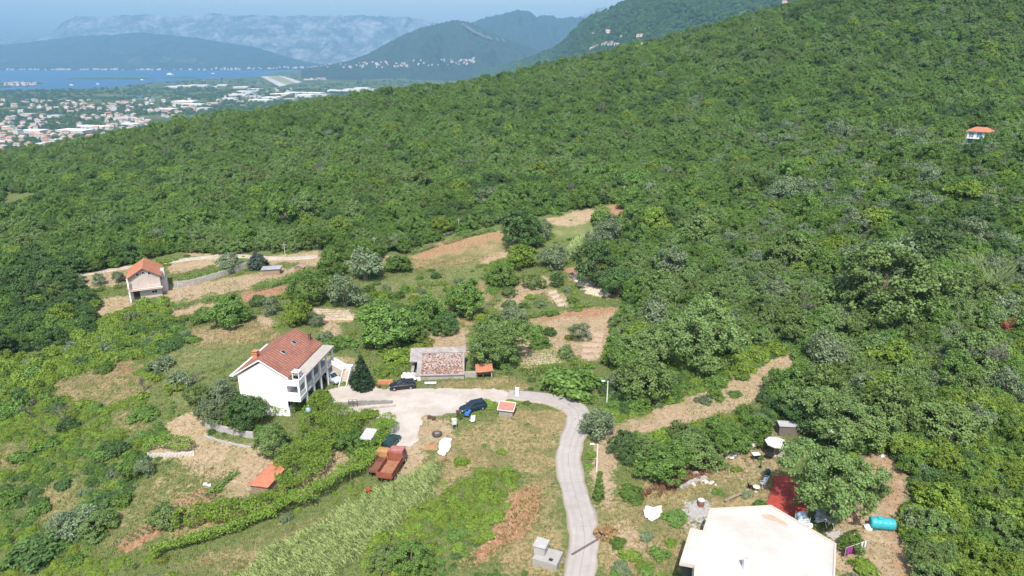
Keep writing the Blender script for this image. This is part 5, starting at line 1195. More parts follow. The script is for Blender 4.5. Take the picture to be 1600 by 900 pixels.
def ruin():
    p = gp(683, 593); h = thing('ruined_outbuilding', 'old stone outbuilding with a collapsed tiled roof edged in grey concrete', 'outbuilding', (p.x, p.y, p.z), R(3)); rg = random.Random(3)
    W, D = 4.7, 6.4; zf, zb = 1.0, 3.1
    b = MB()
    for x0, x1, y0, y1 in ((-3.0, W, 0, .5), (-W, W, D - .5, D), (-W, -W + .5, 1.8, D - .51), (W - .5, W, .51, D - .51)): b.box(x0, x1, y0, y1, -1.2, zf - .28 if y1 < 2 else zf - .1)
    b.build('wall', STONE, h)
    sl = lambda y: zf + (zb - zf) * y / D
    b = MB(); S = lambda x0, x1, y0, y1, t=.22: b.sheet((x0, y0, sl(y0)), (x1, y0, sl(y0)), (x1, y1, sl(y1)), (x0, y1, sl(y1)), t)
    S(-W - .3, W + .3, D - 1.1, D + .3); S(W - .15, W + .1, -.2, D - 1.105); S(-W + 1.1, -W + 1.9, -.3, D - 1.105); S(-W + 1.905, W - .155, -.2, .05); S(-W - .3, -W + 1.095, 3.2, D - 1.105)
    b.build('roof_slab', surf('old_concrete', (0.31, 0.285, 0.275), .25, 1.2, .95, (0.18, 0.155, 0.145), .8, .6), h)
    b = MB(); b.sheet((-W + 1.91, .06, sl(.06) - .12), (W - .16, .06, sl(.06) - .12), (W - .16, D - 1.11, sl(D - 1.11) - .12), (-W + 1.91, D - 1.11, sl(D - 1.11) - .12), .1); b.build('roof_deck', surf('mortar_bed', (0.36, 0.29, 0.26), .35, 2.5, .95, (0.2, .12, .1), 1.5, .7), h)
    b = MB()
    for k in range(760):
        x = rg.uniform(-W + 2.0, W - .25); y = rg.uniform(.2, D - 1.25)
        if rg.random() < .35 + .45 * (y / D) * (1 if rg.random() < .7 else 0): 
            if y > 2: 
                if rg.random() < .6: continue
        z = sl(y) - .1 + rg.uniform(0, .09); a = rg.uniform(-.5, .5) + (1.57 if rg.random() < .2 else 0); l, w = .26, .1; ca, sa = math.cos(a), math.sin(a); t = rg.uniform(-.1, .1)
        V = [(x + ca * u * w - sa * v * l, y + sa * u * w + ca * v * l, z + t * v + (.07 if u == 0 else 0)) for v in (-.5, .5) for u in (-1, 0, 1)]
        b.mat(0 if y < 1.6 + rg.uniform(-.5, .8) else rg.choice((0, 1, 1, 2))); b.add(V, [(0, 1, 4, 3), (1, 2, 5, 4)])
    b.build('broken_tiles', [surf('old_tile', (0.31, 0.18, 0.135), .3, 3), surf('pale_tile', (0.43, 0.36, 0.33), .25, 3), surf('dark_tile', (0.21, 0.125, 0.10), .3, 3)], h)
    b = MB(); b.box(-W + 1.15, -W + 1.85, -.28, .3, -1, sl(0) - .24); b.build('pillar', WHITECONC, h)
    b = MB(); b.box(-W + 1.9, -3.01, .1, .3, -.8, .7); b.build('door', DARKIN, h)  # no leaf here: near-black slab paints the unlit opening beside the pillar
    b = MB()
    for k in range(9): a0 = math.pi / 2 * k / 9; a1 = math.pi / 2 * (k + 1) / 9; q = lambda a, r: (-W + 1.1 - r * math.sin(a), .9, sl(0) - 2.1 + r * math.cos(a)); b.sheet(q(a0, 1.7), q(a1, 1.7), q(a1, 2.0), q(a0, 2.0), .5)
    b.build('arch', CONC, h)
ruin()
def annex():
    p = gp(757, 592); h = thing('tiled_lean_to', 'tiny shed with a bright orange tiled roof leaning beside the ruined outbuilding', 'shed', (p.x, p.y, p.z), R(6))
    b = MB(); b.sheet((-1.5, -.3, 1.45), (1.5, -.3, 1.6), (1.5, 2.0, 2.1), (-1.5, 2.0, 1.95), .12); b.build('roof', ORANGETILE, h)
    b = MB(); b.box(-1.4, 1.4, 1.6, 1.8, -.5, 1.7); b.box(1.2, 1.4, 0, 1.59, -.5, 1.55); b.build('wall', STONE, h)
    for x in (-1.3, -.2): b = MB(); b.cyl((x, 0, -.4), (x, 0, 1.42), .06, .05, 6); b.build('post', BARK, h)
    p = gp(733, 590); o = MB(); o.sheet((-1.5, 0, 1.25), (1.6, 0, 1.35), (1.6, 1.1, 1.5), (-1.5, 1.1, 1.4), .1); q = thing('low_stone_wall', 'low stone wall linking the ruined outbuilding and the tiny orange shed', 'wall', (p.x, p.y, p.z), R(4)); b = MB(); b.box(-1.6, 1.4, 0, .5, -.5, 1.0); b.build('wall', STONE, q)
annex()
def small_shack():
    p = gp(790, 651); h = thing('small_hutch', 'small hutch with a faded red sheet roof on the grassy bank by the road bend', 'hutch', (p.x, p.y, p.z), R(-14))
    b = MB(); b.sheet((-1.25, -.2, 1.15), (1.25, -.2, 1.15), (1.25, 1.5, 1.75), (-1.25, 1.5, 1.75), .06); rf = b.build('roof', surf('faded_red_sheet', (0.36, 0.17, 0.13), .2, 3), h)
    b = MB()
    for a, c in (((-1.3, -.28), (1.3, -.18)), ((-1.3, 1.5), (1.3, 1.6))): zz = 1.15 + (a[1] + .2) * .353; b.box(a[0], c[0], a[1], c[1], zz + .005, zz + .12)
    for x in (-1.36, 1.26): b.sheet((x, -.2, 1.24), (x + .1, -.2, 1.24), (x + .1, 1.5, 1.84), (x, 1.5, 1.84), .12)
    b.build('roof_edge', WHITECONC, rf)
    b = MB(); b.box(-1.1, 1.1, 0, 1.3, -.4, 1.05); b.build('wall', GREYWOOD, h)
small_shack()
def orange_shed():
    A, B, C_, D_ = [at_z(px, py, gp(*g).z + dz) for (px, py), g, dz in (((429, 720), (429, 742), 2.3), ((445, 733), (445, 755), 2.3), ((418, 762), (418, 776), 1.5), ((386, 758), (386, 772), 1.5))]
    o = (A + B + C_ + D_) / 4; g = float(H(o[0], o[1])); h = thing('orange_roofed_shed', 'garden shed under a bright orange corrugated roof among the grapevines', 'shed', (o[0], o[1], g))
    q = [Vector((p[0] - o[0], p[1] - o[1], p[2] - g)) for p in (D_, C_, B, A)]
    m, nt, pr = new_mat('orange_corrugated_sheet'); co = coords(nt); w = nd(nt, 'TexWave', bands_direction='X'); w.inputs['Scale'].default_value = 1.6; nt.links.new(co, w.inputs['Vector'])
    c = ramp(nt, noise(nt, co, 1.2, 5), (.3, (0.42, 0.14, 0.075)), (.7, (0.55, 0.22, 0.13))); nt.links.new(mixc(nt, ramp(nt, w.outputs['Fac'], (0, .35), (.5, 0)), c, (0.3, 0.09, 0.05)), pr.inputs['Base Color']); pr.inputs['Roughness'].default_value = .6; bump(nt, pr, w.outputs['Fac'], .08, .7)
    b = MB(); b.sheet(*q, .05); b.build('roof', m, h)
    c = sum(q, Vector()) / 4; w = [c + (p - c) * .86 for p in q]; b = MB(); vs = [(p.x, p.y, -.6) for p in w] + [(p.x, p.y, p.z - .08) for p in w]
    b.add(vs, [(3, 2, 1, 0), (4, 5, 6, 7), (0, 1, 5, 4), (1, 2, 6, 5), (2, 3, 7, 6), (3, 0, 4, 7)]); b.build('wall', WOOD, h)
orange_shed()
def cistern():
    p = gp(849, 888); h = thing('concrete_cistern', 'square concrete cistern with a raised grey hatch box on the grass by the road', 'cistern', (p.x, p.y, p.z), R(-22))
    b = MB(); b.box(-1.35, 1.55, 0, 2.3, -.8, .95); b.build('tank', surf('whitewashed_concrete', (0.36, 0.345, 0.325), .2, 1.5, .9, (0.20, 0.185, 0.165), 1.4, .7), h, bevel=.03)
    b = MB(); b.box(-1.45, -.15, .75, 2.2, .953, 2.0); b.box(-1.55, -.05, .65, 2.3, 2.0, 2.1); b.build('hatch_box', CONC, h, bevel=.02)
    b = MB(); b.box(.45, .9, .35, .75, .953, .975); b.build('hatch', DARKIN, h)
cistern()
def yard_sheds():
    p = gp(424, 430); h = thing('flat_shed', 'low shed with a pale flat roof in the upper dirt yard', 'shed', (p.x, p.y, p.z), R(6)); b = MB(); b.box(-2.2, 2.2, 0, 2.2, -.5, 1.5); b.build('wall', WOOD, h); b = MB(); b.sheet((-2.5, -.3, 1.6), (2.5, -.3, 1.75), (2.5, 2.4, 1.95), (-2.5, 2.4, 1.8), .1); b.build('roof', METAL, h)
    p = gp(467, 426); h = thing('small_hut', 'small brown hut beside the low shed in the upper dirt yard', 'hut', (p.x, p.y, p.z), R(-5)); b = MB(); gable_walls(b, -1.1, 1.1, 0, 1.8, 1.3, 1.8, -.4); b.build('wall', WOOD, h); b = MB(); gable_roof(b, -1.35, 1.35, -.2, 2.0, 1.35, 2.0, 0, .08); b.build('roof', surf('brown_sheet', (0.34, 0.24, 0.19), .2, 2), h)
    p = gp(1232, 681); h = thing('timber_shed', 'grey timber shed with a tin roof at the dark wood edge', 'shed', (p.x, p.y, p.z), R(-4))
    b = MB(); b.box(-1.4, 1.4, 0, 1.6, -.3, 1.5); b.build('wall', surf('shaded_timber', (0.15, 0.13, 0.115), .35, 5), h); b = MB(); b.sheet((-1.5, -.15, 1.6), (1.5, -.15, 1.55), (1.5, 1.2, 1.75), (-1.5, 1.2, 1.8), .05); b.build('roof', surf('dull_tin', (0.34, 0.345, 0.35), .2, 2), h)  # shed colours darkened to paint in the shade of the trees
    p = gp(572, 708); h = thing('wooden_lean_to', 'grey wooden lean-to with a flat board roof under the vine pergola', 'shed', (p.x, p.y, p.z), R(-10))
    b = MB(); b.sheet((-.9, 0, 2.3), (.9, 0, 2.3), (1.0, 2.6, 2.6), (-.8, 2.6, 2.6), .08); b.build('roof', surf('silver_boards', (0.42, 0.41, 0.41), .2, 3), h)
    for x, y in ((-.8, .1), (.8, .1), (-.75, 2.4), (.9, 2.4)): b = MB(); b.cyl((x, y, -.3), (x, y, 2.22), .06, .06, 6); b.build('post', BARK, h)
yard_sheds()

# ------------------------------------------------------------------ walls, fences, poles
def wall_along(name, label, line_px, hgt, thick, mat, cap=None, cat='wall'):
    w = np.array([gp(*p)[:2] for p in line_px]); mid, L = resample(w, .5); o0 = (mid[0, 0], mid[0, 1], float(H(*mid[0]))); t = np.gradient(mid, axis=0); t /= np.linalg.norm(t, axis=1, keepdims=True); n = np.stack([-t[:, 1], t[:, 0]], -1)
    hh = np.interp(np.arange(len(mid)), np.linspace(0, len(mid) - 1, len(hgt)), hgt) if hasattr(hgt, '__len__') else np.full(len(mid), hgt)
    V = []; F = []
    for i in range(len(mid)):
        z = float(H(*mid[i])) - o0[2]
        for s, zz in ((-1, z - .6), (-1, z + hh[i]), (1, z + hh[i]), (1, z - .6)): V.append((mid[i, 0] + n[i, 0] * s * thick / 2 - o0[0], mid[i, 1] + n[i, 1] * s * thick / 2 - o0[1], zz + (.06 * math.sin(i * 1.7) if zz > 0 else 0)))
        if i: a = 4 * (i - 1); F += [(a + k, a + (k + 1) % 4, a + 4 + (k + 1) % 4, a + 4 + k) for k in range(3)]
    F += [(0, 1, 2, 3), (len(V) - 1, len(V) - 2, len(V) - 3, len(V) - 4)]
    th = tag(mesh_obj(name, V, F, mat), label, cat); th.location = o0
    return th
wall_along('stone_terrace_wall', 'long grey stone retaining wall on the terrace beside the pale house', [(273,450),(300,446),(345,433),(388,418)], 1.5, .5, STONE)
wall_along('courtyard_wall', 'low grey wall along the lower edge of the pale courtyard', [(508,640),(560,634),(614,630)], [.95, .9, .5], .35, surf('dark_stone', (0.24, 0.22, 0.20), .4, 3, .95))
wall_along('courtyard_wall', 'lower grey step wall with rubble under the courtyard wall', [(560,641),(600,637),(622,635)], .3, .3, STONE)
wall_along('enclosure_wall', 'grey concrete wall of the small enclosure below the white gable', [(322,668),(352,676),(400,686)], 1.1, .25, CONC)
wall_along('enclosure_kerb', 'low grey kerb framing the grass strip below the enclosure wall', [(318,682),(350,692),(398,702),(408,693)], .3, .2, CONC)
wall_along('track_wall', 'pale dry stone wall at the upper edge of the straw field', [(660,378),(700,366),(725,360)], .7, .4, STONE)
wall_along('rubble_wall', 'tumbled stone wall along the withered strip of the yard', [(1062,765),(1080,755),(1108,748)], .35, .5, STONE)
def picket():
    A, B = gp(232, 716), gp(303, 712); d = B - A; L = d.length; h = thing('picket_fence', 'white picket fence with leaning stakes under the short vine row', 'fence', A); n = 34
    b = MB(); 
    for k in range(2): b.cyl((0, 0, .35 + .35 * k), (d.x, d.y, d.z + .35 + .35 * k), .02, .02, 5)
    b.build('rail', GREYWOOD, h); rg = random.Random(2)
    for k in range(n):
        t = k / (n - 1); b = MB(); x, y, z = d.x * t, d.y * t, float(H(A.x + d.x * t, A.y + d.y * t)) - A.z; b.box(x - .045, x + .045, y - .02, y + .02, z - .1, z + .85 + rg.uniform(-.12, .15)); b.build('picket', WHITEPAINT, h)
picket()
def utility_pole(px, py, h, label, lamp=False, mat=None, arm=True, r=.11):
    p = gp(px, py); t = thing('street_lamp' if lamp else 'utility_pole', label, 'street lamp' if lamp else 'pole', p)
    b = MB(); b.cyl((0, 0, -.4), (0, 0, h), r, r * .65, 9); b.build('post', mat or surf('pale_pole', (0.48, 0.45, 0.41), .15, 2), t)
    if lamp:
        b = MB(); b.cyl((0, 0, h - .05), (-.55, -.1, h + .12), .03, .03, 6); b.build('arm', METAL, t); b = MB(); b.box(-1.05, -.45, -.2, 0.02, h + .06, h + .18, .04); b.build('lamp_head', WHITEPAINT, t)
    elif arm:
        b = MB(); b.box(-.55, .55, -.05, .05, h - .6, h - .48); a = b.build('crossarm', GREYWOOD, t)
        for x in (-.45, 0, .45): b = MB(); b.lathe([(.03, 0), (.05, .06), (.03, .14)], 8, (x, 0, h - .48)); b.build('insulator', WHITEPAINT, a)
    return t
WP = surf('white_pole', (0.66, 0.64, 0.61), .1, 2)
utility_pole(948, 632, 4.2, 'white street lamp post behind the round tree at the road bend', True, WP)
utility_pole(932, 737, 4.3, 'white street lamp post on the strip between the road and the dirt lane', True, WP)
utility_pole(586, 397, 5.0, 'thin pale pole standing above the large pale olive'); utility_pole(282, 470, 5.5, 'wooden pole between the pale house and the stone terrace wall'); utility_pole(446, 402, 4.2, 'short pole in the upper dirt yard')
utility_pole(975, 313, 5, 'pale pole at the corner of the highest plot'); utility_pole(843, 330, 4.5, 'pale pole at the wood edge above the large dark tree'); utility_pole(717, 362, 4.2, 'thin pole at the pale wall above the straw field')
def pillar():
    p = gp(808, 618); t = thing('gate_pillar', 'white gate pillar at the mouth of the courtyard', 'pillar', p); b = MB(); b.box(-.25, .25, -.25, .25, -.4, 1.3); b.box(-.31, .31, -.31, .31, 1.3, 1.4); b.build('pillar_body', STUCCO, t)
    b = MB(); b.cyl((-.5, .1, -.2), (-.5, .1, 1.7), .035, .03, 6); b.build('gate_post', METAL, t)
pillar()
p_ = gp(805, 640)
# storm drain across the road
def drain():
    a, c = gp(893, 868), gp(944, 838); d = c - a; n = 12; V = []; F = []; s = Vector((-d.y, d.x, 0)).normalized() * .14
    for i in range(n + 1):
        q = a + d * (i / n); z = float(H(q.x, q.y)) + .10; V += [(q.x - s.x, q.y - s.y, z), (q.x + s.x, q.y + s.y, z)]
        if i: k = 2 * i; F.append((k - 2, k, k + 1, k - 1)[::-1])
    o = mesh_obj('drain_grate', [(v[0] - a.x, v[1] - a.y, v[2] - a.z) for v in V], F, surf('drain_iron', (0.13, 0.10, 0.085), .3, 5)); o.location = a; tag(o, 'dark drain grate crossing the concrete road', 'drain')
    m = o.modifiers.new('thick', 'SOLIDIFY'); m.thickness = .03
drain()
# ================================================================== VEHICLES
TYRE = surf('tyre_rubber', (0.025, 0.025, 0.026), .2, 6, .9); RIM = gloss('wheel_rim', (0.45, 0.45, 0.46), .35, .5, .6); LAMPW = gloss('head_lamp_glass', (0.75, 0.76, 0.78), .1, .6); LAMPR = gloss('tail_lamp_glass', (0.40, 0.02, 0.02), .15, .6)
def wheel(parent, x, y, r, w=.2):
    b = MB(); b.cyl((x - w / 2, y, r), (x + w / 2, y, r), r, r, 18); t = b.build('wheel', TYRE, parent); b = MB(); s = 1 if x > 0 else -1
    b.cyl((x + s * (w / 2 - .02), y, r), (x + s * (w / 2 + .015), y, r), r * .6, r * .55, 14); b.build('rim', RIM, t)
def loft(b, secs):
    """secs: (y, [(x, z) right-hand outline from bottom to top]) mirrored"""
    n = None; base = len(b.v); rows = []
    for y, pr in secs:
        row = [(x, y, z) for x, z in pr] + [(-x, y, z) for x, z in reversed(pr)]; rows.append(row)
    n = len(rows[0]); V = [v for r in rows for v in r]; F = []
    for i in range(len(rows) - 1): F += [(i * n + j, i * n + (j + 1) % n, (i + 1) * n + (j + 1) % n, (i + 1) * n + j)[::-1] for j in range(n)]
    F += [tuple(range(n)), tuple(range((len(rows) - 1) * n, len(rows) * n))[::-1]]
    b.add(V, F)
def car(px, py, yaw, col, label, style='hatch', name='parked_car', L=4.2, cat='car'):
    p = gp(px, py); h = thing(name, label, cat, (p.x, p.y, p.z + (.07 if in_poly(np.array([px]), np.array([py]), YARD)[0] else .0)), R(yaw)); W = .86; k = L / 4.2
    paint = gloss('car_paint_%s' % style + '_%d' % int(col[0] * 1000 + col[2] * 100), col, .22, .5)
    b = MB(); sec = lambda y, w, zb, zs, zt, wt: (y * k, [(w * .9, zb), (w, zb + .15), (w, zs), (wt, zt)])
    if style == 'estate': prof = [(-2.1, .78, .35, .75, .95, .70), (-1.95, .84, .28, .82, 1.0, .74), (-1.0, .86, .22, .84, 1.0, .76), (.7, .86, .22, .82, .97, .75), (1.5, .85, .24, .74, .86, .70), (1.98, .80, .28, .64, .74, .64), (2.1, .72, .36, .56, .62, .58)]; cab = [(-1.95, .70, .98), (-1.75, .62, 1.43), (.05, .62, 1.47), (.85, .68, .97)]
    else: prof = [(-2.05, .76, .38, .78, .98, .68), (-1.9, .84, .28, .84, 1.02, .74), (-1.0, .86, .22, .86, 1.02, .76), (.6, .86, .22, .84, 1.0, .75), (1.45, .85, .24, .76, .90, .70), (1.95, .80, .28, .66, .78, .64), (2.08, .72, .36, .56, .64, .58)]; cab = [(-1.85, .70, 1.0), (-1.35, .62, 1.47), (.0, .62, 1.50), (.78, .68, 1.0)]
    loft(b, [sec(*a) for a in prof]); body = b.build('body', paint, h, smooth=False, bevel=.03)
    b = MB(); (y0, w0, z0), (y1, w1, z1), (y2, w2, z2), (y3, w3, z3) = [(a[0] * k, a[1], a[2]) for a in cab]
    loft(b, [(y0, [(w0, z0 - .04), (w0, z0 - .03)]), (y1, [(w0 + .02, z0 - .03), (w1, z1)]), (y2, [(w3 + .02, z3 - .02), (w2, z2)]), (y3, [(w3, z3 - .05), (w3, z3 - .04)])]); b.build('glasshouse', DARKGLASS, h)
    b = MB(); e = .035; b.add([(-w1 - .02, y1 - .05, z1 + .004), (w1 + .02, y1 - .05, z1 + .004), (w2 + .02, y2 + .05, z2 + .004), (-w2 - .02, y2 + .05, z2 + .004), (-w1, y1, z1 + e), (w1, y1, z1 + e), (w2, y2, z2 + e), (-w2, y2, z2 + e)], [(3, 2, 1, 0), (4, 5, 6, 7), (0, 1, 5, 4), (1, 2, 6, 5), (2, 3, 7, 6), (3, 0, 4, 7)])
    for s in (-1, 1):
        for (ya, wa, za), (yb, wb, zb) in (((y0, w0, z0), (y1, w1, z1)), ((y3, w3, z3), (y2, w2, z2))): b.cyl((s * (wa + .01), ya, za - .03), (s * (wb + .01), yb, zb + .01), .045, .045, 5)
        ym = (y1 + y2) / 2; b.cyl((s * (w0 + .015), ym, z0 - .03), (s * (w1 + .01), ym, z1 + .01), .045, .045, 5)
    b.build('car_roof', paint, h)
    for s in (-1, 1):
        b = MB(); b.box(s * .62 - .14, s * .62 + .14, 1.93 * k, 2.06 * k, .56, .70); b.build('headlight', LAMPW, h)
        b = MB(); b.box(s * .66 - .1, s * .66 + .1, -2.10 * k, -1.98 * k, .72, .92); b.build('tail_light', LAMPR, h)
        b = MB(); b.box(s * .90 - .07, s * .90 + .07, .62 * k, .78 * k, .98, 1.10); b.build('mirror', paint, h)
        for y in (-1.28, 1.3): wheel(h, s * .78, y * k, .31)
    return h
car(520, 595, -130, (0.40, 0.45, 0.50), 'pale silver hatchback parked at the columns of the white house')
car(629, 607, 100, (0.012, 0.013, 0.018), 'shiny black car parked in front of the ruined outbuilding', 'estate', L=4.5)
car(739, 641, 117, (0.010, 0.030, 0.045), 'dark teal estate car nosed into the bushes at the courtyard end', 'estate', L=4.4)
car(610, 697, -18, (0.015, 0.05, 0.05), 'dark green car half covered by the vine pergola in front of the dump truck', 'estate', L=4.3)
car(1284, 662, 70, (0.05, 0.07, 0.12), 'dark blue car in the shade at the wood edge', 'hatch', L=4.2)

def truck(px, py, yaw, label, cabc, bedc, name, tipper=True, W=1.12, bed_l=4.2, cat='truck'):
    p = gp(px, py); h = thing(name, label, cat, p, R(yaw)); CP = surf(name + '_cab_paint', cabc, .22, 1.5, .6, [c * .5 for c in cabc], 1.2, .5); BP = surf(name + '_bed_paint', bedc, .25, 1.5, .75, (0.16, 0.07, 0.04), 1.2, .6); FR = surf('chassis', (0.06, 0.045, 0.04), .3, 4)
    b = MB()
    for x in (-.45, .3): b.box(x, x + .15, -.1, bed_l + 2.0, .62, .82)
    b.box(-.5, .5, .9, 1.05, .4, .62); b.box(-.5, .5, bed_l + 1.2, bed_l + 1.35, .35, .62); b.build('chassis', FR, h)
    b = MB(); z0, z1 = .95, (1.85 if tipper else 1.25); t = .07
    b.box(-W, W, 0, bed_l, z0, z0 + .1)
    b.box(-W, -W + t, 0, bed_l, z0 + .1, z1); b.box(W - t, W, 0, bed_l, z0 + .1, z1); b.box(-W + t, W - t, bed_l - t, bed_l, z0 + .1, z1 + (.45 if tipper else .6))
    b.build('bed', BP, h)
    b = MB(); b.box(-W + t + .002, W - t - .002, -.01, t, z0 + .11, z1); b.box(-W + .1, W - .1, -.04, -.011, z0 + .35, z0 + .42); b.build('tailgate', BP, h)
    if tipper:
        b = MB()
        for s in (-1, 1):
            for k in range(6): y = .25 + k * (bed_l - .5) / 5; b.box(s * (W + .025) - .024, s * (W + .025) + .024, y - .05, y + .05, z0, z1)
            b.box(s * (W + .03) - .028, s * (W + .03) + .028, 0, bed_l, z1 - .07, z1 + .02)
        b.build('bed_rib', BP, h)
        b = MB(); rg = random.Random(1); r2 = np.random.RandomState(4)
        n = 18; V = []; F = []
        for i in range(n):
            for j in range(n): x = -W + t + .02 + (2 * W - 2 * t - .04) * i / (n - 1); y = t + .1 + (bed_l - .4) * j / (n - 1); V.append((x, y, z0 + .11 + .12 * vnoise(x * 3, y * 3, 1) ** 2))
        F = [(i * n + j, (i + 1) * n + j, (i + 1) * n + j + 1, i * n + j + 1) for i in range(n - 1) for j in range(n - 1)]
        b.add(V, F); b.build('load_residue', surf('dusty_sand', (0.32, 0.16, 0.095), .35, 2.5, .95, (0.22, 0.085, 0.05), 1.2, .9), h, smooth=True)
    y0 = bed_l + .15
    b = MB(); loft(b, [(y0, [(W * .92, .75), (W * .96, 1.6), (W * .86, 2.45), (W * .7, 2.55)]), (y0 + 1.0, [(W * .94, .7), (W * .98, 1.6), (W * .88, 2.5), (W * .72, 2.6)]), (y0 + 1.35, [(W * .94, .65), (W * .97, 1.55), (W * .84, 2.42), (W * .70, 2.5)]), (y0 + 1.72, [(W * .92, .65), (W * .94, 1.5), (W * .93, 1.52), (W * .9, 1.54)]), (y0 + 1.95, [(W * .86, .7), (W * .88, 1.2), (W * .86, 1.35), (W * .8, 1.4)])]); b.build('cab', CP, h, bevel=.03)
    b = MB()
    for s in (-1, 1): b.sheet(*[(s * W * c, y0 + a, z) for a, z, c in ((.25, 1.62, .985), (1.15, 1.62, 1.0), (1.1, 2.3, .935), (.25, 2.3, .915))][::s], .015)
    b.sheet((W * .8, y0 + 1.66, 1.66), (-W * .8, y0 + 1.66, 1.66), (-W * .74, y0 + 1.40, 2.38), (W * .74, y0 + 1.40, 2.38), .015)
    b.build('window', DARKGLASS, h)
    for s in (-1, 1):
        b = MB(); b.cyl((s * .7, y0 + 1.93, .98), (s * .7, y0 + 1.99, .98), .12, .11, 12); b.build('headlight', LAMPW, h)
        wheel(h, s * (W - .16), y0 + 1.0, .48, .26); wheel(h, s * (W - .18), 1.0, .48, .42)
    return h
truck(601, 757, -11.5, 'dusty red dump truck with an empty open bed parked beside the vine pergola', (0.38, 0.16, 0.14), (0.27, 0.085, 0.048), 'dump_truck')
truck(584, 748, -14, 'orange cabbed old truck with a rusty flat bed between vines and dump truck', (0.40, 0.215, 0.085), (0.17, 0.08, 0.055), 'old_truck', False, .95, 2.6)

def tiller():
    p = gp(577, 772); h = thing('garden_tiller', 'small red garden tiller standing at the edge of the vine row', 'tiller', p, R(35)); b = MB(); b.box(-.22, .22, -.1, .5, .3, .75, .05); b.build('engine', gloss('red_engine', (0.45, 0.05, 0.035), .4), h)
    for s in (-1, 1): wheel(h, s * .35, .1, .25, .14)
    b = MB()
    for s in (-1, 1): b.cyl((s * .12, -.1, .6), (s * .3, -1.1, .95), .025, .025, 6)
    b.build('handlebar', TYRE, h)
tiller()

# ================================================================== THINGS ABOUT THE COURTYARD
def simple(name, label, cat, px, py, yaw=0, dz=0.0):
    p = gp(px, py); return thing(name, label, cat, (p.x, p.y, p.z + dz), R(yaw))
def drape(name, label, cat, poly_px, mat, lift=.05, amp=.12, cell=.14, kind=None, thick=.02):
    """a crumpled sheet lying on the ground"""
    w = np.array([gp(*p)[:2] for p in poly_px]); poly = [tuple(a) for a in w]; o = (w[:, 0].mean(), w[:, 1].mean(), float(H(w[:, 0].mean(), w[:, 1].mean()))); xs = np.arange(w[:, 0].min() - .2, w[:, 0].max() + .2, cell); ys = np.arange(w[:, 1].min() - .2, w[:, 1].max() + .2, cell)
    X, Y = np.meshgrid(xs, ys, indexing='ij'); ins = in_poly(X + (fbm(X, Y, .5, 2) - .5) * .3, Y, poly); Z = H(X, Y) + lift + amp * fbm(X, Y, .55, 3); idx = {}; V = []; F = []
    def vid(i, j):
        if (i, j) not in idx: idx[(i, j)] = len(V); V.append((X[i, j] - o[0], Y[i, j] - o[1], Z[i, j] - o[2]))
        return idx[(i, j)]
    for i in range(len(xs) - 1):
        for j in range(len(ys) - 1):
            if ins[i, j] and ins[i + 1, j] and ins[i, j + 1] and ins[i + 1, j + 1]: F.append((vid(i, j), vid(i + 1, j), vid(i + 1, j + 1), vid(i, j + 1)))
    ob = mesh_obj(name, V, F, mat, smooth=True); ob.location = o; m = ob.modifiers.new('thick', 'SOLIDIFY'); m.thickness = thick; return tag(ob, label, cat)
def rock(name, label, px, py, r, mat, group=None, cat='stone', sq=.6, seed=0):
    p = gp(px, py); n, k = 10, 6; V = []; F = []
    for i in range(k):
        for j in range(n):
            t = math.pi * i / (k - 1); a = 2 * math.pi * j / n; d = Vector((math.sin(t) * math.cos(a), math.sin(t) * math.sin(a), math.cos(t))); q = d * r * (.7 + .6 * vnoise(d.x * 2 + seed * 3.1, d.y * 2 + d.z * 3 + seed, 1)); V.append((q.x, q.y, q.z * sq))
            if i: F.append(((i - 1) * n + j, i * n + j, i * n + (j + 1) % n, (i - 1) * n + (j + 1) % n))
    o = mesh_obj(name, V, F, mat); o.location = (p.x, p.y, p.z + r * sq * .35); return tag(o, label, cat, group)
def barrel(px, py, r, hgt, mat, label, lid=None, name='barrel'):
    h = simple(name, label, 'barrel', px, py); b = MB(); b.lathe([(r * .92, 0), (r, hgt * .08), (r * 1.03, hgt * .35), (r, hgt * .5), (r * 1.03, hgt * .65), (r, hgt * .92), (r * .94, hgt)], 18); b.build('drum', mat, h, smooth=False)
    b = MB(); b.lathe([(r * .98, hgt + .002), (r * .98, hgt + .05), (r * .2, hgt + .06)], 18); b.build('lid', lid or mat, h); return h
def torus(b, R0, r, z, n=28, m=10):
    V = [((R0 + r * math.cos(2 * math.pi * j / m)) * math.cos(2 * math.pi * i / n), (R0 + r * math.cos(2 * math.pi * j / m)) * math.sin(2 * math.pi * i / n), z + r * math.sin(2 * math.pi * j / m)) for i in range(n) for j in range(m)]
    b.add(V, [(i * m + j, ((i + 1) % n) * m + j, ((i + 1) % n) * m + (j + 1) % m, i * m + (j + 1) % m) for i in range(n) for j in range(m)])
BLUE = gloss('blue_plastic', (0.03, 0.13, 0.42), .4); TURQ = surf('turquoise_plastic', (0.035, 0.35, 0.42), .15, 1.2, .4, (0.07, 0.22, 0.25), .8, .3); WHITEP = gloss('white_plastic', (0.78, 0.78, 0.77), .4)
TARP = surf('white_tarpaulin', (0.66, 0.645, 0.63), .1, 2, .7, (0.45, 0.41, 0.37), 1.5, .4); BLACK = surf('black_iron', (0.02, 0.02, 0.02), .3, 4, .6)
h = simple('old_tractor_tyre', 'big old tractor tyre lying flat with scrap inside beside the courtyard', 'tyre', 683, 680); b = MB(); torus(b, .58, .22, .22); b.build('tyre', surf('worn_rubber', (0.07, 0.055, 0.05), .35, 3), h)
b = MB(); rg = random.Random(5)
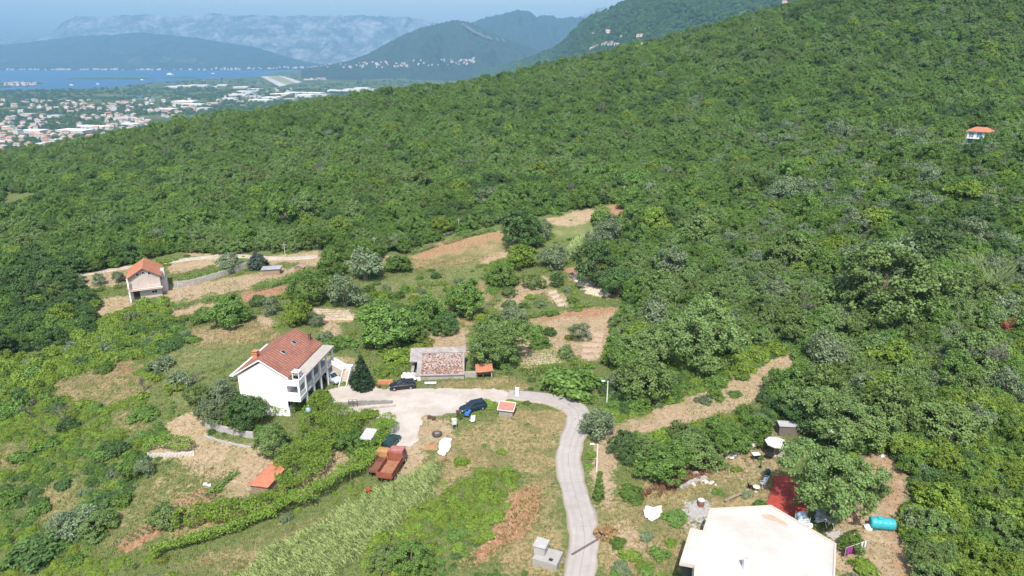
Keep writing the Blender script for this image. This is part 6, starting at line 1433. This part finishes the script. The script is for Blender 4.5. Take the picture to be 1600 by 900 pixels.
for k in range(12): a = rg.uniform(0, 3.14); c = (rg.uniform(-.25, .25), rg.uniform(-.25, .25)); b.cyl((c[0] - .3 * math.cos(a), c[1] - .3 * math.sin(a), .25 + .02 * k), (c[0] + .3 * math.cos(a), c[1] + .3 * math.sin(a), .25 + .02 * k), .035, .035, 5)
b.build('scrap_wood', GREYWOOD, h)
h = simple('plywood_board', 'brown plywood board lying beside the white lime heap', 'board', 673, 704, 4); b = MB(); b.box(-1.0, 1.0, 0, 1.2, .02, .14); b.box(-.95, .95, 1.21, 1.3, .02, .3); b.build('board', surf('brown_board', (0.34, 0.20, 0.10), .2, 2), h)
drape('lime_heap', 'bright white heap of spilled lime on the ground by the plywood board', 'heap', [(683,710),(686,690),(695,684),(706,686),(704,702),(694,715)], TARP, .04, .3)
h = simple('red_plank', 'red brown plank leaning on the grass below the white lime heap', 'plank', 684, 728, -50); b = MB(); b.sheet((-.1, 0, .1), (.12, 0, .12), (.12, 1.6, .75), (-.1, 1.6, .7), .05); b.build('plank', RUST, h)
for i, (px, py, lab) in enumerate(((671, 654, 'dark wooden crate at the edge of the courtyard'), (678, 656, 'dark wooden crate next to another at the edge of the courtyard'), (716, 650, 'small dark box on a post behind the white hive box'))):
    h = simple('wooden_crate', lab, 'crate', px, py, 5 * i); b = MB(); b.box(-.3, .3, -.25, .25, .0 if i < 2 else .5, .45 if i < 2 else .95); b.build('crate_body', surf('dark_wood', (0.09, 0.055, 0.04), .3, 4), h)
    if i == 2: b = MB(); b.cyl((0, 0, -.2), (0, 0, .5), .05, .05, 6); b.build('post', BARK, h)
h = simple('hive_box', 'pale box standing on tall thin legs in the weeds by the courtyard', 'box', 710, 671, 12); b = MB(); b.box(-.32, .32, -.3, .3, 1.0, 1.75); b.box(-.37, .37, -.35, .35, 1.751, 1.8); b.build('box_body', surf('pale_green_paint', (0.52, 0.55, 0.46), .1, 2), h)
for x, y in ((-.28, -.26), (.28, -.26), (-.28, .26), (.28, .26)): b = MB(); b.cyl((x, y, -.2), (x, y, .998), .03, .03, 5); b.build('leg', GREYWOOD, h)
drape('blue_tarpaulin', 'crumpled blue tarpaulin bundle next to the dark teal estate car', 'tarpaulin', [(725,655),(727,642),(734,640),(737,648),(733,657)], BLUE, .25, .8)
drape('white_bundle', 'white and red plastic bundle at the foot of the blue tarpaulin', 'bundle', [(733,660),(737,650),(744,651),(744,660),(738,664)], WHITEP, .1, .5)
h = simple('brick_stack', 'orange brick stack beside the conical conifer', 'bricks', 602, 601, 2); b = MB(); b.box(-1.3, 1.3, 0, .5, 0, .75); b.build('stack', BRICK, h)
h = simple('clay_pot', 'dark clay pot in front of the orange brick stack', 'pot', 592, 606); b = MB(); b.lathe([(.18, 0), (.3, .35), (.33, .5), (.28, .5), (.24, .38)], 14); b.build('pot_body', surf('dark_clay', (0.13, 0.06, 0.045), .2), h)
drape('covered_heap', 'heap of junk under a pale sheet behind the shiny black car', 'heap', [(626,596),(630,588),(650,588),(652,598),(640,600)], surf('pale_sheet', (0.62, 0.58, 0.55), .2, 2), .3, .9)
h = simple('water_cylinder', 'pale cylinder lying against the wall of the ruined outbuilding', 'cylinder', 673, 601, 0); b = MB(); b.cyl((-1.0, 0, .28), (1.0, 0, .32), .28, .28, 14); b.build('cylinder_shell', METAL, h)
h = simple('round_water_tank', 'blue grey round tank peeping out of the vine pergola near the white house', 'tank', 484, 662); b = MB(); b.lathe([(.05, 2.9), (.3, 2.75), (.42, 2.5), (.42, 2.2), (.3, 2.0)][::-1], 16); b.build('shell', gloss('blue_grey_plastic', (0.25, 0.34, 0.42), .4), h); b = MB(); b.cyl((0, 0, -.2), (0, 0, 2.0), .06, .06, 6); b.build('stand', METAL, h)
for i, (px, py, lab) in enumerate(((321, 758, 'white block at the top of the red soiled beds'), (327, 760, 'second white block beside the first at the top of the red soiled beds'))): 
    h = simple('white_block', lab, 'block', px, py, 20 * i); b = MB(); b.box(-.28, .28, -.2, .2, 0, .3); b.build('block', WHITECONC, h, bevel=.03)
h = simple('metal_gate', 'small metal gate frame on the low courtyard wall', 'gate', 552, 637, 2); b = MB()
for x in (-.7, 0, .7): b.cyl((x, 0, 0), (x, 0, 1.5), .035, .035, 6)
for z in (.75, 1.1, 1.45): b.cyl((-.7, 0, z), (.7, 0, z), .03, .03, 6)
b.build('frame', BLACK, h)

# ================================================================== THINGS IN THE YARD BEHIND THE FLAT ROOF
h = simple('parasol', 'wide white octagonal parasol open over the yard', 'parasol', 1209, 712); b = MB(); n = 8
V = [(0, 0, 2.75)] + [(1.4 * math.cos(math.pi * 2 * (k + .5) / n), 1.4 * math.sin(math.pi * 2 * (k + .5) / n), 2.2) for k in range(n)] + [(1.4 * math.cos(math.pi * 2 * (k + .5) / n), 1.4 * math.sin(math.pi * 2 * (k + .5) / n), 2.0) for k in range(n)]
b.add(V, [(0, 1 + k, 1 + (k + 1) % n) for k in range(n)] + [(1 + k, 1 + n + k, 1 + n + (k + 1) % n, 1 + (k + 1) % n) for k in range(n)]); c = b.build('canopy', TARP, h); m = c.modifiers.new('thick', 'SOLIDIFY'); m.thickness = .015
b = MB(); b.cyl((0, 0, 0), (0, 0, 2.72), .03, .03, 8); b.build('pole', METAL, h); b = MB(); b.lathe([(.35, 0), (.35, .08), (.08, .14)], 14); b.build('base', CONC, h)
h = simple('garden_table', 'dark round table in the shade of the white parasol', 'table', 1206, 715); b = MB(); b.lathe([(.6, .7), (.6, .75)], 18, (-.5, -.3, 0)); b.build('tabletop', BLACK, h); b = MB(); b.cyl((-.5, -.3, 0), (-.5, -.3, .7), .05, .05, 8); b.build('leg', BLACK, h)
drape('paving_slab', 'pale paving slab patch beside the white parasol', 'paving', [(1212,716),(1216,703),(1226,700),(1234,706),(1224,714)], CONC, .05, .03)
drape('sand_heap', 'long bright white sand heap along the thicket of the yard', 'heap', [(1133,718),(1145,702),(1165,693),(1185,690),(1191,697),(1172,704),(1155,712),(1146,721)], surf('white_sand', (0.60, 0.55, 0.51), .15, 2, .95, (0.42, 0.36, 0.30), 1.2, .5), .05, .5)
h = simple('barbecue', 'black iron barbecue table with a white top near the sand heap', 'barbecue', 1180, 719, 8); b = MB(); b.box(-.42, .42, -.28, .28, .72, .95); b.build('fire_box', BLACK, h); b = MB(); b.box(-.5, .5, -.34, .34, .953, 1.02); b.build('lid', WHITEP, h)
for x, y in ((-.36, -.22), (.36, -.22), (-.36, .22), (.36, .22)): b = MB(); b.cyl((x, y, -.05), (x, y, .72), .03, .03, 5); b.build('leg', BLACK, h)
h = simple('short_post', 'short black post with a hooked base near the green barrel', 'post', 1188, 731); b = MB(); b.cyl((0, 0, -.2), (0, 0, 1.1), .05, .05, 7); b.box(-.2, .12, -.1, .1, 0, .25); b.build('post', BLACK, h)
barrel(1199, 744, .34, .9, gloss('green_plastic', (0.02, 0.07, 0.055), .4), 'dark green plastic barrel in the middle of the yard')
def chair(px, py, yaw, mat, label):
    h = simple('garden_chair', label, 'chair', px, py, yaw); b = MB(); b.box(-.25, .25, -.25, .25, .42, .47); b.build('seat', mat, h); b = MB(); b.sheet((-.25, .22, .47), (.25, .22, .47), (.23, .36, .92), (-.23, .36, .92), .04); b.build('backrest', mat, h)
    for s in (-1, 1):
        b = MB(); b.box(s * .27 - .03, s * .27 + .03, -.22, .25, .64, .68); b.build('armrest', mat, h)
        for y in (-.2, .2): b = MB(); b.box(s * .23 - .03, s * .23 + .03, y - .03, y + .03, 0, .418); b.build('leg', mat, h)
chair(1191, 760, -70, WHITEP, 'white plastic garden chair beside the little round table'); chair(1172, 764, 100, BLACK, 'black garden chair at the far side of the little round table'); chair(1196, 752, -120, WHITEP, 'white plastic garden chair nearest the dark green barrel')
h = simple('round_table', 'little round table with a pale top between the garden chairs', 'table', 1181, 768); b = MB(); b.lathe([(.42, .68), (.42, .73)], 20); b.build('tabletop', surf('pale_tabletop', (0.62, 0.60, 0.46), .1, 2), h); b = MB(); b.lathe([(.25, 0), (.05, .06), (.05, .68)], 12); b.build('leg', WHITEP, h)
a, c = gp(1132, 786), gp(1170, 768); h = thing('timber_beam', 'long weathered timber beam lying across the yard grass', 'beam', a, math.atan2(c.y - a.y, c.x - a.x)); L = (c - a).length; b = MB(); b.sheet((0, -.16, .38), (L, -.16, .38 + c.z - a.z), (L, .16, .38 + c.z - a.z), (0, .16, .38), .14); b.build('beam', WOOD, h)
for x in (.3, L - .4): b = MB(); b.box(x, x + .25, -.2, .2, -.2, .23); b.build('support', STONE, h)
barrel(1095, 790, .4, .8, surf('rust_brown_drum', (0.20, 0.10, 0.065), .3, 3), 'rusty brown drum with a white lid at the grey gravel patch', WHITEP, 'drum')
drape('white_tarpaulin', 'bright white tarpaulin spread on the grass near the road', 'tarpaulin', [(1004,800),(1008,792),(1020,794),(1034,790),(1036,800),(1030,812),(1020,818),(1008,812)], TARP, .06, .35)
drape('red_tarpaulin', 'large bright red tarpaulin spread beneath the huge tree', 'tarpaulin', [(1196,792),(1203,765),(1208,746),(1236,742),(1262,770),(1262,812),(1240,808)], surf('red_tarpaulin', (0.36, 0.055, 0.038), .3, 1.5, .75, (0.24, 0.07, 0.05), .8, .5), .07, .16)
def ibc():
    h = simple('water_tank', 'bluish translucent water tank in a slatted cage beside the red tarpaulin', 'tank', 1255, 822, -6); b = MB(); b.box(-.58, .58, 0, 1.1, .15, .8); b.extrude_y([(.56 * math.cos(t), .801 + .5 * math.sin(t)) for t in np.linspace(0, math.pi, 12)], .02, 1.08); b.build('tank_shell', gloss('bluish_plastic', (0.46, 0.56, 0.66), .2), h, bevel=.04)
    b = MB()
    for z in (.2, .42, .64, .86): b.box(-.64, .64, -.05, -.01, z, z + .09)
    for x in (-.62, .62): b.cyl((x, -.03, 0), (x, -.03, 1.2), .03, .03, 6); b.cyl((x, 1.14, 0), (x, 1.14, 1.2), .03, .03, 6)
    b.build('cage', WHITEP, h)
    b = MB(); b.box(-.65, .65, -.05, 1.15, 0, .14); b.build('pallet', GREYWOOD, h)
ibc()
drape('plastic_sheet_heap', 'grey heap of plastic sheeting under the edge of the huge tree', 'heap', [(1270,822),(1273,798),(1290,790),(1310,800),(1312,820),(1296,826)], surf('grey_film', (0.40, 0.41, 0.41), .35, 3, .4), .2, .9)
for i, (p0, p1, lab) in enumerate((((1303, 828), (1294, 800), 'white pole leaning on the plastic sheeting, the longer of the two'), ((1292, 826), (1282, 806), 'white pole leaning on the plastic sheeting, the shorter of the two'))):
    a, c = gp(*p0), gp(*p1); h = thing('white_pole', lab, 'pole', a); b = MB(); d = c - a; b.cyl((0, 0, .05), (d.x, d.y, d.z + .9), .04, .04, 7); b.build('pole', WHITEP, h)
drape('stone_paving', 'strip of grey stone paving along the flat roofed house', 'paving', [(1285,832),(1310,828),(1330,838),(1322,852),(1312,856)], surf('grey_paving', (0.40, 0.36, 0.33), .3, 3), .06, .05)
rock('white_boulder', 'round white boulder beside the turquoise tank', 1357, 826, .5, WHITECONC, None, 'boulder', .8, 3)
rock('white_sack', 'small white sack at the foot of the water tank', 1266, 822, .32, WHITEP, None, 'sack', .8, 4)
for i, (px, py, r) in enumerate(((1318, 806, .45), (1330, 806, .5), (1338, 800, .35), (1327, 814, .4), (1320, 798, .3))): rock('rubble_stone', 'reddish rubble stone in the pile by the plastic sheeting', px, py, r, surf('reddish_rubble', (0.42, 0.27, 0.20), .4, 2), 'reddish rubble stones', 'stone', .7, i)
for i in range(16): rg = random.Random(i); rock('pale_stone', 'pale rubble stone along the withered strip of the yard', 1075 + rg.uniform(0, 45), 745 + rg.uniform(-8, 14), rg.uniform(.15, .42), surf('pale_rubble', (0.50, 0.47, 0.43), .3, 2), 'pale rubble stones', 'stone', .65, i + 20)
for i in range(10): rg = random.Random(i + 50); rock('field_stone', 'pale stone at the end of the white sand heap', 1128 + rg.uniform(0, 30), 706 + rg.uniform(-6, 10), rg.uniform(.15, .35), surf('pale_rubble', (0.50, 0.47, 0.43), .3, 2), 'stones by the sand heap', 'stone', .65, i + 40)
for i in range(4): rg = random.Random(i + 90); rock('path_stone', 'white stone at the top of the reddish dirt strip', 1372 + rg.uniform(0, 16), 712 + rg.uniform(-3, 4), rg.uniform(.2, .42), WHITECONC, 'white stones on the dirt strip', 'stone', .5, i + 70)
h = simple('tin_canopy', 'pale tin sheet canopy behind the huge tree', 'canopy', 1306, 700, -8); b = MB(); b.sheet((-1.1, 0, 1.6), (1.1, 0, 1.5), (1.2, 2.2, 1.9), (-1.0, 2.2, 2.0), .04); b.build('roof', surf('pale_tin', (0.52, 0.58, 0.56), .12, 2, .5), h)
for x, y in ((-1, .1), (1, .1), (-.9, 2.1), (1.1, 2.1)): b = MB(); b.cyl((x, y, -.2), (x, y, 1.46), .04, .04, 6); b.build('post', METAL, h)
def turquoise():
    h = simple('turquoise_tank', 'turquoise cylindrical water tank lying on the reddish dirt strip', 'tank', 1377, 826, -10); r = .66; L = 2.7; b = MB(); pr = [(0.0, .16), (.06, .45), (.16, .6), (.3, r)]
    n = 22; V = []; ys = [(-L / 2 + a, q) for a, q in ((0, .42), (.06, .58), (.16, r))] + [(x, r + (.02 if k % 2 else 0)) for k, x in enumerate(np.linspace(-L / 2 + .3, L / 2 - .3, 9))] + [(L / 2 - .16, r), (L / 2 - .06, .58), (L / 2, .42)]
    for x, q in ys: V += [(x, q * math.cos(2 * math.pi * j / n), r + .06 + q * math.sin(2 * math.pi * j / n)) for j in range(n)]
    m = len(ys); b.add(V, [(i * n + j, i * n + (j + 1) % n, (i + 1) * n + (j + 1) % n, (i + 1) * n + j)[::-1] for i in range(m - 1) for j in range(n)] + [tuple(range(n)), tuple(range((m - 1) * n, m * n))[::-1]]); b.build('shell', TURQ, h)
    b = MB(); b.lathe([(.3, 0), (.3, .12), (.24, .16)], 14, (-.35, 0, 2 * r + .05)); b.build('hatch', TURQ, h)
    for x in (-.8, .75): b = MB(); b.box(x - .15, x + .15, -.5, .5, -.15, .2); b.build('saddle', surf('dark_turquoise', (0.02, 0.20, 0.24), .2), h)
turquoise()
def clothes_line():
    A, B = gp(1318, 878), gp(1352, 866); d = B - A; h = thing('clothes_line', 'clothes line with a purple cloth and white towels beside the flat roof', 'clothes line', A)
    for t in (0, 1): b = MB(); z = d.z * t; b.cyl((d.x * t, d.y * t, z - .2), (d.x * t, d.y * t, z + 1.9), .04, .04, 6); b.build('post', METAL, h)
    b = MB(); b.cyl((0, 0, 1.85), (d.x, d.y, d.z + 1.85), .012, .012, 5); b.build('line', WHITEP, h)
    for t0, t1, hh, m in ((.05, .32, .9, gloss('purple_cloth', (0.30, 0.03, 0.26), .8)), (.45, .6, .6, TARP), (.7, .8, 1.2, TARP), (.86, .95, .8, TARP)):
        b = MB(); n = 6
        for k in range(n):
            a0 = t0 + (t1 - t0) * k / n; a1 = t0 + (t1 - t0) * (k + 1) / n; o0 = .05 * math.sin(k * 2.1); o1 = .05 * math.sin((k + 1) * 2.1)
            b.sheet((d.x * a0, d.y * a0 + o0, d.z * a0 + 1.84 - hh), (d.x * a1, d.y * a1 + o1, d.z * a1 + 1.84 - hh), (d.x * a1, d.y * a1, d.z * a1 + 1.84), (d.x * a0, d.y * a0, d.z * a0 + 1.84), .012)
        b.build('cloth', m, h)
clothes_line()

# ------------------------------------------------------------------ tilled beds with rows of young plants
def bed(label, quad_px, rows, mat, soil, seed, plant=.22, gapp=.55, hgt=.25, ridge=.16, name='vegetable_bed', stake=None):
    rng = np.random.RandomState(seed); A, B, Cc, D = [np.array(gp(*p)[:2]) for p in quad_px]; o = (A[0], A[1], float(H(*A))); h = thing(name, label, 'vegetable bed', o); V = []; F = []; P = []
    for k in range(rows):
        t = (k + .5) / rows; p = A + (D - A) * t; q = B + (Cc - B) * t; L = np.linalg.norm(q - p); u = (q - p) / L; n = np.array([-u[1], u[0]]); w = np.linalg.norm(D - A) / rows * .42; m = max(2, int(L / .35))
        for i in range(m + 1):
            c = p + u * L * i / m; base = len(V)
            for s, zz in ((-w, -.05), (-w * .4, ridge), (w * .4, ridge), (w, -.05)): e = c + n * (s + rng.uniform(-.04, .04)); V.append((e[0] - o[0], e[1] - o[1], float(H(*e)) - o[2] + zz + rng.uniform(-.03, .03)))
            if i: F += [(base - 4 + j, base + j, base + j + 1, base - 3 + j)[::-1] for j in range(3)]
        if plant:
            for s in np.arange(.3, L, gapp):
                if rng.rand() < .9: c = p + u * (s + rng.uniform(-.1, .1)) + n * rng.uniform(-.08, .08); P.append((c[0], c[1], float(H(*c)) + ridge))
    mesh_obj('ridge', V, F, soil, h)
    if P:
        P = np.array(P); k = np.repeat(np.arange(len(P)), 14); rs = rng.normal(size=(len(k), 3)) * np.array([plant * .5, plant * .5, hgt * .35]); cen = P[k] + rs + np.array([0, 0, hgt * .5]); f = leafy(h, 'plants', mat, cen, np.tile([0, 0, 1.0], (len(k), 1)), plant * .45, rng, .01, o); tag(f, kind='stuff')
    return h
SOILR = surf('reddish_soil', (0.30, 0.185, 0.115), .25, 2.5, .95); SOILP = surf('pale_soil', (0.40, 0.32, 0.235), .2, 2.5, .95)
bed('upper red soiled bed planted with small dark green tufts in rows', [(270,812),(330,778),(318,764),(250,800)], 5, LM['dark'], SOILR, 1, .3, .75)
bed('lower red soiled bed planted with small dark green tufts beyond the silver olive', [(196,857),(252,822),(236,813),(178,850)], 5, LM['dark'], SOILR, 2, .3, .75)
bed('garden bed with rows of tall staked bean plants', [(822,572),(880,566),(876,550),(822,552)], 6, LM['bramble'], SOILP, 3, .35, .6, 1.1, .1)
bed('leafy green vegetable bed at the upper end of the garden', [(815,540),(835,545),(858,512),(818,512)], 7, LM['vine'], SOILP, 4, .5, .5, .5, .1)
bed('bare furrowed plot of pale soil between the tall dark trees', [(958,468),(922,458),(888,430),(905,426)], 5, None, surf('bleached_soil', (0.48, 0.41, 0.32), .2, 2), 5, 0, .5, .2, .22, 'furrowed_plot')
bed('small striped plot of pale soil below the narrow dark tree', [(885,478),(872,480),(852,456),(864,451)], 4, LM['grass'], SOILP, 6, .25, .6, .2, .2, 'furrowed_plot')
bed('terraced furrow plot of pale soil above the light green rounded tree', [(500,500),(556,500),(545,485),(490,482)], 6, LM['grass'], SOILP, 7, .25, .5, .2, .2, 'furrowed_plot')
bed('tilled strip of soil with faint furrows in the garden', [(908,562),(935,560),(945,520),(915,515)], 5, None, surf('tilled_soil', (0.40, 0.29, 0.21), .15, 2), 8, 0, .5, .2, .1, 'furrowed_plot')
# ================================================================== THE TOWN ON THE PLAIN, FAR SHORE, VILLAGE
HW = [surf('house_wall_white', (0.60, 0.58, 0.55), .08, .3), surf('house_wall_cream', (0.62, 0.55, 0.46), .05, .3), surf('house_wall_pink', (0.60, 0.46, 0.40), .05, .3)]
HR = [surf('town_roof_red', (0.36, 0.20, 0.15), .2, .4), surf('town_roof_orange', (0.42, 0.27, 0.20), .2, .4), surf('town_roof_pink', (0.46, 0.37, 0.32), .2, .4), surf('town_roof_grey', (0.42, 0.42, 0.42), .1, .3), surf('town_roof_white', (0.74, 0.74, 0.74), .05, .3)]
def house_mesh(w, d, h, roof, wall, flat):
    b = MB(); b.box(-w / 2, w / 2, -d / 2, d / 2, -4, h)
    if flat: b.mat(1).box(-w / 2 - .3, w / 2 + .3, -d / 2 - .3, d / 2 + .3, h + .01, h + .6)
    else: b.mat(1).add([(-w / 2 - .5, -d / 2 - .5, h), (w / 2 + .5, -d / 2 - .5, h), (w / 2 + .5, d / 2 + .5, h), (-w / 2 - .5, d / 2 + .5, h), (0, -d / 2 + .6, h + w * .28), (0, d / 2 - .6, h + w * .28)], [(3, 2, 1, 0), (0, 1, 4), (1, 2, 5, 4), (2, 3, 5), (3, 0, 4, 5)])
    b.mat(2)                                          # window bands
    for s in (-1, 1):
        for z in np.arange(1.2, h - 1, 3.0):
            for y in np.arange(-d / 2 + 1.5, d / 2 - 1, 3.2): b.box(s * (w / 2 + .02) - .03, s * (w / 2 + .02) + .03, y, y + 1.2, z, z + 1.4)
            for x in np.arange(-w / 2 + 1.5, w / 2 - 1, 3.2): b.box(x, x + 1.2, s * (d / 2 + .02) - .03, s * (d / 2 + .02) + .03, z, z + 1.4)
    me = bpy.data.meshes.new('house'); me.from_pydata(b.v, [], b.f)
    for m_ in (wall, roof, DARKGLASS): me.materials.append(m_)
    me.polygons.foreach_set('material_index', np.array(b.m, np.int32)); me.update(); return me
rg = random.Random(12); HOUSES = []
for k in range(9): HOUSES.append(house_mesh(rg.uniform(9, 13), rg.uniform(10, 16), rg.choice((5.5, 6, 8.5)), HR[k % 3], HW[k % 3], False))
for k in range(3): HOUSES.append(house_mesh(rg.uniform(11, 15), rg.uniform(12, 18), rg.choice((6, 9, 12)), HR[3 + k % 2], HW[0], True))
HALLS = [house_mesh(w, d, h, HR[r], HW[q], True) for w, d, h, r, q in ((34, 62, 8, 4, 0), (28, 46, 7, 3, 0), (40, 80, 9, 4, 1), (24, 38, 6, 2, 1), (30, 90, 8, 4, 0))]
def far_house(name, px, py, me, label, group, rot, sc=1.0, z=None, cat='house', pos=None):
    p = Vector(at_z(px, py, 6.0)) if pos is None else pos; o = link(name, me); o.location = p if pos is not None else (p.x, p.y, float(plain_z(p.x, p.y))); o.rotation_euler = (0, 0, rot); o.scale = (sc, sc, sc); return tag(o, label, cat, group)
def in_px(poly, n, seed):
    r = random.Random(seed); xs = [p[0] for p in poly]; ys = [p[1] for p in poly]; out = []; t = 0
    while len(out) < n and t < 60000:
        t += 1; x, y = r.uniform(min(xs), max(xs)), r.uniform(min(ys), max(ys))
        if in_poly(np.array([x]), np.array([y]), poly)[0] and all((x - a) ** 2 + ((y - b) * 2.2) ** 2 > 5.5 ** 2 for a, b in out): out.append((x, y))
    return out
TOWN = []
for poly, n, seed, grp, lab in (([(0,188),(70,182),(75,200),(0,206)], 16, 1, 'houses of the near left quarter', 'small tiled house in the cluster at the near left of the plain'),
      ([(0,212),(90,206),(140,214),(165,222),(120,238),(0,245)], 36, 2, 'houses at the wood edge', 'red roofed house in the town quarter nearest the wood'),
      ([(90,160),(130,158),(150,176),(100,182)], 20, 3, 'houses of the middle hamlet', 'small house in the hamlet in the middle of the plain'),
      ([(40,160),(70,156),(76,166),(44,172)], 8, 4, 'houses of the far hamlet', 'small house in the sparse far hamlet on the plain'),
      ([(150,165),(205,160),(212,182),(165,190)], 24, 5, 'houses of the central quarter', 'small house in the central quarter of the plain'),
      ([(165,186),(232,180),(236,196),(205,206),(170,210)], 20, 6, 'houses below the warehouses', 'house beside the long grey warehouses on the plain'),
      ([(215,165),(300,158),(345,158),(300,178),(240,186)], 30, 7, 'houses along the main road', 'house along the road strip at the foot of the wooded slope'),
      ([(0,158),(250,150),(330,152),(240,190),(100,236),(0,244)], 85, 9, 'houses scattered over the plain', 'lone small house scattered among the groves of the plain'),
      ([(345,150),(420,140),(470,138),(440,152),(370,162)], 30, 8, 'houses of the trade strip', 'white building in the trade strip on the plain')):
    for x, y in in_px(poly, n, seed): far_house('town_house', x, y, HOUSES[rg.randrange(12 if seed > 6 else 10)], lab, grp, rg.uniform(0, 3.1), rg.uniform(.8, 1.3))
for i, (x, y, k, rot, s) in enumerate([(55,207,0,1.4,1.0),(118,207,2,1.35,1.1),(147,201,4,1.3,1.0),(45,181,3,1.4,1.3),(88,183,1,1.4,1),(195,187,1,1.5,1.2),(205,197,0,1.2,.8),(262,171,0,1.3,1.1),(290,163,2,1.4,1.2),(303,166,4,1.4,1),(320,172,1,1.3,1.1),(335,164,3,1.4,1.3),(360,156,0,1.3,1),(375,151,2,1.4,1.1),(392,147,1,1.3,1.2),(408,158,4,1.2,1.2),(425,155,0,1.3,1.3),(440,150,2,1.35,1.2),(455,157,3,1.3,1.3),(462,146,4,1.4,1.2),(478,152,0,1.3,1.4),(492,149,2,1.3,1.2),(505,151,1,1.3,1.4),(520,141,3,1.5,1),(530,144,4,1.4,1.3),(552,143,2,1.4,1.2),(566,140,0,1.4,1.3),(578,142,1,1.4,1.4),(272,137,0,1.45,1.2),(290,136,2,1.5,1.2),(312,135,4,1.5,1.3),(335,136,1,1.5,1.2),(350,134,0,1.5,1.1),(378,138,2,1.5,1.1),(388,145,4,1.5,1.2),(400,142,0,1.4,1.2),(395,152,1,1.4,1.2)]):
    far_house('warehouse', x, y, HALLS[k], 'long pale industrial hall in the trade estate of the plain', 'halls of the trade estate', rot, s, cat='warehouse')
# far shore and airport buildings: specks of white along the water
rg = random.Random(4)
for k in range(130):
    x = rg.uniform(0, 520); y = np.interp(x, [0, 200, 400, 520], [114.2, 112.6, 108.6, 106.2]) - rg.uniform(0, 2.4) ** 1; q = on_mountain('mountain.001', x, y)
    far_house('shore_house', 0, 0, HOUSES[rg.randrange(12)], 'tiny pale house on the far shore of the bay', 'houses on the far shore', rg.uniform(0, 3), rg.uniform(1.0, 2.0), pos=q)
for k in range(80):
    x = rg.uniform(500, 740); y = np.interp(x, [500, 600, 740], [104, 103, 97]) + rg.uniform(-6, 3); q = on_mountain('mountain.004', x, y)
    far_house('foothill_house', 0, 0, HOUSES[rg.randrange(12)], 'tiny pale house at the foot of the dark middle mountain', 'houses below the middle mountain', rg.uniform(0, 3), rg.uniform(.7, 1.3), pos=q)
for k in range(24):
    x = rg.uniform(8, 56); far_house('islet_house', 0, 0, HOUSES[rg.randrange(9)], 'small house crowded on the islet in the bay', 'houses on the islet', rg.uniform(0, 3), rg.uniform(.9, 1.4), pos=Vector(at_z(x, 131.5 + rg.uniform(-1.6, 1.0), 9)))
for i, (x, y) in enumerate([(810,91),(815,94),(822,88),(828,83),(836,97),(858,96),(888,94),(893,93),(897,92),(902,94),(906,91),(924,78),(930,76),(935,74),(928,77),(944,71),(949,70),(953,71),(958,70),(963,71),(968,72),(1003,72),(1008,71),(1014,72),(928,54),(948,50),(950,51),(972,59),(1005,57),(1000,58),(1230,8),(1236,9)]):
    q = on_mountain(HILL, x, y); far_house('village_house', 0, 0, HOUSES[i % 9], 'small red roofed house of the village on the far wooded slope', 'village houses on the far slope', rg.uniform(0, 3), rg.uniform(.8, 1.25), pos=q + Vector((0, -6, 2)))
# boats
for i, (x, y, L, lab) in enumerate(((266,116.8,60,'white cruise ship on the bay'), (112,133.2,26,'white boat close to the near shore of the bay'), (153,131.6,22,'small white boat beside the shallow point of the bay'), (333,115,30,'white boat far out on the bay, beyond the cruise ship'), (222,125,26,'white yacht moored by the long low island'))):
    p = at_z(x, y, 0); h = thing('boat' if i else 'cruise_ship', lab, 'boat' if i else 'ship', tuple(p), R(20)); b = MB(); b.prism([(-L / 2, -L * .12), (L * .3, -L * .12), (L / 2, 0), (L * .3, L * .12), (-L / 2, L * .12)], -1, L * .11); b.build('hull', WHITEPAINT, h); b = MB(); b.box(-L * .35, L * .2, -L * .09, L * .09, L * .112, L * .19); b.box(-L * .25, L * .1, -L * .07, L * .07, L * .192, L * .25); b.build('cabin', WHITEPAINT, h)
# groves of the plain and the trees of the far slope
def plain_trees():
    rng = np.random.RandomState(8); n = 26000; px = rng.uniform(-60, 900, n); py = rng.uniform(112, 262, n); P = at_z(px, py, 5.0); x, y = P[:, 0], P[:, 1]
    sh = np.interp(px, [p[0] for p in SHORE], [p[1] for p in SHORE]); ok = (py > sh + 1.2) & (y > 1150) & (fbm(x, y, 230, 4) > .44) & ~in_poly(px, py, [(398,118.5),(420,117),(478,129),(436,138)])
    ok &= rng.rand(n) < np.clip((py - 105) / 60, .25, 1); px, x, y = px[ok], x[ok], y[ok]; n = len(x); r = rng.uniform(3.5, 7.5, n) * np.clip(y / 2600, .8, 1.5); k = rng.randint(0, 8, n)
    scatter('plain_trees', [proto('broad', i) for i in range(5)] + [proto('dark', i) for i in range(3)], np.stack([x, y, plain_z(x, y) - r * .35], -1), np.stack([r, r, r * .85], -1), rng.uniform(0, 6.28, n), k)
    c, co, nrow = MOUNT[HILL]; n = 42000; i = rng.randint(0, len(c) - 1, n); j = rng.randint(0, nrow - 1, n); u, v = rng.rand(n)[:, None], rng.rand(n)[:, None]
    q = (co[i, j] * (1 - u) + co[i + 1, j] * u) * (1 - v) + (co[i, j + 1] * (1 - u) + co[i + 1, j + 1] * u) * v; a, b_, _ = project(q[:, 0], q[:, 1], q[:, 2]); ok = (a > 720) & (a < 1420) & (b_ > -30) & (b_ < 125); q = q[ok]; n = len(q); r = rng.uniform(5, 10, n) * q[:, 1] / 2800
    scatter('far_slope_trees', [proto('broad', i) for i in range(5)] + [proto('dark', i) for i in range(3)], q - np.array([0, 0, 1]) * (r * .4)[:, None], np.stack([r, r, r * .9], -1), rng.uniform(0, 6.28, n), rng.randint(0, 8, n))
plain_trees()
build_haze()
